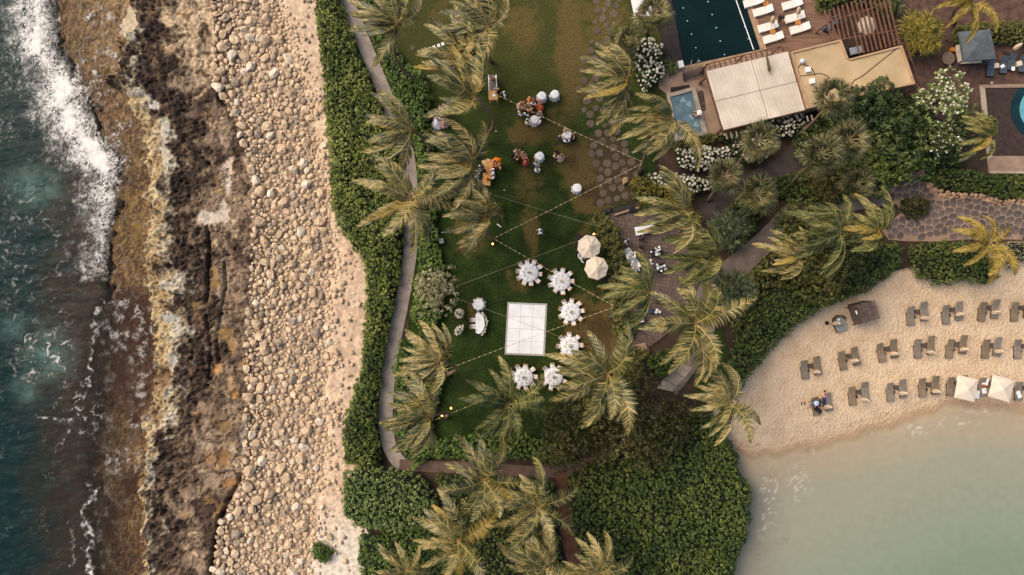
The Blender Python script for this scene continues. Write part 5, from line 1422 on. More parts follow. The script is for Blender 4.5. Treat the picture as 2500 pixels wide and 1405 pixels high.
# pavilion with four ribbed roof panels
m_roof = mat('pale_metal_roof', (192, 178, 160), (214, 200, 182), scale=.5, rough=.55, bump=.08, bscale=6, rnd=.03)
m_beam = mat('timber_beam', (92, 62, 48), (124, 86, 66), scale=2, rough=.8, bump=.3)
H_R = 3.4
TL, TR, BR, BL = (1723, 176), (1921, 128), (1965, 269), (1766, 318)
fr = quad_frame(TL, TR, BR, BL)
cp = P(*fr(.5, .5), 0)
pav = thing('pavilion', 'open pavilion with a pale ribbed roof in four panels', 'pavilion', (cp.x, cp.y, 0))
us = (0, .551, 1); vs = (0, .515, 1)
for i in range(2):
    for j in range(2):
        u0, u1 = us[i] + .003 * (i > 0) + .0, us[i + 1] - .003 * (i == 0)
        v0, v1 = vs[j] + .005 * (j > 0), vs[j + 1] - .005 * (j == 0)
        V, F = [], []
        nr = int(round((u1 - u0) * 30)); prof = []
        for k in range(nr):
            for t, hh in ((0, 0), (.62, 0), (.7, .07), (.9, .07), (.98, 0)):
                prof.append((u0 + (u1 - u0) * (k + t) / nr, hh))
        prof.append((u1, 0))
        for v in (v0, v1):
            for (u, hh) in prof:
                w = P(*fr(u, v), H_R); V.append((w.x - cp.x, w.y - cp.y, H_R + hh + .16 * (1 - v) + (.03 if v == v0 else 0)))
        n = len(prof)
        for k in range(n - 1): F.append((n + k, n + k + 1, k + 1, k))
        me = bpy.data.meshes.new('roof_panel'); me.from_pydata(V, [], F); me.update()
        put('roof_panel', me, m_roof, pav)
for q in ([(0, -.012), (1, -.012), (1, .004), (0, .004)], [(0, .998), (1, .998), (1, 1.012), (0, 1.012)]):
    slab_px('fascia', [fr(*t) for t in q], H_R - .25, H_R - .02, m_beam, pav, zref=H_R)
for q in ([(-.012, -.012), (0.004, -.012), (.004, 1.012), (-.012, 1.012)], [(.996, -.012), (1.012, -.012), (1.012, 1.012), (.996, 1.012)]):
    slab_px('fascia', [fr(*t) for t in q], H_R - .26, H_R + .02, m_beam, pav, zref=H_R)
for (u, v) in ((.03, .04), (.97, .04), (.97, .96), (.03, .96), (.55, .04), (.55, .96)):
    slab_px('post', [fr(u - .012, v - .016), fr(u + .012, v - .016), fr(u + .012, v + .016), fr(u - .012, v + .016)], .03, H_R - .27, m_beam, pav, zref=H_R)
m_gut = mat('roof_gutter', (60, 44, 36), (84, 62, 50), scale=2, rough=.8)
slab_px('gutter', [fr(.548, 0), fr(.555, 0), fr(.555, 1), fr(.548, 1)], H_R - .3, H_R - .03, m_gut, pav, zref=H_R)
slab_px('gutter', [fr(0, .511), fr(1, .511), fr(1, .52), fr(0, .52)], H_R - .31, H_R - .035, m_gut, pav, zref=H_R)
slab_px('paving', [fr(.0, .0), fr(1, 0), fr(1, 1), fr(0, 1)], -.05, .012, m_pave, pav, zref=0)
# fallen frond on the roof
w = P(*fr(.72, .3), H_R + .3)
o = put('fallen_frond', FR[7, 0], mat('dry_frond', (120, 98, 70), (90, 72, 50), scale=2), None, loc=(w.x, w.y, H_R + .45), rot=(0, .35, -1.25), scale=(.42, .42, .18))
tag(o, 'dry fallen palm frond lying on the upper right panel of the pale roof', 'frond')
# rafter ends between pool coping and roof
raf = thing('rafter_row', 'row of short timber rafters between the pool coping and the pale roof', 'rafters', tuple(P(1800, 145, 0)))
for k in range(15):
    u = .065 + .9 * k / 14
    x0, y0 = fr(u, -.015); x1, y1 = fr(u, -.125)
    slab_px('rafter', [(x0 - 1.1, y0), (x0 + 1.1, y0 - .5), (x1 + 1.1, y1 - .5), (x1 - 1.1, y1)], 2.9, 3.05, m_beam, raf, zref=3.0)
slab_px('beam', [fr(.03, -.132), fr(.98, -.132), fr(.98, -.120), fr(.03, -.120)], 2.75, 2.9, m_beam, raf, zref=3.0)
for u in (.06, .5, .95):
    x1, y1 = fr(u, -.126)
    slab_px('post', [(x1 - 1.5, y1 - 1.5), (x1 + 1.5, y1 - 1.5), (x1 + 1.5, y1 + 1.5), (x1 - 1.5, y1 + 1.5)], .05, 2.748, m_beam, raf, zref=3.0)
pvs = slab_px('pool_paving', [(1722, 167), (1861, 130.5), (1874, 123), (1935, 128), (1928, 140), (1728, 190)], -.05, .04, m_pave)
tag(pvs, 'pale paving squares under the rafters beside the pool', None, kind='structure')
# bare rafter ends below the roof
for k, (x, y) in enumerate(((1772, 326), (1784, 324), (1797, 321), (1970, 283), (1981, 281))):
    slab_px('post_stub', [(x - 1.5, y), (x + 1.5, y - .5), (x + 5, y + 14), (x + 2, y + 14.5)], 2.9, 3.02, mat('grey_timber', (150, 136, 120), (128, 112, 98), scale=3), pav, zref=3)
# flat tan roof building, L shaped
H_F = 3.6
m_flat = mat('tan_roof_felt', (172, 146, 108), (192, 164, 124), scale=.5, rough=.92, bump=.25, bscale=25)
m_par = mat('parapet', (164, 130, 98), (186, 152, 116), scale=1.5, rough=.88)
m_wallb = mat('building_wall', (150, 122, 96), (170, 140, 112), scale=1, rough=.9)
ROOF = [(1930, 128), (2052, 98), (2070, 146), (2200, 112), (2232, 206), (2070, 240), (1970, 266)]
bc = P(2080, 180, 0)
bld = thing('flat_roof_building', 'low building with a flat tan L shaped roof beside the pavilion', 'building', (bc.x, bc.y, 0))
slab_px('wall', ROOF, -.05, H_F - .32, m_wallb, bld, zref=H_F)
slab_px('roof', ROOF, H_F - .318, H_F, m_flat, bld)
for i in range(len(ROOF)):
    a, b = np.array(ROOF[i]), np.array(ROOF[(i + 1) % len(ROOF)])
    t = (b - a) / np.hypot(*(b - a)); nrm = np.array([-t[1], t[0]])
    q = [a + nrm * 4 + t * 4.2, b + nrm * 4 - t * 4.2, b - nrm * .4 - t * .0, a - nrm * .4]
    slab_px('parapet', [tuple(x) for x in q], H_F - .33, H_F + .14 + .003 * i, m_par, bld, zref=H_F)
for (x, y, r_) in ((1956, 152, .24),):
    p = P(x, y, H_F) - bld.location
    MB().lathe([(r_ * .7, 0), (r_ * .7, .25), (r_, .26), (r_ * .8, .42), (.03, .5)], 12).put('roof_vent', mat('grey_metal', (196, 196, 196), (212, 212, 210), rough=.5), bld, loc=p)
for (x, y) in ((1971, 172), (1981, 200)):
    p = P(x, y, H_F) - bld.location
    m = MB(); m.box(-.24, .24, -.24, .24, 0, .3, bev=.04); o = m.put('roof_hatch', m_white, bld, loc=p, rz=.2)
p = P(1950, 186, H_F) - bld.location
MB().box(-.09, .09, -.09, .09, 0, .12).put('junction_box', m_par, bld, loc=p)
m_cable = mat('dark_cable', (88, 66, 40), (70, 52, 34), rough=.8)
for ln_ in ([(2196, 114), (2150, 150), (2105, 186), (2084, 198), (2076, 218), (2072, 232)], [(1962, 158), (1975, 163), (1985, 172), (1990, 185)], [(1950, 186), (1975, 184), (2000, 180), (2020, 186), (2022, 194)], [(1956, 156), (1948, 168), (1952, 180)]):
    q = [P(x, y, H_F + .03) - bld.location for x, y in [tuple(v) for v in smooth_line(ln_, 4)]]
    MB().tube(q, .035, 5).put('cable', m_cable, bld)
for (x, y) in ((2078, 217), (2090, 210)):
    p = P(x, y, H_F) - bld.location
    MB().lathe([(.1, 0), (.1, .12), (.06, .16)], 9).put('drain', m_cable, bld, loc=p)
p = P(2061, 224, H_F) - bld.location
MB().box(-.12, .12, -.12, .12, 0, .1).put('roof_hatch', m_white, bld, loc=p)
# pergola
H_P = 3.0
pf = quad_frame((2010, 28), (2155, -20), (2190, 118), (2040, 130))
per = thing('pergola', 'brown timber pergola of open rafters above the tan roof', 'pergola', tuple(P(2105, 70, 0)))
for k in range(15):
    u = k / 14
    a = (2012 + 150 * u, 28 - 52 * u); b = (2066 + 140 * u - 40 * (u < .29) + 0, 140 - 34 * u - (8 if u < .29 else 0))
    if u < .29: b = (2030 + 150 * u, 100 - 10 * u)
    else: b = (2044 + 150 * u, 146 - 36 * u)
    d = np.array(b) - np.array(a); d = d / np.hypot(*d); nn_ = np.array([-d[1], d[0]]) * 1.3
    slab_px('rafter', [tuple(np.array(a) + nn_), tuple(np.array(b) + nn_), tuple(np.array(b) - nn_), tuple(np.array(a) - nn_)], H_P, H_P + .16, m_beam, per, zref=H_P)
for v0, (a, b) in enumerate((((2022, 53), (2178, 6)), ((2032, 100), (2194, 72)))):
    slab_px('beam', [(a[0], a[1] - 1.4), (b[0], b[1] - 1.4), (b[0], b[1] + 1.4), (a[0], a[1] + 1.4)], H_P - .2, H_P - .003, m_beam, per, zref=H_P)
    for q in (a, b):
        x = q[0] + (3 if q is a else -3)
        slab_px('post', [(x - 1.8, q[1] - 1.2), (x + 1.8, q[1] - 1.8), (x + 1.8, q[1] + 1.2), (x - 1.8, q[1] + 1.8)], -.05, H_P - .203, m_beam, per, zref=H_P)
# two free rafters right of the tan roof
fence = thing('slim_trellis', 'slim timber trellis along the right wall of the tan roofed building', 'trellis', tuple(P(2225, 160, 0)))
for (a, b) in (((2196, 96), (2240, 215)), ((2206, 92), (2252, 220))):
    slab_px('rail', [(a[0] - 1, a[1]), (a[0] + 1, a[1]), (b[0] + 1, b[1]), (b[0] - 1, b[1])], 2.2, 2.32, m_beam, fence, zref=2.3)
    for q in (a, b): slab_px('post', [(q[0] - 1, q[1] - 1), (q[0] + 1, q[1] - 1), (q[0] + 1, q[1] + 1), (q[0] - 1, q[1] + 1)], -.05, 2.197, m_beam, fence, zref=2.3)
# right pool
rp = thing('round_pool', 'far right pool, dark surround with a turquoise basin', 'pool', tuple(P(2470, 300, 0)))
m_dkstone = mat('dark_stone', (50, 38, 32), (70, 54, 46), scale=2, rough=.85, bump=.3)
m_turq = mat('turquoise_water', (86, 150, 158), (104, 166, 170), scale=1, rough=.2, bump=.2, bscale=3)
m_teal = mat('teal_water', (18, 42, 46), (24, 52, 56), scale=1, rough=.2)
slab_px('dark_surround', [(2406, 216), (2620, 212), (2620, 380), (2424, 380)], -.5, .02, m_dkstone, rp)
slab_px('pale_edge', [(2392, 208), (2405, 216), (2423, 381), (2412, 392)], -.5, .12, m_wall, rp)
slab_px('pale_edge', [(2412, 392.5), (2423, 381), (2620, 381), (2620, 418), (2415, 416)], -.5, .123, m_pave, rp)
slab_px('pale_edge', [(2415, 416.5), (2620, 418.5), (2620, 425), (2418, 424)], -.5, .2, m_wall, rp)
slab_px('pale_edge', [(2392, 207.5), (2620, 203), (2620, 211.5), (2405, 215.5)], -.5, .126, m_pave, rp)
p = P(2545, 268, 0) - rp.location
MB().lathe([(78 * MPP, .02), (78 * MPP, .06)], 40).put('basin_rim', m_teal, rp, loc=p)
MB().lathe([(57 * MPP, .06), (57 * MPP, .09)], 40).put('basin', m_turq, rp, loc=p)
# grey canopy
m_canv = mat('grey_canvas', (84, 88, 88), (102, 106, 104), scale=2, rough=.85, bump=.2)
cq = [(2341, 78), (2418, 72), (2432, 144), (2355, 150)]
cc_ = P(2386, 110, 0)
cab = thing('canopy', 'grey blue square canvas canopy over the gravel court', 'canopy', (cc_.x, cc_.y, 0))
w = [P(*q, 2.3) for q in cq]; mid = P(2392, 104, 2.9); Vc = [(v.x - cc_.x, v.y - cc_.y, 2.3) for v in w] + [(mid.x - cc_.x, mid.y - cc_.y, 2.75)] + [(v.x - cc_.x, v.y - cc_.y, 2.05) for v in w]
MB().add(Vc, [(0, 4, 1), (1, 4, 2), (2, 4, 3), (3, 4, 0), (0, 1, 6, 5), (1, 2, 7, 6), (2, 3, 8, 7), (3, 0, 5, 8)]).put('canvas_top', m_canv, cab)
for v in w:
    x, y = (v.x - cc_.x) * .94, (v.y - cc_.y) * .94
    MB().tube([(x, y, 0), (x, y, 2.2)], .04, 6).put('pole', m_chrome, cab)
m_cush = mat('cream_cushion', (206, 186, 160), (220, 202, 176), scale=3, rough=.85)
day = thing('daybed', 'cream daybed showing under the left and lower sides of the grey canopy', 'daybed', tuple(P(2372, 128, 0)))
slab_px('frame', [(2336, 112), (2395, 112), (2398, 156), (2344, 158)], .0, .3, m_stain, day)
slab_px('mattress', [(2337, 112), (2394, 113), (2397, 153), (2345, 156)], .302, .5, m_cush, day)
slab_px('pillow', [(2336, 110), (2343, 110), (2343, 126), (2337, 128)], .502, .72, m_cush, day)
slab_px('pillow', [(2337, 129), (2344, 127), (2348, 148), (2342, 152)], .502, .72, m_cush, day)
# ------------------------------------------------------------------ wedding furniture on the lawn
def copy_tree(root, loc, rz=None, label=None, cat=None, group=None):
    c = root.copy(); COL.objects.link(c)
    c.location = loc
    if rz is not None: c.rotation_euler = (0, 0, rz)
    if label: c['label'] = label
    if group: c['group'] = group
    for ch in root.children:
        k = ch.copy(); COL.objects.link(k); k.parent = c
        for g2 in ch.children:
            g3 = g2.copy(); COL.objects.link(g3); g3.parent = k
    return c
def drop(root):
    for ch in list(root.children_recursive): bpy.data.objects.remove(ch)
    bpy.data.objects.remove(root)

m_dance = mat('dance_floor_white', (226, 223, 216), (240, 238, 232), scale=.9, rough=.32, bump=.02, rnd=.015)
m_trim = mat('floor_trim', (158, 152, 142), (176, 170, 160), scale=4, rough=.6)
DF = quad_frame((1239, 738), (1336, 742), (1330, 870), (1232, 866))
dc = P(*DF(.5, .5), 0)
df = thing('dance_floor', 'white panelled dance floor with a grey ramp border on the lawn', 'dance floor', (dc.x, dc.y, 0))
slab_px('border', [DF(0, 0), DF(1, 0), DF(1, 1), DF(0, 1)], 0.003, .03, m_trim, df, taper=0)
pu, pv = .040, .031
for i in range(3):
    for j in range(4):
        a, b = pu + (1 - 2 * pu) * i / 3, pu + (1 - 2 * pu) * (i + 1) / 3
        c, d = pv + (1 - 2 * pv) * j / 4, pv + (1 - 2 * pv) * (j + 1) / 4
        e, g_ = .0035, .0026
        slab_px('panel', [DF(a + e, c + g_), DF(b - e, c + g_), DF(b - e, d - g_), DF(a + e, d - g_)], .03, .055, m_dance, df)

# chair: white cushion, tan rounded back
m_tan = mat('honey_wood', (176, 122, 76), (206, 152, 102), scale=6, rough=.5, stretch=(1, 1, 4))
m_linen = mat('white_linen', (226, 220, 212), (240, 236, 230), scale=4, rough=.85, bump=.15, bscale=8)
m_plate = mat('white_china', (232, 230, 226), (240, 238, 234), scale=2, rough=.25, spec=.5)
m_nap = mat('napkin', (206, 204, 198), (222, 220, 216), scale=5, rough=.8)
def chair_proto():
    r = thing('dining_chair', 'x', 'chair')
    m = MB(); m.box(-.21, .21, -.21, .21, .41, .49, bev=.03); m.put('seat', m_linen, r)
    m = MB(); pts_ = [(.25 * math.sin(t), -.17 - .10 * math.cos(t), 0) for t in np.linspace(-1.2, 1.2, 9)]
    v, f = [], []
    for (x, y, _) in pts_:
        for z in (.50, .90): v += [(x, y, z), (x * .88, y + .035, z)]
    for i in range(8):
        b, c = 4 * i, 4 * i + 4
        f += [(b, c, c + 2, b + 2), (b + 1, b + 3, c + 3, c + 1), (b + 2, c + 2, c + 3, b + 3), (b, b + 1, c + 1, c)]
    m.add(v, f + [(0, 2, 3, 1), (32, 33, 35, 34)]); m.put('backrest', m_tan, r)
    for sx in (-1, 1):
        for sy in (-1, 1):
            MB().tube([(sx * .2, sy * .2, 0), (sx * .18, sy * .18, .41)], [.018, .022], 6).put('leg', m_tan, r)
    return r
chair0 = chair_proto()
plate_me = MB().lathe([(.001, .0), (.09, .0), (.15, .018), (.152, .024), (.10, .012), (.001, .010)], 18, cap=False).mesh('plate', True)
nap_me = MB().box(-.05, .05, -.09, .09, .012, .03, bev=.008).mesh('napkin')
def cloth_mesh(R_, H, folds, flare, seed, drop_=.02):
    r = np.random.default_rng(seed); ph = r.uniform(0, 6)
    m = MB(); n = 72
    prof = [(.001, 0), (R_ * .6, 0.0), (R_ * .98, -.004), (R_ + .01, -.03), (R_ + .03, -.18), (R_ + flare * .6, -H * .6), (R_ + flare, -H + drop_)]
    m.lathe([(a, H + b) for a, b in prof], n, cap=False, wob=lambda a, i: (0, 0, 0, .01, .03, .06, .085)[i] * (math.sin(folds * a + ph) + .4 * math.sin((folds - 3) * a + 1.3 * ph)))
    return m.mesh('tablecloth', True)
def table_proto(name, R_, H):
    r = thing(name, 'x', 'table')
    MB().lathe([(R_, H - .03), (R_, H - .006)], 32).put('tabletop', m_tan, r)
    pd_ = MB().lathe([(.05, .03), (.04, .1), (.04, H - .03)], 10).put('pedestal', m_chrome, r)
    MB().lathe([(R_ * .45, 0), (R_ * .4, .03)], 16).put('base', m_chrome, pd_)
    return r
din0 = table_proto('dining_table', .84, .75)
coc0 = table_proto('cocktail_table', .38, 1.05)
din_cl = [cloth_mesh(.85, .758, 15, .10, i) for i in range(3)]
coc_cl = [cloth_mesh(.39, 1.06, 9, .13, i + 5) for i in range(3)]
m_green = leafmat('leaf_bouquet', [(46, 60, 28), (84, 100, 52), (120, 132, 80), (150, 156, 110)])
def bouquet(name, label, cat, loc, r_, h, n, seed, group=None, vase=True, stretch=(1, 1), col=None):
    q = np.random.default_rng(seed)
    root = thing(name, label, cat, loc, q.uniform(0, 3), group)
    if vase: MB().lathe([(.05, 0), (.07, h * .3), (.05, h * .55), (.06, h * .6)], 10).put('vase', m_chrome, root)
    d = q.normal(size=(26, 3)); d[:, 2] = abs(d[:, 2]); d /= np.linalg.norm(d, axis=1)[:, None]
    put('foliage', leaf_mesh('foliage', np.array([0, 0, h * .7]) + d * r_ * .6 * np.array([stretch[0], stretch[1], .7]), d, r_ * .35, 6, r_ * .5, r_ * .2, seed), m_green, root)
    fm = flower_mesh(.1)
    for i in range(n):
        v = q.normal(size=3); v[2] = abs(v[2]) * .8; v /= np.linalg.norm(v)
        put('flower', fm, col or m_flw, root, loc=(v[0] * r_ * stretch[0], v[1] * r_ * stretch[1], h * .75 + v[2] * r_ * .7), rot=(q.normal() * .4, q.normal() * .4, 0), scale=q.uniform(.6, 1.1))
    return root
TABLES = [('the upper left dining table', 1292, 666, 10, [7]), ('the dining table nearest the lower parasol', 1370, 687, 9, [3]),
          ('the dining table right of the dance floor', 1394, 762, 9, []), ('the dining table half hidden by fronds', 1392, 845, 8, [2]),
          ('the dining table below the dance floor', 1279, 922, 9, []), ('the dining table beside the golden palm', 1352, 921, 9, [])]
rt = np.random.default_rng(21)
for ti, (where, x, y, nch, gap) in enumerate(TABLES):
    c = P(x, y, .75); loc = (c.x, c.y, 0.0); nm = where.replace('the ', '', 1)
    copy_tree(din0, loc, 0, 'round wooden table under the cloth of ' + where, group='round dining tables')
    o = put('tablecloth', din_cl[ti % 3], m_linen, None, loc=loc, rz=rt.uniform(0, 6)); tag(o, 'white cloth draped over ' + where, 'tablecloth', 'white dining tablecloths')
    a0 = rt.uniform(0, 6)
    for k in range(nch):
        a = a0 + 2 * math.pi * k / nch
        rr = 1.04 + rt.uniform(-.05, .1)
        ca, sa = math.cos(a), math.sin(a)
        copy_tree(chair0, (c.x + rr * ca, c.y + rr * sa, 0), a - math.pi / 2 + math.pi + rt.uniform(-.12, .12), 'tan backed chair with white cushion at ' + where, group='chairs round ' + where)
        if k in gap: continue
        pz = .763
        o = put('plate', plate_me, m_plate, None, loc=(c.x + .60 * ca, c.y + .60 * sa, pz)); tag(o, 'white dinner plate laid on ' + where, 'plate', 'plates on ' + where)
        o = put('napkin', nap_me, m_nap, None, loc=(c.x + .60 * ca, c.y + .60 * sa, pz + .004), rz=a); tag(o, 'folded pale napkin on a plate of ' + where, 'napkin', 'napkins on ' + where)
    bouquet('centrepiece', 'small white flower centrepiece on ' + where, 'flowers', (c.x, c.y, .762), .17, .3, 9, 31 + ti, 'table centrepieces')
    for k in range(nch):
        a = a0 + 2 * math.pi * (k + .32) / nch
        m = MB(); m.lathe([(.03, 0), (.006, .012), (.006, .08), (.034, .12), (.03, .17)], 8, cap=False)
        if ti == 0 and k == 0: gl_me = m.mesh('wine_glass', True); m_glass = mat('clear_glass', (214, 218, 218), (224, 228, 228), rough=.08, spec=.6)
        o = put('wine_glass', gl_me, m_glass, None, loc=(c.x + .46 * math.cos(a), c.y + .46 * math.sin(a), .763)); tag(o, 'clear wine glass on ' + where, 'glass', 'glasses on ' + where)
# sweetheart table: half moon with a flower garland
sw = P(1168, 790, .75)
t = thing('sweetheart_table', 'half round white draped table of the couple beside the hedge', 'table', (sw.x, sw.y, 0), 0)
hm = [(.62 * math.cos(a) * 1.05 - .05, 1.0 * math.sin(a)) for a in np.linspace(-1.57, 1.57, 15)] + [(-.28, .82), (-.28, -.82)]
MB().prism(hm, .70, .752).put('tabletop', m_linen, t)
v, f = [], []
for i, (x, y) in enumerate(hm):
    wv = 1 + .06 * math.sin(i * 2.4); v += [(x * 1.004, y * 1.004, .745), (x * 1.03, y * 1.03, .5), (x * 1.10 * wv, y * 1.10 * wv, .01)]
n = len(hm)
for i in range(n):
    j = (i + 1) % n
    for k in range(2): f.append((3 * i + k, 3 * i + k + 1, 3 * j + k + 1, 3 * j + k))
MB().add(v, f).put('table_skirt', m_linen, t, smooth=True)
for sx, sy in ((-.2, .7), (-.2, -.7), (.45, .5), (.45, -.5)): MB().tube([(sx, sy, 0), (sx, sy, .7)], .025, 6).put('leg', m_chrome, t)
ga = thing('flower_garland', 'white and green flower garland along the curved front of the half round table', 'flowers', (sw.x, sw.y, .45))
gq = np.random.default_rng(5); gp = np.array([(.72 * math.cos(a), 1.08 * math.sin(a), gq.normal() * .06) for a in np.linspace(-1.2, 1.2, 46)])
put('foliage', leaf_mesh('foliage', gp, np.tile([.6, 0, .7], (46, 1)), .14, 9, .15, .07, 88), m_green, ga)
for q in gp[::1]: put('flower', flower_mesh(.1), m_flw, ga, loc=tuple(q + gq.normal(size=3) * .06 + np.array([.05, 0, .12])), scale=gq.uniform(.5, 1.0))
for k, dy in enumerate((.32, -.32)):
    copy_tree(chair0, (sw.x - .55, sw.y + dy, 0), -math.pi / 2, ('upper', 'lower')[k] + ' of two tan backed chairs at the half round table', group='chairs of the couple')
    o = put('plate', plate_me, m_plate, None, loc=(sw.x - .1, sw.y + dy, .755)); tag(o, ('upper', 'lower')[k] + ' of two white plates on the half round table', 'plate')
for k, (px_, py_) in enumerate(((1122, 766), (1121, 806))):
    p = P(px_, py_, .6)
    bouquet('flower_arrangement', ('round', 'oblong')[k] + ' cream flower arrangement ' + ('nearer the silvery tree', 'nearer the lower palm') + ' behind the couple\'s table' if False else ('round cream flower arrangement on the grass nearer the silvery tree', 'oblong cream flower arrangement on the grass nearer the lower palm')[k], 'flowers', (p.x, p.y, 0), (.42, .40)[k], .8, 60, 71 + k, vase=True, stretch=((1, 1), (.75, 1.35))[k])
p = P(1163, 808, .76)
sg = thing('sunglasses', 'pair of dark round glasses on the lower end of the half round table', 'glasses', (p.x, p.y, .757), .2)
for s in (-1, 1): MB().lathe([(.045, 0), (.05, .008), (.045, .014)], 12).put('lens', m_stain, sg, loc=(s * .06, s * .01, 0))
MB().tube([(-.02, 0, .01), (.02, 0, .01)], .006, 5).put('bridge', m_stain, sg)
# cake table with cloth beside the couple's table
CT = [('white draped cake table above the couple\'s half round table', 1169, 744, 0), ('white cocktail table at the upper right of the guests', 1355, 230, 1), ('white cocktail table next to the orange dress', 1323, 234, 1),
      ('white cocktail table inside the large guest group', 1305, 292, 1), ('white cocktail table under the light string', 1386, 329, 1),
      ('white cocktail table with a guest in light blue', 1318, 381, 1), ('white cocktail table alone near the stepping stones', 1410, 459, 1)]
for k, (lab, x, y, kind) in enumerate(CT):
    c = P(x, y, .75 if kind == 0 else 1.05); loc = (c.x, c.y, 0)
    tq = copy_tree(coc0, loc, 0, 'table inside the ' + lab, group='cocktail tables')
    if kind == 0: tq.scale = (1.2, 1.2, .8)
    o = put('tablecloth', coc_cl[k % 3], m_linen, None, loc=loc, rz=k * 1.1, scale=(1.25, 1.25, .8) if kind == 0 else 1.0)
    tag(o, 'cloth of the ' + lab, 'tablecloth', 'cocktail tablecloths')
    if kind and k != 4:
        m = MB(); m.lathe([(.04, 0), (.045, .1), (.04, .11)], 10); o = m.put('candle_jar', m_glass, None, loc=(c.x + .05, c.y, 1.063)); tag(o, 'small glass candle jar on the ' + lab, 'candle')
drop(din0); drop(coc0)

# wooden bar counter and long lounge table
m_oak = mat('oak', (176, 124, 70), (204, 152, 94), scale=2, rough=.6, bump=.2, stretch=(1, 5, 1))
m_dglass = mat('smoked_glass', (96, 84, 76), (126, 112, 102), scale=3, rough=.15, spec=.6)
b0 = P(1204, 222, 0)
bar = thing('bar_counter', 'long bar with a white rail frame and an orange wooden end section', 'bar', (b0.x, b0.y, 0), .05)
MB().box(-.45, .45, -1.15, -.25, .85, .92, bev=.01).put('wood_top', m_oak, bar)
for s in (-1, 1):
    MB().add([(s * .28 - .05, -.8, .85), (s * .28 + .05, -.8, .85), (s * .36 + .05, -1.25, 0), (s * .36 - .05, -1.25, 0), (s * .28 - .05, -.76, .85), (s * .28 + .05, -.76, .85), (s * .36 + .05, -1.2, 0), (s * .36 - .05, -1.2, 0)], [(0, 1, 2, 3), (7, 6, 5, 4), (0, 3, 7, 4), (1, 5, 6, 2)]).put('splayed_leg', m_oak, bar)
MB().box(-.33, .33, -.24, 1.3, .80, .86).put('glass_top', m_dglass, bar)
for s in (-1, 1): MB().box(s * .37 - .035, s * .37 + .035, -.24, 1.3, .82, .93, bev=.01).put('white_rail', m_white, bar)
for x, y in ((-.36, -.2), (.36, -.2), (-.36, 1.25), (.36, 1.25)): MB().tube([(x, y, 0), (x, y, .82)], .03, 6).put('leg', m_white, bar)
for k, (x, y, r_) in enumerate(((.12, -.7, .15), (-.1, .85, .13), (.3, 1.1, .1))):
    q = b0 + Vector((x, y, 0)); o = put('serving_dish', plate_me, m_plate, None, loc=(q.x, q.y, .925 if k == 0 else .865), scale=r_ / .15); tag(o, ('white dish on the orange end of the bar', 'white dish near the upper end of the bar', 'small white bowl at the upper corner of the bar')[k], 'dish')
t0 = P(1190, 424, .75)
lt = thing('farm_table', 'long orange wooden table with stools under the left palm', 'table', (t0.x, t0.y, 0), -.12)
for k in range(5): MB().box(-.40 + .16 * k, -.25 + .16 * k, -1.15, 1.15, .71 + .001 * k, .75 + .001 * k).put('plank', m_oak, lt)
for x, y in ((-.33, -1), (.33, -1), (-.33, 1), (.33, 1)): MB().box(x - .05, x + .05, y - .05, y + .05, 0, .71).put('leg', m_oak, lt)
for k, (px_, py_) in enumerate(((1182, 396), (1192, 393), (1186, 403))):
    q = P(px_, py_, .6); o = MB().box(-.2, .2, -.2, .2, 0, .55 - .05 * k, bev=.02).put('wooden_crate', mat('pale_crate', (190, 156, 118), (206, 174, 136), scale=3, rough=.8), None, loc=(q.x, q.y, 0), rz=.3 + k)
    tag(o, ('left', 'right', 'nearest')[k] + ' pale wooden crate at the upper end of the long orange table', 'crate')
for k, (px_, py_, w_, h_, rz_) in enumerate(((1134, 432, 1.0, .9, .15), (1153, 440, .55, 1.1, -.2))):
    q = P(px_, py_, .45)
    s_ = thing('lounge_sofa', ('white sofa partly hidden under the palm beside the long table', 'narrow white armchair between the sofa and the leaning trunk')[k], ('sofa', 'armchair')[k], (q.x, q.y, 0), rz_)
    MB().box(-w_ * .7, w_ * .7, -h_ * .7, h_ * .7, .08, .42, bev=.05).put('seat', m_linen, s_)
    MB().box(-w_ * .7, w_ * .7, h_ * .7 + .002, h_ * .7 + .22, .08, .85, bev=.05).put('backrest', m_linen, s_)
    for s in (-1, 1): MB().box(min(s * (w_ * .7 + .002), s * (w_ * .7 + .18)), max(s * (w_ * .7 + .002), s * (w_ * .7 + .18)), -h_ * .7, h_ * .7 + .2, .08, .62, bev=.04).put('armrest', m_linen, s_)
    for x in (-1, 1):
        for y in (-1, 1): MB().tube([(x * w_ * .6, y * h_ * .6, 0), (x * w_ * .6, y * h_ * .6, .08)], .03, 6).put('leg', m_oak, s_)
# loose small things on the grass
for k, (px_, py_, lab, r_) in enumerate(((1211, 321, 'small pale stone on the grass below the bar', .12), (1231, 465, 'small pale stone on the grass right of the left palms', .1), (1218, 551, 'pale plank stub lying beside the string light palm', .1), (1231, 470, 'pale pebble on the grass', .06))):
    if k == 3: continue
    if k == 2: o = MB().box(-.05, .05, -.25, .25, 0, .05).put('loose_board', m_white, None, loc=P(px_, py_, 0), rz=.9)
    else: o = put('pale_stone', rock_me[k], m_pale, None, loc=P(px_, py_, .03), scale=r_)
    tag(o, lab, 'board' if k == 2 else 'stone')
# speaker box by the narrow hedge
q = P(1078, 589, .5)
o = MB().box(-.22, .22, -.25, .25, 0, .7, bev=.03).put('speaker_box', mat('teal_grey', (96, 110, 104), (112, 124, 118), rough=.6), None, loc=(q.x, q.y, 0), rz=.25); tag(o, 'small grey green box beside the narrow hedge at the lawn edge', 'box')

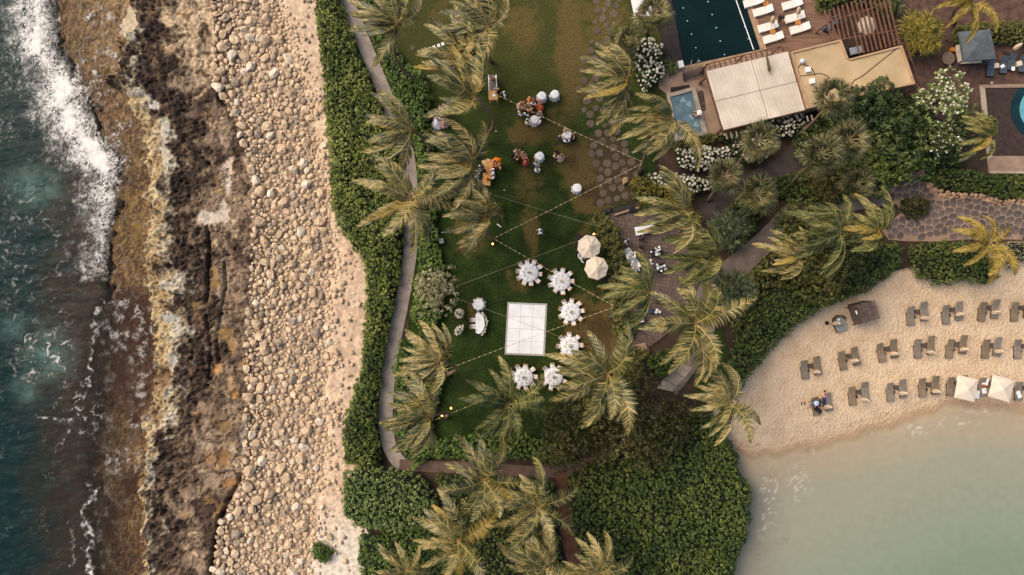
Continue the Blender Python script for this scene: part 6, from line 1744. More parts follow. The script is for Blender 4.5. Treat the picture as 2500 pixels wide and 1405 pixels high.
# ------------------------------------------------------------------ cream market parasols with the bar beneath
m_cream = mat('cream_canvas', (212, 192, 166), (224, 206, 182), scale=2, rough=.85, bump=.15, bscale=12)
m_pole = mat('parasol_pole', (140, 104, 74), (164, 126, 92), scale=4, rough=.6)
def parasol8(label, cx, cy, z, R_, rot):
    c = P(cx, cy, z); r = thing('market_parasol', label, 'parasol', (c.x, c.y, 0), rot, 'cream market parasols')
    hub = (0, 0, z + .62)
    for k in range(8):
        a, b = 2 * math.pi * k / 8, 2 * math.pi * (k + 1) / 8
        e1, e2 = Vector((R_ * math.cos(a), R_ * math.sin(a), z)), Vector((R_ * math.cos(b), R_ * math.sin(b), z))
        md = (e1 + e2) / 2 * .985; md.z = z + .02
        h = Vector((.32 * math.cos(a), .32 * math.sin(a), z + .50)), Vector((.32 * math.cos(b), .32 * math.sin(b), z + .50))
        mid1, mid2 = (h[0] + e1) / 2, (h[1] + e2) / 2; mm_ = (mid1 + mid2) / 2; mm_.z -= .05
        dn = Vector((0, 0, -.14))
        MB().add([h[0], h[1], mid2, mm_, mid1, e1, md, e2, e1 + dn, md + dn, e2 + dn], [(0, 4, 3), (0, 3, 1), (1, 3, 2), (4, 5, 6, 3), (3, 6, 7, 2), (5, 8, 9, 6), (6, 9, 10, 7)]).put('canopy_panel', m_cream, r)
        cpn = COL.objects[-1]; MB().tube([(0, 0, z + .42), tuple(e1 * .98 + Vector((0, 0, -.03)) - Vector((0, 0, e1.z * -.0)))], .015, 5).put('rib', m_pole, cpn)
    MB().lathe([(.38, z + .50), (.30, z + .56), (.06, z + .68)], 8, cap=False).put('vent_cap', m_cream, r)
    MB().lathe([(.05, z + .66), (.04, z + .74)], 8).put('finial', m_pole, r)
    MB().tube([(0, 0, 0), (0, 0, z + .66)], .035, 8).put('pole', m_pole, r)
    MB().lathe([(.35, 0), (.33, .08), (.06, .1)], 16).put('base', m_stain, r)
parasol8('upper of two cream octagonal parasols beside the lawn', 1438, 603, 2.6, 1.14, .25)
parasol8('lower of two cream octagonal parasols beside the lawn', 1456, 655, 2.6, 1.14, .12)
m_black = mat('black_lacquer', (24, 20, 20), (36, 30, 28), scale=3, rough=.5)
for k, (lab, x, y, rz) in enumerate((('black bar table under the upper parasol, its left end showing', 1412, 590, 1.3), ('black bar table under the lower parasol, its lower right end showing', 1472, 676, -.7), ('dark table between the two cream parasols', 1440, 634, .4))):
    q = P(x, y, .8); t = thing('bar_table', lab, 'table', (q.x, q.y, 0), rz)
    MB().box(-.65, .65, -.25, .25, .84, .9, bev=.01).put('tabletop', m_black, t)
    for sx in (-1, 1):
        for sy in (-1, 1): MB().box(sx * .58 - .03, sx * .58 + .03, sy * .2 - .03, sy * .2 + .03, 0, .84).put('leg', m_black, t)
for k, (x, y) in enumerate(((1420, 625), (1427, 634))):
    q = P(x, y, .5); s_ = thing('tub_chair', ('upper', 'lower')[k] + ' of two white tub chairs beside the gap between the parasols', 'chair', (q.x, q.y, 0), .6)
    MB().lathe([(.27, .05), (.3, .42), (.02, .44)], 14).put('seat', m_linen, s_)
    mb = MB(); v, f = [], []
    for i, a in enumerate(np.linspace(.6, 3.9, 11)):
        for rr in (.30, .36):
            for z in (.1, .8): v.append((rr * math.cos(a), rr * math.sin(a), z))
    for i in range(10):
        b = 4 * i; f += [(b, b + 4, b + 5, b + 1), (b + 2, b + 3, b + 7, b + 6), (b + 1, b + 5, b + 7, b + 3)]
    mb.add(v, f).put('backrest', m_linen, s_)

# ------------------------------------------------------------------ caterers' terrace
def ctable(label, f4, h, m, name='buffet_table'):
    fr_ = quad_frame(*f4); c = P(*fr_(.5, .5), h); t = thing(name, label, 'table', (c.x, c.y, 0))
    slab_px('tabletop', [fr_(0, 0), fr_(1, 0), fr_(1, 1), fr_(0, 1)], h - .04, h, m, t)
    for u, v in ((.05, .08), (.95, .08), (.95, .92), (.05, .92)):
        w = P(*fr_(u, v), h) - c; MB().tube([(w.x, w.y, .045), (w.x, w.y, h - .042)], .025, 6).put('leg', m_chrome, t)
    return fr_
m_lfr0 = mat('grey_tabletop', (96, 90, 84), (116, 108, 100), rough=.7)
fr1 = ctable('folding table covered with rows of white plates on the terrace', ((1549, 556), (1603, 545), (1611, 562), (1553, 576)), .78, m_lfr0)
for i in range(10):
    for j in range(4):
        w = P(*fr1(.05 + .1 * i, .13 + .245 * j), .78)
        o = put('plate', plate_me, m_plate, None, loc=(w.x, w.y, .782), scale=.86); tag(o, 'white plate in the rows on the terrace folding table', 'plate', 'plates on the terrace folding table')
for k, (f4, lab) in enumerate((((((1586, 612), (1612, 600), (1620, 620), (1592, 630))), 'upper of two dark service tables with white dishes on the terrace'), (((1602, 645), (1622, 642), (1628, 662), (1606, 668)), 'lower of two dark service tables with white dishes on the terrace'))):
    fq = ctable(lab, f4, .85, m_black)
    for j in range(9):
        w = P(*fq(rt.uniform(.08, .92), rt.uniform(.1, .9)), .85)
        m = MB(); 
        if j % 3 == 0: o = m.box(-.14, .14, -.1, .1, 0, .1, bev=.02).put('serving_tray', mat('tray_metal', (160, 158, 152), (190, 188, 182), rough=.4), None, loc=(w.x, w.y, .852), rz=rt.uniform(0, 3)); tag(o, 'metal tray on the ' + ('upper', 'lower')[k] + ' dark service table', 'tray', ('upper', 'lower')[k] + ' service table trays')
        else: o = put('serving_bowl', plate_me, m_plate, None, loc=(w.x, w.y, .852 + .03 * (j % 2)), scale=rt.uniform(.5, .9)); tag(o, 'white bowl on the ' + ('upper', 'lower')[k] + ' dark service table', 'bowl', ('upper', 'lower')[k] + ' service table bowls')
ctable('narrow table with a checked cloth at the lower terrace', ((1550, 774), (1570, 770), (1573, 786), (1553, 789)), .75, m_linen)
for i in range(5):
    for j in range(3):
        w = P(1553 + 4.2 * i, 774 + 4.2 * j, .75); o = MB().lathe([(.05, 0), (.055, .1)], 8).put('cup', m_stain, None, loc=(w.x, w.y, .752)); tag(o, 'dark cup on the small table at the lower terrace', 'cup', 'cups on the small terrace table')
ctable('pale narrow bench table beside the checked table', ((1561, 752), (1568, 751), (1572, 770), (1565, 771)), .7, m_linen)
q = P(1590, 760, .6); o = MB().box(-.26, .26, -.2, .2, .045, .6, bev=.03).put('cool_box', mat('blue_plastic', (40, 56, 78), (52, 68, 92), rough=.5), None, loc=(q.x, q.y, 0), rz=.1); tag(o, 'blue cool box on the lower terrace', 'box')
for k, (x, y) in enumerate(((1604, 757), (1610, 762), (1601, 763))):
    q = P(x, y, .3); o = MB().lathe([(.1, .045), (.14, .4), (.12, .42)], 10).put('bucket', m_white, None, loc=(q.x, q.y, 0)); tag(o, ('left', 'right', 'lower')[k] + ' white bucket beside the blue cool box', 'bucket')
# white glass racks stacked in a curve at the left edge of the terrace
rack = MB()
for i in range(4):
    for j in range(2):
        rack.lathe([(.10, 0), (.12, .16), (.10, .16), (.085, .01)], 8, cap=False, M=Matrix.Translation((.24 * i - .36, .24 * j - .12, .02)))
rack.box(-.5, .5, -.26, .26, 0, .02)
rack_me = rack.mesh('cup_rack')
m_rack = mat('rack_white', (196, 196, 192), (214, 214, 210), rough=.5)
rk = [(1524, 616), (1532, 613), (1540, 622), (1546, 630), (1537, 632), (1550, 640), (1546, 650), (1553, 656)]
for k, (x, y) in enumerate(rk):
    q = P(x, y, .8)
    o = put('glass_rack', rack_me, m_rack, None, loc=(q.x, q.y, .80), rz=.8 + .12 * k, scale=(.62, .62, 1)); tag(o, 'white open rack of upturned glasses in the curved row at the terrace edge', 'rack', 'glass racks on the terrace edge')
st_ = thing('rack_table', 'narrow table carrying the curved row of white glass racks', 'table', tuple(P(1540, 634, 0)), -1.0)
MB().box(-1.05, 1.05, -.4, .4, .74, .78).put('tabletop', m_linen, st_)
for sx in (-1, 1):
    for sy in (-1, 1): MB().tube([(sx * .95, sy * .32, .045), (sx * .95, sy * .32, .74)], .025, 6).put('leg', m_chrome, st_)
# planter wall at the top of the terrace, bench at the bottom
for k, (f4, lab, nm, ct, m_, h) in enumerate(((((1496, 512), (1560, 492), (1563, 501), (1499, 521)), 'dark planter wall along the upper edge of the terrace', 'planter_wall', 'wall', m_stain, .5), (((1468, 514), (1490, 506), (1492, 516), (1470, 524)), 'short dark planter wall left of the terrace corner', 'planter_wall', 'wall', m_stain, .5), (((1500, 521.5), (1562, 502), (1564, 507), (1502, 527)), 'pale bench ledge below the dark planter wall', 'bench_ledge', 'bench', m_cop, .4))):
    o = slab_px(nm, list(f4), 0, h, m_); tag(o, lab, ct)
for k, (x, y) in enumerate(((1540, 513), (1546, 511))):
    q = P(x, y, .5); o = MB().box(-.15, .15, -.2, .2, .045, .5 + .1 * k, bev=.02).put('crate', m_black, None, loc=(q.x, q.y, 0), rz=.2); tag(o, ('left', 'right')[k] + ' of two dark crates against the planter wall', 'crate')
bn = thing('slatted_bench', 'dark reddish slatted bench at the foot of the terrace', 'bench', tuple(P(1578, 870, 0)), .1)
for k in range(4): MB().box(-.24 + .13 * k, -.14 + .13 * k, -.75, .75, .40, .44).put('slat', m_beam, bn)
for s in (-1, 1): MB().box(-.24, .25, s * .6 - .04, s * .6 + .04, 0, .398).put('leg', m_beam, bn)
o = slab_px('low_wall', [(1528, 846), (1576, 838), (1582, 855), (1534, 862)], 0, .35, m_cop); tag(o, 'pale low wall block closing the lower end of the terrace', 'wall')
q = P(1526, 443, .3); o = put('round_rock', rock_me[2], m_wrock, None, loc=(q.x, q.y, .25), scale=(.42, .55, .5)); tag(o, 'large round rock beside the flowering strip at the stepping stones', 'rock')

# ------------------------------------------------------------------ string lights
m_wire = mat('light_wire', (150, 132, 104), (170, 150, 120), rough=.7)
m_bulb = mat('warm_bulb', (255, 214, 150), (255, 220, 160), emit=((255, 196, 120), 1.6))
bulb_me = MB().ell((0, 0, -.05), (.036, .036, .05), 8, 6).mesh('bulb')
def string(label, a, b, za, zb, nb, sag=.5):
    A, B = P(a[0], a[1], za), P(b[0], b[1], zb)
    root = thing('string_light', label, 'string light', tuple(A), 0, 'light strings over the lawn')
    pts_ = []
    for i in range(25):
        t = i / 24; q = A.lerp(B, t); q.z -= sag * 4 * t * (1 - t); pts_.append(q - A)
    MB().tube(pts_, .018 if nb else .014, 5).put('wire', m_wire, root)
    for i in range(nb):
        t = (i + .5) / nb; q = A.lerp(B, t); q.z -= sag * 4 * t * (1 - t)
        put('bulb', bulb_me, m_bulb, root, loc=q - A)
string('light string from the bar palm to the leaning hot tub palm', (1215, 232), (1570, 396), 3.6, 3.2, 27)
string('light string from the leaning hot tub palm down to the middle palm', (1570, 398), (1206, 582), 3.2, 3.4, 30)
string('light string from the middle palm to the parasol side of the terrace', (1206, 584), (1500, 748), 3.4, 3.2, 26)
string('light string from the terrace side across the dance floor to the lower left palm', (1500, 750), (1086, 904), 3.2, 3.4, 32)
string('unlit wire from the left palms to the terrace shrubs', (1205, 476), (1470, 556), 3.4, 3.0, 0)
string('unlit wire from the silvery tree to the upper parasol', (1112, 700), (1460, 570), 3.0, 3.0, 0)
string('unlit wire from the silvery tree over the dance floor to the golden palm', (1112, 728), (1445, 852), 3.0, 3.0, 0)
string('faint light string from the lower left palm past the lower tables', (1062, 1026), (1395, 895), 3.2, 3.0, 16)
# torches
m_flame = mat('flame', (255, 190, 90), (255, 200, 110), emit=((255, 168, 70), 14.0))
for k, (lab, x, y) in enumerate((('lit torch beside the palm in the middle of the lawn', 1203, 596), ('lit torch beside the palm in the lower middle of the lawn', 1258, 981), ('lit torch at the lower left of the lawn, the inner one', 1101, 997), ('lit torch against the trunk of the lower left palm', 1079, 1015), ('lit torch at the corner of the upper parasol', 1450, 572))):
    q = P(x, y, 1.7); t = thing('garden_torch', lab, 'torch', (q.x, q.y, 0))
    MB().tube([(0, 0, 0), (0, 0, 1.5)], .025, 6).put('pole', m_stain, t)
    MB().lathe([(.04, 1.5), (.09, 1.62), (.07, 1.66)], 9).put('bowl', m_beam, t)
    MB().lathe([(.04, 1.64), (.085, 1.72), (.05, 1.84), (.005, 1.98)], 8).put('flame', m_flame, t, smooth=True)

# ------------------------------------------------------------------ pool loungers
m_lwhite = mat('lounger_white', (220, 208, 192), (234, 224, 210), scale=3, rough=.75, bump=.1)
def lounger(name, mat_c, mat_f, w=.66, L=1.95, back=.62, tilt=.5):
    r = thing(name, 'x', 'lounger')
    MB().box(-w / 2, w / 2, -L / 2, L / 2 - back, .26, .36, bev=.03).put('mattress', mat_c, r)
    M_ = Matrix.Translation((0, L / 2 - back, .27)) @ Matrix.Rotation(tilt, 4, 'X')
    MB().box(-w / 2, w / 2, .005, back, 0, .09, M=M_, bev=.03).put('backrest', mat_c, r)
    fo = MB().box(-w / 2 - .02, w / 2 + .02, -L / 2 - .02, L / 2 - back, .18, .257).put('frame', mat_f, r)
    for sx in (-1, 1):
        for sy in (-L / 2 + .1, L / 2 - back - .1): MB().box(sx * w * .45 - .03, sx * w * .45 + .03, sy - .03, sy + .03, 0, .18).put('leg', mat_f, fo)
    MB().tube([(0, L / 2 - back * .35, .0), (0, L / 2 - back * .4, .42)], .03, 6).put('prop', mat_f, fo)
    return r
lw0 = lounger('pool_lounger', m_lwhite, m_white, .74, 1.95)
PL = [((1840, 5), 'topmost in the left column'), ((1863, 27), 'second in the left column'), ((1875, 66), 'third in the left column'), ((1888, 93), 'lowest in the left column'), ((1934, 11), 'topmost in the right column'), ((1940, 43), 'second in the right column'), ((1953, 70), 'lowest in the right column'), ((1925, -22), 'cut by the top edge in the right column')]
for (q, wh) in PL[:7]:
    p = P(*q, .3); copy_tree(lw0, (p.x, p.y, .05), -math.pi / 2 + .28, 'white pool lounger on the timber deck, ' + wh, group='white pool loungers')
drop(lw0)
m_ora = mat('orange_wood', (176, 112, 50), (200, 136, 70), scale=3, rough=.5)
m_furl = mat('furled_canvas', (200, 174, 144), (218, 194, 166), scale=5, rough=.85, bump=.3, bscale=10)
def furled(label, cx, cy, z, group, rz=0, m=None, L=1.5):
    """folded parasol: pole with gathered canvas, its top leaning"""
    c = P(cx, cy, 0); r = thing('folded_parasol', label, 'parasol', (c.x, c.y, -.45 if group.startswith('folded beach') else .05), rz, group)
    lean = Matrix.Rotation(.18, 4, 'Y')
    MB().tube([(0, 0, 0), (.33, 0, 1.8)], .025, 6).put('pole', m_pole, r)
    mb = MB(); mb.lathe([(.04, 0), (.16, .12), (.19, .42), (.15, .7), (.04, .92)], 14, wob=lambda a, i: .38 * math.sin(5 * a + i * .9), M=Matrix.Translation((.18, 0, .8)) @ Matrix.Rotation(.55, 4, 'Y'))
    mb.put('gathered_canvas', m or m_furl, r, smooth=True)
    MB().lathe([(.22, 0), (.2, .06), (.05, .07)], 12).put('base', m_stain, r)
for k, (x, y, lab) in enumerate(((1869, 9, 'uppermost orange round side table on the pool deck'), (1886, 78, 'orange round side table between the left loungers on the pool deck'), (1948, 56, 'orange round side table between the right loungers on the pool deck'))):
    q = P(x, y, .4); t = thing('side_table', lab, 'table', (q.x, q.y, .05)); MB().lathe([(.27, .38), (.27, .43)], 16).put('tabletop', m_ora, t); MB().lathe([(.12, 0), (.05, .05), (.05, .38)], 8).put('leg', m_ora, t)
    furled(('uppermost', 'left', 'right')[k] + ' folded cream parasol on the pool deck', x - 6, y - 8, 0, 'folded parasols on the pool deck', rz=2.0)
# furniture under the pergola
q = P(2117, 62, 2.2); parasol = thing('round_parasol', 'pale round parasol seen through the pergola rafters', 'parasol', (q.x, q.y, 0))
MB().lathe([(.92, 2.1), (.9, 2.2), (.45, 2.42), (.03, 2.6)], 8, cap=False).put('canopy', m_cream, parasol); MB().tube([(0, 0, 0), (0, 0, 2.55)], .03, 6).put('pole', m_pole, parasol); MB().lathe([(.3, 0), (.28, .06)], 12).put('base', m_stain, parasol)
m_bluec = mat('slate_blue_cloth', (70, 86, 100), (90, 106, 118), scale=3, rough=.85)
q = P(2093, 122, .5); s_ = thing('cushioned_bench', 'grey blue cushioned bench in the notch of the tan roof', 'bench', (q.x, q.y, 0), .25)
MB().box(-.65, .65, -.35, .35, .25, .45, bev=.05).put('cushion', mat('pale_blue_cloth', (150, 158, 170), (172, 178, 186), rough=.85), s_)
MB().box(-.68, .68, -.38, .38, 0, .248).put('frame', m_stain, s_)
for k, (x, y) in enumerate(((2040, 52), (2022, 68))):
    q = P(x, y, .5); s_ = thing('lounge_chair', ('upper', 'lower')[k] + ' dark blue chair under the left end of the pergola', 'chair', (q.x, q.y, .05), .3 + k)
    MB().box(-.3, .3, -.3, .3, .15, .42, bev=.04).put('seat', m_bluec, s_); MB().box(-.3, .3, .302, .42, .15, .8, bev=.03).put('backrest', m_bluec, s_)
    for sx in (-1, 1): MB().box(sx * .3 - .03, sx * .3 + .03, -.28, .3, 0, .148).put('leg', m_stain, s_)
# gravel court furniture
q = P(2315, 143, .5); t = thing('round_table', 'round brown wicker table left of the grey canopy', 'table', (q.x, q.y, 0)); MB().lathe([(.62, .5), (.62, .56)], 24).put('tabletop', mat('wicker', (112, 90, 74), (136, 112, 92), scale=6, rough=.8, bump=.5, bscale=20), t); MB().lathe([(.3, 0), (.2, .1), (.2, .5)], 12).put('leg', m_stain, t)
q = P(2328, 121, .4); o = MB().box(-.22, .22, -.2, .2, 0, .42, bev=.02).put('side_table', m_ora, None, loc=(q.x, q.y, 0)); tag(o, 'small tan square table left of the canopy daybed', 'table')
m_lblue = mat('lounger_blue', (60, 68, 76), (80, 86, 92), scale=3, rough=.8)
lb0 = lounger('court_lounger', m_lblue, m_stain, .7, 1.7)
for k, (x, y, rz) in enumerate(((2418, 165, 0), (2450, 158, -.05), (2470, 150, -.1), (2497, 155, -.1))):
    p = P(x, y, .3); copy_tree(lb0, (p.x, p.y, 0), rz + math.pi * 0, ('leftmost', 'second', 'third', 'rightmost')[k] + ' dark blue lounger on the gravel court', group='blue loungers of the court')
drop(lb0)
for k, (x, y) in enumerate(((2434, 160), (2490, 155))):
    q = P(x, y, .4); o = MB().box(-.24, .24, -.24, .24, 0, .4, bev=.02).put('side_table', m_cush, None, loc=(q.x, q.y, 0), rz=.1 + .2 * k); tag(o, ('left', 'right')[k] + ' pale square table between the blue loungers', 'table')
for k, (x, y) in enumerate(((2448, 162), (2474, 168))):
    q = P(x, y, .4); o = MB().box(-.2, .2, -.16, .16, .365, .41, bev=.015).put('towel', m_linen, None, loc=(q.x, q.y, 0), rz=.5 + k); tag(o, 'white towel on the ' + ('second', 'third') + ' blue lounger' if False else 'white towel on the ' + ('second', 'third')[k] + ' blue lounger', 'towel')
furled('folded cream parasol lying toward the blue loungers', 2456, 132, 0, 'folded parasols of the court', rz=.8)
furled('folded cream parasol at the right edge of the gravel court', 2498, 128, 0, 'folded parasols of the court', rz=.3)
q = P(2422, 203, .1); o = put('stone_ball', rock_me[4], m_pale, None, loc=(q.x, q.y, .1), scale=.17); tag(o, 'small pale round stone on the edge of the right pool', 'stone')
# white cabana corner at the top of the stepping stones
q = P(1568, 14, .5); s_ = thing('cabana_bed', 'white cabana bed behind the fan palm at the top edge', 'daybed', (q.x, q.y, 0), .2)
MB().box(-.9, .9, -1.1, 1.1, .1, .45, bev=.05).put('mattress', m_linen, s_)
for sx in (-1, 1):
    for sy in (-1, 1): MB().tube([(sx * .88, sy * 1.1, 0), (sx * .88, sy * 1.1, 2.0)], .035, 6).put('post', m_tan, s_)
MB().box(-.95, .95, .3, 1.2, 2.0, 2.06).put('canopy', m_linen, s_)

# ------------------------------------------------------------------ beach loungers, tables and parasols
m_lg = mat('lounger_grey', (114, 103, 90), (136, 124, 108), scale=4, rough=.85, bump=.3, bscale=16, rnd=.12)
m_lbr = mat('lounger_brown', (112, 96, 76), (134, 116, 92), scale=4, rough=.85, bump=.3, bscale=16, rnd=.1)
m_lfr = mat('lounger_frame', (76, 62, 52), (98, 82, 68), scale=4, rough=.8)
bg0 = lounger('beach_lounger', m_lg, m_lfr, .68, 1.95, .72, .42)
bb0 = lounger('beach_lounger', m_lbr, m_lfr, .68, 1.95, .72, .42)
BZ = -.45
ROWS = [('back row nearest the hedge', [(2239, 766, .06), (2325, 761, .03), (2413, 756, 0), (2492, 756, 0)]),
        ('middle row', [(1978, 898, .2), (2071, 874, .22), (2165, 856, .2), (2255, 848, .04), (2335, 846, 0), (2420, 848, 0), (2499, 850, 0)]),
        ('front row by the water', [(2006, 984, .2), (2096, 962, .13), (2188, 951, .1), (2268, 944, .06), (2336, 940, .04), (2412, 942, 0), (2503, 952, 0)])]
ORD = ['first', 'second', 'third', 'fourth', 'fifth', 'sixth', 'seventh']
rl = random.Random(3)
for row, lst in ROWS:
    for k, (x, y, rz) in enumerate(lst):
        for s, sd_ in ((-1, 'left'), (1, 'right')):
            ca, sa = math.cos(rz), math.sin(rz)
            x2, y2 = x + s * 15.5 * ca + rl.uniform(-1.5, 1.5), y - s * 15.5 * sa + (-3 if s > 0 else 3) + rl.uniform(-3, 3)
            p = P(x2, y2, BZ + .3)
            if x2 > 2520: continue
            copy_tree(bg0 if rl.random() < .55 else bb0, (p.x, p.y, BZ), rz + rl.uniform(-.07, .07), f'{sd_} beach lounger of the {ORD[k]} pair from the left, {row}', group='beach loungers')
        p = P(x + 1, y - 4, BZ + .3)
        t = thing('beach_side_table', f'low table in the {ORD[k]} pair from the left, {row}', 'table', (p.x, p.y, BZ), rz, 'beach side tables')
        MB().box(-.2, .2, -.22, .22, .26, .31, bev=.01).put('tabletop', m_lfr, t)
        for sx in (-1, 1): MB().box(sx * .16 - .02, sx * .16 + .02, -.18, .18, 0, .258).put('leg', m_lfr, t)
        if not (row.startswith('front') and k in (4, 5, 6)) and x < 2505:
            furled(f'folded cream parasol of the {ORD[k]} pair from the left, {row}', x - 2, y + 9, 0, 'folded beach parasols', rz=rl.uniform(-.3, .35))
drop(bg0); drop(bb0)
def square_parasol(label, q4):
    z = 1.9; w = [P(*q, z) for q in q4]; c = sum(w, Vector()) / 4
    r = thing('square_parasol', label, 'parasol', (c.x, c.y, BZ), 0, 'square beach parasols')
    V = [(v.x - c.x, v.y - c.y, z - BZ) for v in w]; n = 4
    mids = [((V[i][0] + V[(i + 1) % 4][0]) * .495, (V[i][1] + V[(i + 1) % 4][1]) * .495, z - BZ + .06) for i in range(4)]
    top = (0, 0, z - BZ + .42)
    for i in range(4):
        a, m1, b = V[i], mids[i], V[(i + 1) % 4]
        ha = tuple((np.array(a) + np.array(top)) / 2); hb = tuple((np.array(b) + np.array(top)) / 2); hm_ = tuple((np.array(m1) + np.array(top)) / 2 - np.array([0, 0, .02]))
        MB().add([a, m1, b, hb, top, ha, hm_], [(0, 1, 6, 5), (1, 2, 3, 6), (5, 6, 4), (6, 3, 4)]).put('canopy_panel', m_cream, r)
        cpn = COL.objects[-1]; MB().tube([(0, 0, z - BZ + .34), (a[0] * .97, a[1] * .97, a[2] - .03)], .014, 5).put('rib', m_pole, cpn)
    MB().tube([(0, 0, 0), (0, 0, z - BZ + .46)], .03, 6).put('pole', m_pole, r); MB().lathe([(.3, 0), (.28, .06)], 12).put('base', m_lfr, r)
square_parasol('left of two open square cream parasols by the water', [(2338, 915), (2388, 927), (2379, 982), (2329, 971)])
square_parasol('right of two open square cream parasols by the water', [(2424, 914), (2476, 930), (2464, 984), (2412, 968)])
for k, (x, y, w_, h_, rz, lab) in enumerate(((2407, 932, .3, .38, -.3, 'white towel spread on the lounger between the square parasols'), (2404, 955, .22, .28, .2, 'lower white towel between the square parasols'), (2386, 964, .26, .4, -.1, 'white towel showing right of the left square parasol'), (2489, 964, .2, .36, .4, 'white towel on the last lounger at the right edge'))):
    q = P(x, y, 0); o = MB().box(-w_, w_, -h_, h_, -.08, -.03, bev=.02).put('towel', m_linen, None, loc=(q.x, q.y, 0), rz=rz); tag(o, lab, 'towel')
q = P(2402, 943, 0); o = MB().box(-.2, .2, -.1, .1, -.02, .06, bev=.03).put('red_bag', mat('red_cloth', (176, 66, 40), (196, 84, 52), rough=.8), None, loc=(q.x, q.y, 0), rz=.2); tag(o, 'small red bag on the white towel between the square parasols', 'bag')
# wooden towel hut
hq = [(2092, 744), (2136, 733), (2150, 777), (2107, 790)]; hc = P(2118, 762, 0)
hut = thing('beach_hut', 'weathered brown plank hut with a sloping roof on the beach', 'hut', (hc.x, hc.y, BZ))
m_hut = mat('weathered_plank', (82, 68, 60), (112, 94, 82), scale=2, rough=.9, bump=.4, bscale=8, stretch=(1, 3, 1), rnd=.22)
hf = quad_frame(*hq)
zt = 1.7
slab_px('wall', [hf(.03, .04), hf(.97, .04), hf(.97, .96), hf(.03, .96)], BZ, zt - .1, m_hut, hut, zref=zt)
for k in range(5):
    slab_px('roof_plank', [hf(k / 5 + .006, 0), hf((k + 1) / 5 - .006, 0), hf((k + 1) / 5 - .006, 1), hf(k / 5 + .006, 1)], zt - .098, zt + .012 * (k % 2), m_hut, hut)
a_, b_ = P(*hf(0, 0), zt) - hut.location, P(*hf(0, 1), zt) - hut.location; c_, d_ = P(2074, 752, .6) - hut.location, P(2090, 794, .6) - hut.location
MB().add([a_, b_, (d_.x, d_.y, .75), (c_.x, c_.y, .75), a_ - Vector((0, 0, .06)), b_ - Vector((0, 0, .06)), (d_.x, d_.y, .69), (c_.x, c_.y, .69)], [(0, 3, 2, 1), (4, 5, 6, 7), (0, 1, 5, 4), (1, 2, 6, 5), (2, 3, 7, 6), (3, 0, 4, 7)]).put('lean_to_flap', m_hut, hut)
for q in (c_, d_): MB().tube([(q.x * .97, q.y, 0), (q.x * .97, q.y, .7)], .04, 6).put('post', m_hut, hut)
q = P(2094, 763, 1.5); o = MB().box(-.12, .12, -.18, .18, 1.32, 1.36, bev=.01).put('towel', m_linen, None, loc=(q.x, q.y, 0), rz=.3); tag(o, 'small white towel lying on the flap of the beach hut', 'towel')
bx = thing('beach_daybed', 'grey padded daybed with a rounded dark back left of the hut', 'daybed', tuple(P(2046, 790, BZ)), .42)
m_pad = mat('grey_pad', (128, 124, 120), (146, 142, 136), scale=4, rough=.85)
MB().prism([(-.52, -.75), (.52, -.75), (.52, .25), (.35, .6), (0, .72), (-.35, .6), (-.52, .25)], .3, .45).put('pad', m_pad, bx)
MB().prism([(-.55, -.78), (.55, -.78), (.55, .27), (.37, .64), (0, .77), (-.37, .64), (-.55, .27)], 0, .298).put('frame', m_lfr, bx)
v, f = [], []
for i, a in enumerate(np.linspace(.0, math.pi, 11)):
    for rr in (.60, .68):
        for z in (.3, .8): v.append((rr * math.cos(a), .25 + rr * .9 * math.sin(a), z))
for i in range(10):
    b = 4 * i; f += [(b, b + 1, b + 5, b + 4), (b + 2, b + 6, b + 7, b + 3), (b + 1, b + 3, b + 7, b + 5)]
MB().add(v, f).put('backrest', m_lfr, bx)
MB().box(-.15, .15, .3, .55, .451, .6, bev=.05).put('pillow', m_linen, bx)
furled('folded cream parasol beside the grey daybed', 2024, 790, 0, 'folded beach parasols', rz=.1)
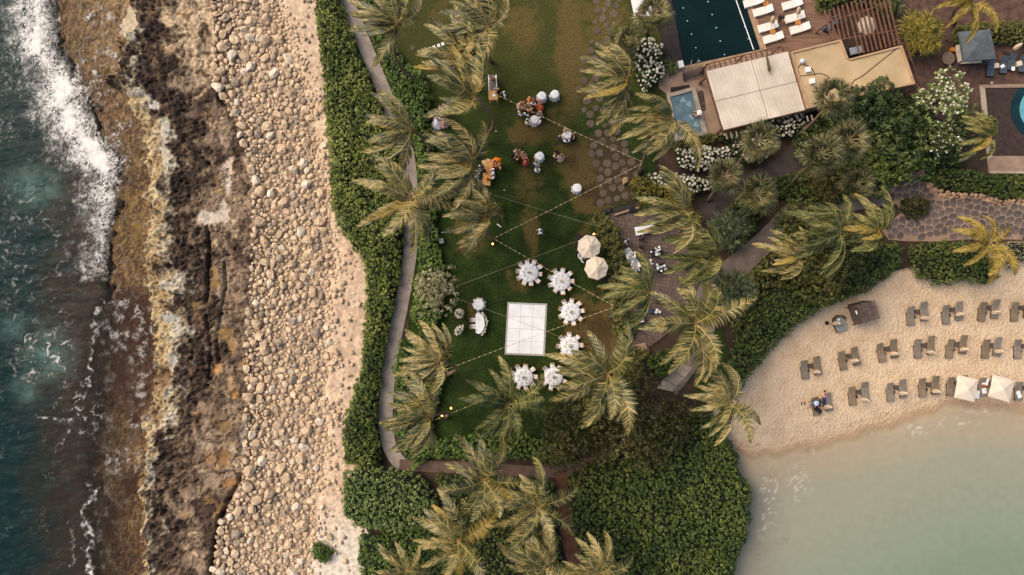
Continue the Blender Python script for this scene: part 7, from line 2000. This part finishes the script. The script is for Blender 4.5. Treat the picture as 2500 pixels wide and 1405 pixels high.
# ------------------------------------------------------------------ people
def skin_mesh(name, verts, edges, radii, root=0, sub=1):
    me = bpy.data.meshes.new(name + '_cage'); me.from_pydata(verts, edges, []); me.update()
    o = bpy.data.objects.new(name + '_cage', me); COL.objects.link(o)
    md = o.modifiers.new('skin', 'SKIN'); md.use_smooth_shade = True
    lay = me.skin_vertices[0].data
    for i, r_ in enumerate(radii):
        lay[i].radius = r_ if hasattr(r_, '__len__') else (r_, r_)
        lay[i].use_root = (i == root)
    sb = o.modifiers.new('sub', 'SUBSURF'); sb.levels = sub; sb.render_levels = sub
    dg = bpy.context.evaluated_depsgraph_get()
    out = bpy.data.meshes.new_from_object(o.evaluated_get(dg)); out.name = name
    bpy.data.objects.remove(o); bpy.data.meshes.remove(me)
    return out
def joints(pose):
    """x right, y front; returns joint positions for a 1.72 m figure"""
    J = {'pel': (0, 0, .93), 'waist': (0, .01, 1.08), 'chest': (0, 0, 1.28), 'neck0': (0, -.01, 1.44), 'neck': (0, .0, 1.50), 'head': (0, .02, 1.60), 'crown': (0, .01, 1.68)}
    for s, n in ((-1, 'l'), (1, 'r')):
        J['sh' + n] = (s * .19, 0, 1.40); J['el' + n] = (s * .25, -.03, 1.13); J['wr' + n] = (s * .25, .08, .90)
        J['hip' + n] = (s * .10, 0, .90); J['kn' + n] = (s * .105, .02, .49); J['an' + n] = (s * .11, -.02, .08); J['to' + n] = (s * .13, .15, .03)
    if pose in ('hold', 'talk'):
        J['elr'] = (.27, .02, 1.13); J['wrr'] = (.16, .27, 1.20)
    if pose == 'talk':
        J['ell'] = (-.29, .05, 1.15); J['wrl'] = (-.22, .30, 1.10)
    if pose == 'walk':
        J['knl'] = (-.10, .16, .50); J['anl'] = (-.11, .20, .09); J['tol'] = (-.12, .36, .05); J['knr'] = (.10, -.06, .48); J['anr'] = (.11, -.30, .12); J['tor'] = (.12, -.16, .03)
        J['wrl'] = (-.26, -.14, .93); J['wrr'] = (.26, .22, .96)
    if pose == 'sit':
        for k in list(J): J[k] = (J[k][0], J[k][1], J[k][2] - .40)
        for s, n in ((-1, 'l'), (1, 'r')):
            J['hip' + n] = (s * .10, .02, .52); J['kn' + n] = (s * .13, .44, .50); J['an' + n] = (s * .13, .44, .08); J['to' + n] = (s * .14, .60, .03)
            J['el' + n] = (s * .27, .06, .76); J['wr' + n] = (s * .18, .30, .74)
    if pose == 'lie':
        K = {}
        for k, (x, y, z) in J.items(): K[k] = (x, z - .93, .12 + y * .5)
        K['head'] = (0, .68, .22); K['crown'] = (0, .76, .24); K['neck'] = (0, .58, .18)
        J = K
    return J
def body_mesh(pose):
    J = joints(pose); names, V, E, Rr = {}, [], [], []
    def a(n, r_, p=None):
        names[n] = len(V); V.append(p or J[n]); Rr.append(r_)
    for n, r_ in (('pel', (.135, .105)), ('waist', (.115, .09)), ('chest', (.145, .10)), ('neck0', .07), ('neck', .05), ('head', (.078, .095)), ('crown', (.055, .065))): a(n, r_)
    E += [(0, 1), (1, 2), (2, 3), (3, 4), (4, 5), (5, 6)]
    for n in 'lr':
        a('sh' + n, .058); a('el' + n, .043); a('wr' + n, .028)
        E += [(names['chest'], names['sh' + n]), (names['sh' + n], names['el' + n]), (names['el' + n], names['wr' + n])]
        e, w = Vector(J['el' + n]), Vector(J['wr' + n]); d = (w - e).normalized(); sd = d.cross(Vector((0, 0, 1)) if abs(d.z) < .8 else Vector((0, 1, 0))).normalized()
        pm = w + d * .07; a('palm' + n, (.036, .018), tuple(pm)); E.append((names['wr' + n], names['palm' + n]))
        for k, (off, ln) in enumerate(((-.030, .070), (-.010, .082), (.010, .078), (.030, .062))):
            k1 = pm + d * .035 + sd * off; k2 = k1 + d * ln * .5 + Vector((0, 0, -.008)); k3 = k2 + d * ln * .4 + Vector((0, 0, -.022))
            for q, p_ in ((1, k1), (2, k2), (3, k3)): a(f'f{n}{k}{q}', .0088, tuple(p_))
            E += [(names['palm' + n], names[f'f{n}{k}1']), (names[f'f{n}{k}1'], names[f'f{n}{k}2']), (names[f'f{n}{k}2'], names[f'f{n}{k}3'])]
        s = -1 if n == 'l' else 1
        t1 = w + d * .03 - sd * .035 * s; t2 = t1 + d * .04 - sd * .018 * s
        a('t1' + n, .0095, tuple(t1)); a('t2' + n, .0085, tuple(t2)); E += [(names['wr' + n], names['t1' + n]), (names['t1' + n], names['t2' + n])]
        a('hip' + n, .085); a('kn' + n, .055); a('an' + n, .036); a('to' + n, (.04, .025))
        E += [(names['pel'], names['hip' + n]), (names['hip' + n], names['kn' + n]), (names['kn' + n], names['an' + n]), (names['an' + n], names['to' + n])]
    return skin_mesh('body', V, E, Rr)
def cloth_part(pose, kind):
    J = joints(pose)
    if kind == 'shirt':
        ch = ['pel', 'waist', 'chest', 'neck0']; V = [J[k] for k in ch]; V[0] = tuple(Vector(V[0]) + (Vector(V[1]) - Vector(V[0])) * .15); Rr = [(.165, .125), (.155, .12), (.185, .135), (.085, .085)]; E = [(0, 1), (1, 2), (2, 3)]
        for n in 'lr':
            b = len(V); w = Vector(J['el' + n]).lerp(Vector(J['wr' + n]), .85)
            V += [J['sh' + n], J['el' + n], tuple(w)]; Rr += [.085, .062, .045]; E += [(2, b), (b, b + 1), (b + 1, b + 2)]
        return skin_mesh('shirt', V, E, Rr)
    if kind == 'trousers':
        V = [J['pel']]; Rr = [(.16, .125)]; E = []
        for n in 'lr':
            b = len(V); V += [J['hip' + n], J['kn' + n], tuple(Vector(J['kn' + n]).lerp(Vector(J['an' + n]), .9))]; Rr += [.105, .08, .065]; E += [(0, b), (b, b + 1), (b + 1, b + 2)]
        return skin_mesh('trousers', V, E, Rr)
    if kind in ('dress', 'gown'):
        mb = MB(); hem = .42 if kind == 'dress' else .85
        sit = pose == 'sit'
        zz = -.40 if sit else 0
        prof = [(.12, 1.42 + zz), (.16, 1.30 + zz), (.135, 1.10 + zz), (.18, .95 + zz), (.26, .70 + zz if not sit else .50), (.34 if kind == 'dress' else .5, .45 if not sit else .40), (hem, .30 if kind == 'dress' else .04)]
        mb.lathe(prof, 20, cap=False, wob=lambda a, i: (0, 0, 0, .02, .05, .09, .12)[i] * math.sin(7 * a))
        if sit: mb.v = [(x, y + .18 * max(0, (.62 - z) / .3), z) for x, y, z in mb.v]
        if kind == 'gown': mb.v = [(x, y - (.55 * max(0, -y) if z < .5 else 0) * 1.6, z) for x, y, z in mb.v]
        mb.v = [(x, y * .8, z) for x, y, z in mb.v]
        return mb.mesh(kind, True)
def hair_mesh(long):
    mb = MB(); n, m = 12, 7; v, f = [], []
    mb.ell((0, -.012, 1.625), (.098, .115, .098), 12, 8)
    mb.v = [(x, y, max(z, 1.585 if y > .03 else (1.40 if (long and y < -.02) else 1.545))) for x, y, z in mb.v]
    return mb.mesh('hair', True)
POSES = ('stand', 'hold', 'talk', 'walk', 'sit', 'lie')
BODY = {p: body_mesh(p) for p in POSES}
CL = {}
def cloth(p, k):
    if (p, k) not in CL: CL[p, k] = cloth_part(p, k)
    return CL[p, k]
HAIR = {k: hair_mesh(k) for k in (False, True)}
m_skin = mat('skin', (196, 148, 116), (206, 160, 128), scale=4, rough=.6)
m_skin2 = mat('skin_dark', (120, 82, 60), (134, 94, 70), scale=4, rough=.6)
m_eye = mat('eye', (30, 24, 20), (40, 30, 26), rough=.3)
m_mouth = mat('mouth', (150, 84, 76), (160, 92, 82), rough=.5)
CLOTH = {}
def cm(c):
    k = tuple(c)
    if k not in CLOTH: CLOTH[k] = mat('cloth_%d_%d_%d' % k, k, tuple(min(255, int(v * 1.08) + 4) for v in k), scale=9, rough=.85, bump=.2, bscale=20)
    return CLOTH[k]
face_me = MB()
face_me.ell((0, .115, 1.595), (.014, .02, .022), 7, 5)      # nose
for s in (-1, 1): face_me.ell((s * .085, .02, 1.60), (.012, .022, .032), 7, 5)   # ears
face_me = face_me.mesh('face', True)
eye_me = MB().ell((0, 0, 0), (.012, .008, .008), 7, 5).mesh('eye', True)
mouth_me = MB().ell((0, 0, 0), (.026, .008, .008), 8, 5).mesh('mouth', True)
WHITE, BLACK, NAVY = (226, 222, 216), (26, 25, 28), (40, 52, 72)
def person(label, px_, py_, face, pose='stand', top=WHITE, bottom=BLACK, hair=(48, 34, 26), dress=None, long=False, skin=None, z=0.0, sc=1.0, hat=None):
    """face: direction the person looks, degrees in the picture (0 = right, 90 = up)"""
    hz_ = 1.4 if pose != 'sit' else 1.0
    if pose == 'lie': hz_ = .3
    c = P(px_, py_, z + hz_); r = thing('person', label, 'person', (c.x, c.y, z), R(face - 90), 'people of the scene')
    r.scale = (sc,) * 3
    sk = skin or m_skin
    bd = put('body', BODY[pose], sk, r)
    if dress:
        d = put('dress' if dress[0] == 'dress' else 'gown', cloth('sit' if pose == 'sit' else 'stand', dress[0]), cm(dress[1]), r)
        if dress[0] == 'gown': d.scale = (.62, .62, 1.0)
    elif pose == 'lie':
        put('swimwear', cloth('lie', 'trousers'), cm(bottom), r)
    else:
        put('shirt', cloth(pose, 'shirt'), cm(top), r); put('trousers', cloth(pose, 'trousers'), cm(bottom), r)
    if pose != 'lie':
        dz = -.40 if pose == 'sit' else 0
        put('hair', HAIR[long], cm(hair), r, loc=(0, 0, dz)); put('face', face_me, sk, bd, loc=(0, 0, dz))
        for s in (-1, 1): put('eye', eye_me, m_eye, bd, loc=(s * .035, .105, 1.62 + dz))
        put('mouth', mouth_me, m_mouth, bd, loc=(0, .108, 1.545 + dz))
        if hat: MB().lathe([(.24, 1.68 + dz), (.23, 1.69 + dz), (.11, 1.70 + dz), (.10, 1.78 + dz), (.02, 1.80 + dz)], 18).put('hat', cm(hat), r)
    else:
        put('hair', HAIR[True], cm(hair), r, loc=(0, -.94, .2), rot=(-math.pi / 2 * 0, 0, 0)) if False else None
        MB().ell((0, .72, .26), (.1, .11, .1), 10, 7).put('hair', cm(hair), r, smooth=True)
        if hat: MB().lathe([(.25, .30), (.24, .32), (.11, .33), (.09, .40), (.01, .42)], 18, M=Matrix.Translation((0, .74, .02))).put('hat', cm(hat), r)
    return r
BRN, BLD, BLK = (62, 42, 30), (186, 142, 92), (32, 26, 24)
person('person in a beige top at the upper end of the bar', 1200, 191, 300, 'hold', (206, 160, 128), (150, 110, 84), BRN)
person('person in a black suit right of the bar', 1216, 219, 180, 'talk', BLACK, BLACK, BLD)
person('person in a white shirt just right of the bar', 1232, 229, 190, 'hold', WHITE, BLACK, BLK)
person('person in a tan orange dress at the top of the large group', 1297, 238, 250, 'talk', dress=('dress', (198, 120, 70)), hair=BRN, long=True)
person('person in a pale pink dress at the left of the large group', 1271, 252, 320, 'hold', dress=('dress', (206, 160, 136)), hair=BLD, long=True)
person('person in a dusty pink dress beside the pale pink one', 1281, 253, 200, 'talk', dress=('dress', (184, 138, 112)), hair=BRN, long=True)
person('person in a yellow dress in the middle of the large group', 1291, 255, 230, 'hold', dress=('dress', (184, 160, 92)), hair=BLD, long=True)
person('person in a white shirt above the centre of the large group', 1302, 253, 260, 'hold', WHITE, BLACK, BRN)
person('person in a bright orange dress at the right of the large group', 1320, 256, 200, 'talk', dress=('dress', (222, 84, 30)), hair=BRN, long=True)
person('person in a white shirt at the left edge of the large group', 1268, 276, 20, 'hold', WHITE, BLACK, BLD)
person('person in a white shirt and dark vest in the large group', 1285, 279, 60, 'stand', WHITE, BLACK, BLK)
person('person in tan clothes in the centre of the large group', 1296, 268, 120, 'talk', (180, 128, 88), (120, 90, 66), BLD, long=True)
person('blond person in a grey dress at the right of the large group', 1320, 275, 210, 'hold', dress=('dress', (120, 112, 108)), hair=BLD, long=True)
person('person in a white shirt left of the cocktail table in the large group', 1286, 296, 0, 'talk', WHITE, (180, 160, 110), BLK)
person('person in a white shirt right of the cocktail table in the large group', 1319, 292, 190, 'talk', WHITE, BLACK, BLK)
person('blond person behind the cocktail table under the light string', 1382, 316, 280, 'hold', (206, 160, 130), (150, 120, 96), BLD, long=True)
person('person in a navy suit left of the cocktail table under the light string', 1366, 334, 10, 'hold', NAVY, NAVY, BLD)
person('person in a white shirt below the cocktail table under the light string', 1384, 345, 90, 'talk', WHITE, BLACK, BLK)
person('person in a black dress right of the cocktail table under the light string', 1402, 331, 180, 'hold', BLACK, BLACK, BRN, dress=('dress', BLACK), long=True)
person('person in a black suit in the trio near the stepping stones', 1362, 371, 230, 'talk', BLACK, BLACK, BLK)
person('person in a cream top at the lower left of the trio', 1357, 383, 60, 'hold', (214, 190, 160), BLACK, BRN)
person('person in a pale dress at the right of the trio', 1371, 382, 140, 'hold', dress=('dress', (206, 178, 152)), hair=BRN, long=True)
person('person in a beige dress at the top of the middle group', 1263, 367, 280, 'hold', dress=('dress', (186, 160, 126)), hair=BRN, long=True)
person('person in a black suit at the left of the middle group', 1251, 378, 330, 'talk', BLACK, BLACK, BLK)
person('person in a dark suit at the bottom of the middle group', 1263, 390, 90, 'talk', (34, 34, 40), BLACK, BLD)
person('person in a pale pink dress right of the middle group', 1279, 375, 210, 'hold', dress=('dress', (186, 132, 112)), hair=BLK, long=True)
person('person in a coral red dress right of the middle group', 1284, 391, 160, 'hold', dress=('dress', (204, 70, 66)), hair=BLK, long=True)
person('person in a light blue shirt beside the cocktail table', 1310, 402, 70, 'talk', (150, 176, 188), (90, 96, 104), BLD)
person('person in a white shirt seated below the light blue shirt', 1312, 417, 90, 'sit', WHITE, (196, 190, 180), BLK)
person('person in a flowing orange dress above the long wooden table', 1207, 395, 220, 'talk', dress=('gown', (228, 120, 20)), hair=BRN, long=True)
person('person in a tan shirt right of the long wooden table', 1220, 405, 200, 'hold', (206, 160, 110), BLACK, BRN)
person('person in a white shirt at the right of the long wooden table', 1205, 418, 180, 'talk', WHITE, BLACK, BLK)
person('person in white at the lower right of the long wooden table', 1205, 430, 170, 'sit', WHITE, WHITE, BLK)
person('person in a white shirt left of the long wooden table', 1171, 410, 0, 'hold', WHITE, BLACK, BLK)
person('person in a black vest at the left side of the long wooden table', 1180, 414, 20, 'talk', BLACK, BLACK, BRN)
person('person in an orange top at the lower end of the long wooden table', 1191, 438, 90, 'sit', (198, 116, 40), (150, 90, 40), BRN)
person('person in a red dress under the palm at the left of the lawn', 1076, 258, 300, 'talk', dress=('dress', (186, 22, 34)), hair=BLK, long=True)
person('person in a black suit between the red dress and the white gown', 1079, 271, 230, 'talk', BLACK, BLACK, BLK)
person('person in a white wedding gown with a wide train near the left hedge', 1067, 290, 60, 'stand', dress=('gown', (228, 224, 220)), hair=BLD, long=True, sc=1.12)
person('person in a long pale pink dress beside the wedding gown', 1084, 299, 120, 'hold', dress=('dress', (206, 156, 136)), hair=BLD, long=True)
person('lone person in white walking in the middle of the lawn', 1320, 565, 200, 'walk', WHITE, WHITE, BLK)
person('waiter in black just below the plate table', 1568, 583, 100, 'hold', (30, 30, 34), BLACK, BLK, z=.045)
person('waiter in black walking down the terrace', 1569, 602, 270, 'walk', (38, 38, 44), BLACK, BLK, z=.045)
person('waiter in a white shirt reaching for the glass racks', 1552, 622, 170, 'talk', WHITE, BLACK, BLK, z=.045)
person('waiter in a white shirt beside the upper service table', 1591, 640, 20, 'hold', WHITE, BLACK, BRN, z=.045, skin=m_skin2)
person('waiter in a white shirt in the centre of the terrace', 1587, 659, 330, 'hold', WHITE, BLACK, BRN, z=.045, skin=m_skin2)
person('waiter in a grey shirt at the upper left of the terrace', 1531, 587, 300, 'hold', (170, 172, 176), BLACK, BLK, z=.045)
person('waiter in a pale shirt below the glass racks', 1556, 662, 100, 'talk', (206, 202, 196), BLACK, BLK, z=.045)
person('person in dark clothes at the right end of the plate table', 1606, 551, 190, 'talk', (40, 36, 36), BLACK, BLK, z=.045)
person('person in dark swimwear walking between the pool loungers', 1911, 40, 240, 'walk', (62, 44, 36), (50, 36, 30), BRN, z=.05)
person('person with a white hat sitting at the rim of the hot tub', 1706, 277, 160, 'sit', (196, 148, 116), (120, 90, 80), BLD, z=.0, hat=(226, 222, 214))
person('person with a light blue hat on the left lounger of the lowest beach pair', 1990, 984, 275, 'sit', (120, 112, 100), (90, 96, 110), BRN, z=-.45, hat=(170, 198, 222))
person('person with a black hat sitting below the light blue hat', 1998, 1003, 90, 'sit', (40, 34, 34), (40, 36, 40), BLK, z=-.45, hat=(30, 26, 28))
person('person in dark blue swimwear lying on the right lounger of the lowest beach pair', 2014, 974, 90, 'lie', bottom=(40, 48, 90), hair=BRN, z=-.12)
for k, (x, y) in enumerate(((1957, 986), (1964, 985))):
    q = P(x, y, BZ); o = MB().prism([(-.045, -.13), (.045, -.13), (.05, .08), (.03, .14), (-.03, .14), (-.05, .08)], 0, .03).put('sandal', m_stain, None, loc=(q.x, q.y, BZ + .02), rz=-.3); tag(o, ('left', 'right')[k] + ' of two dark sandals on the sand beside the lowest beach pair', 'sandal')
drop(chair0)
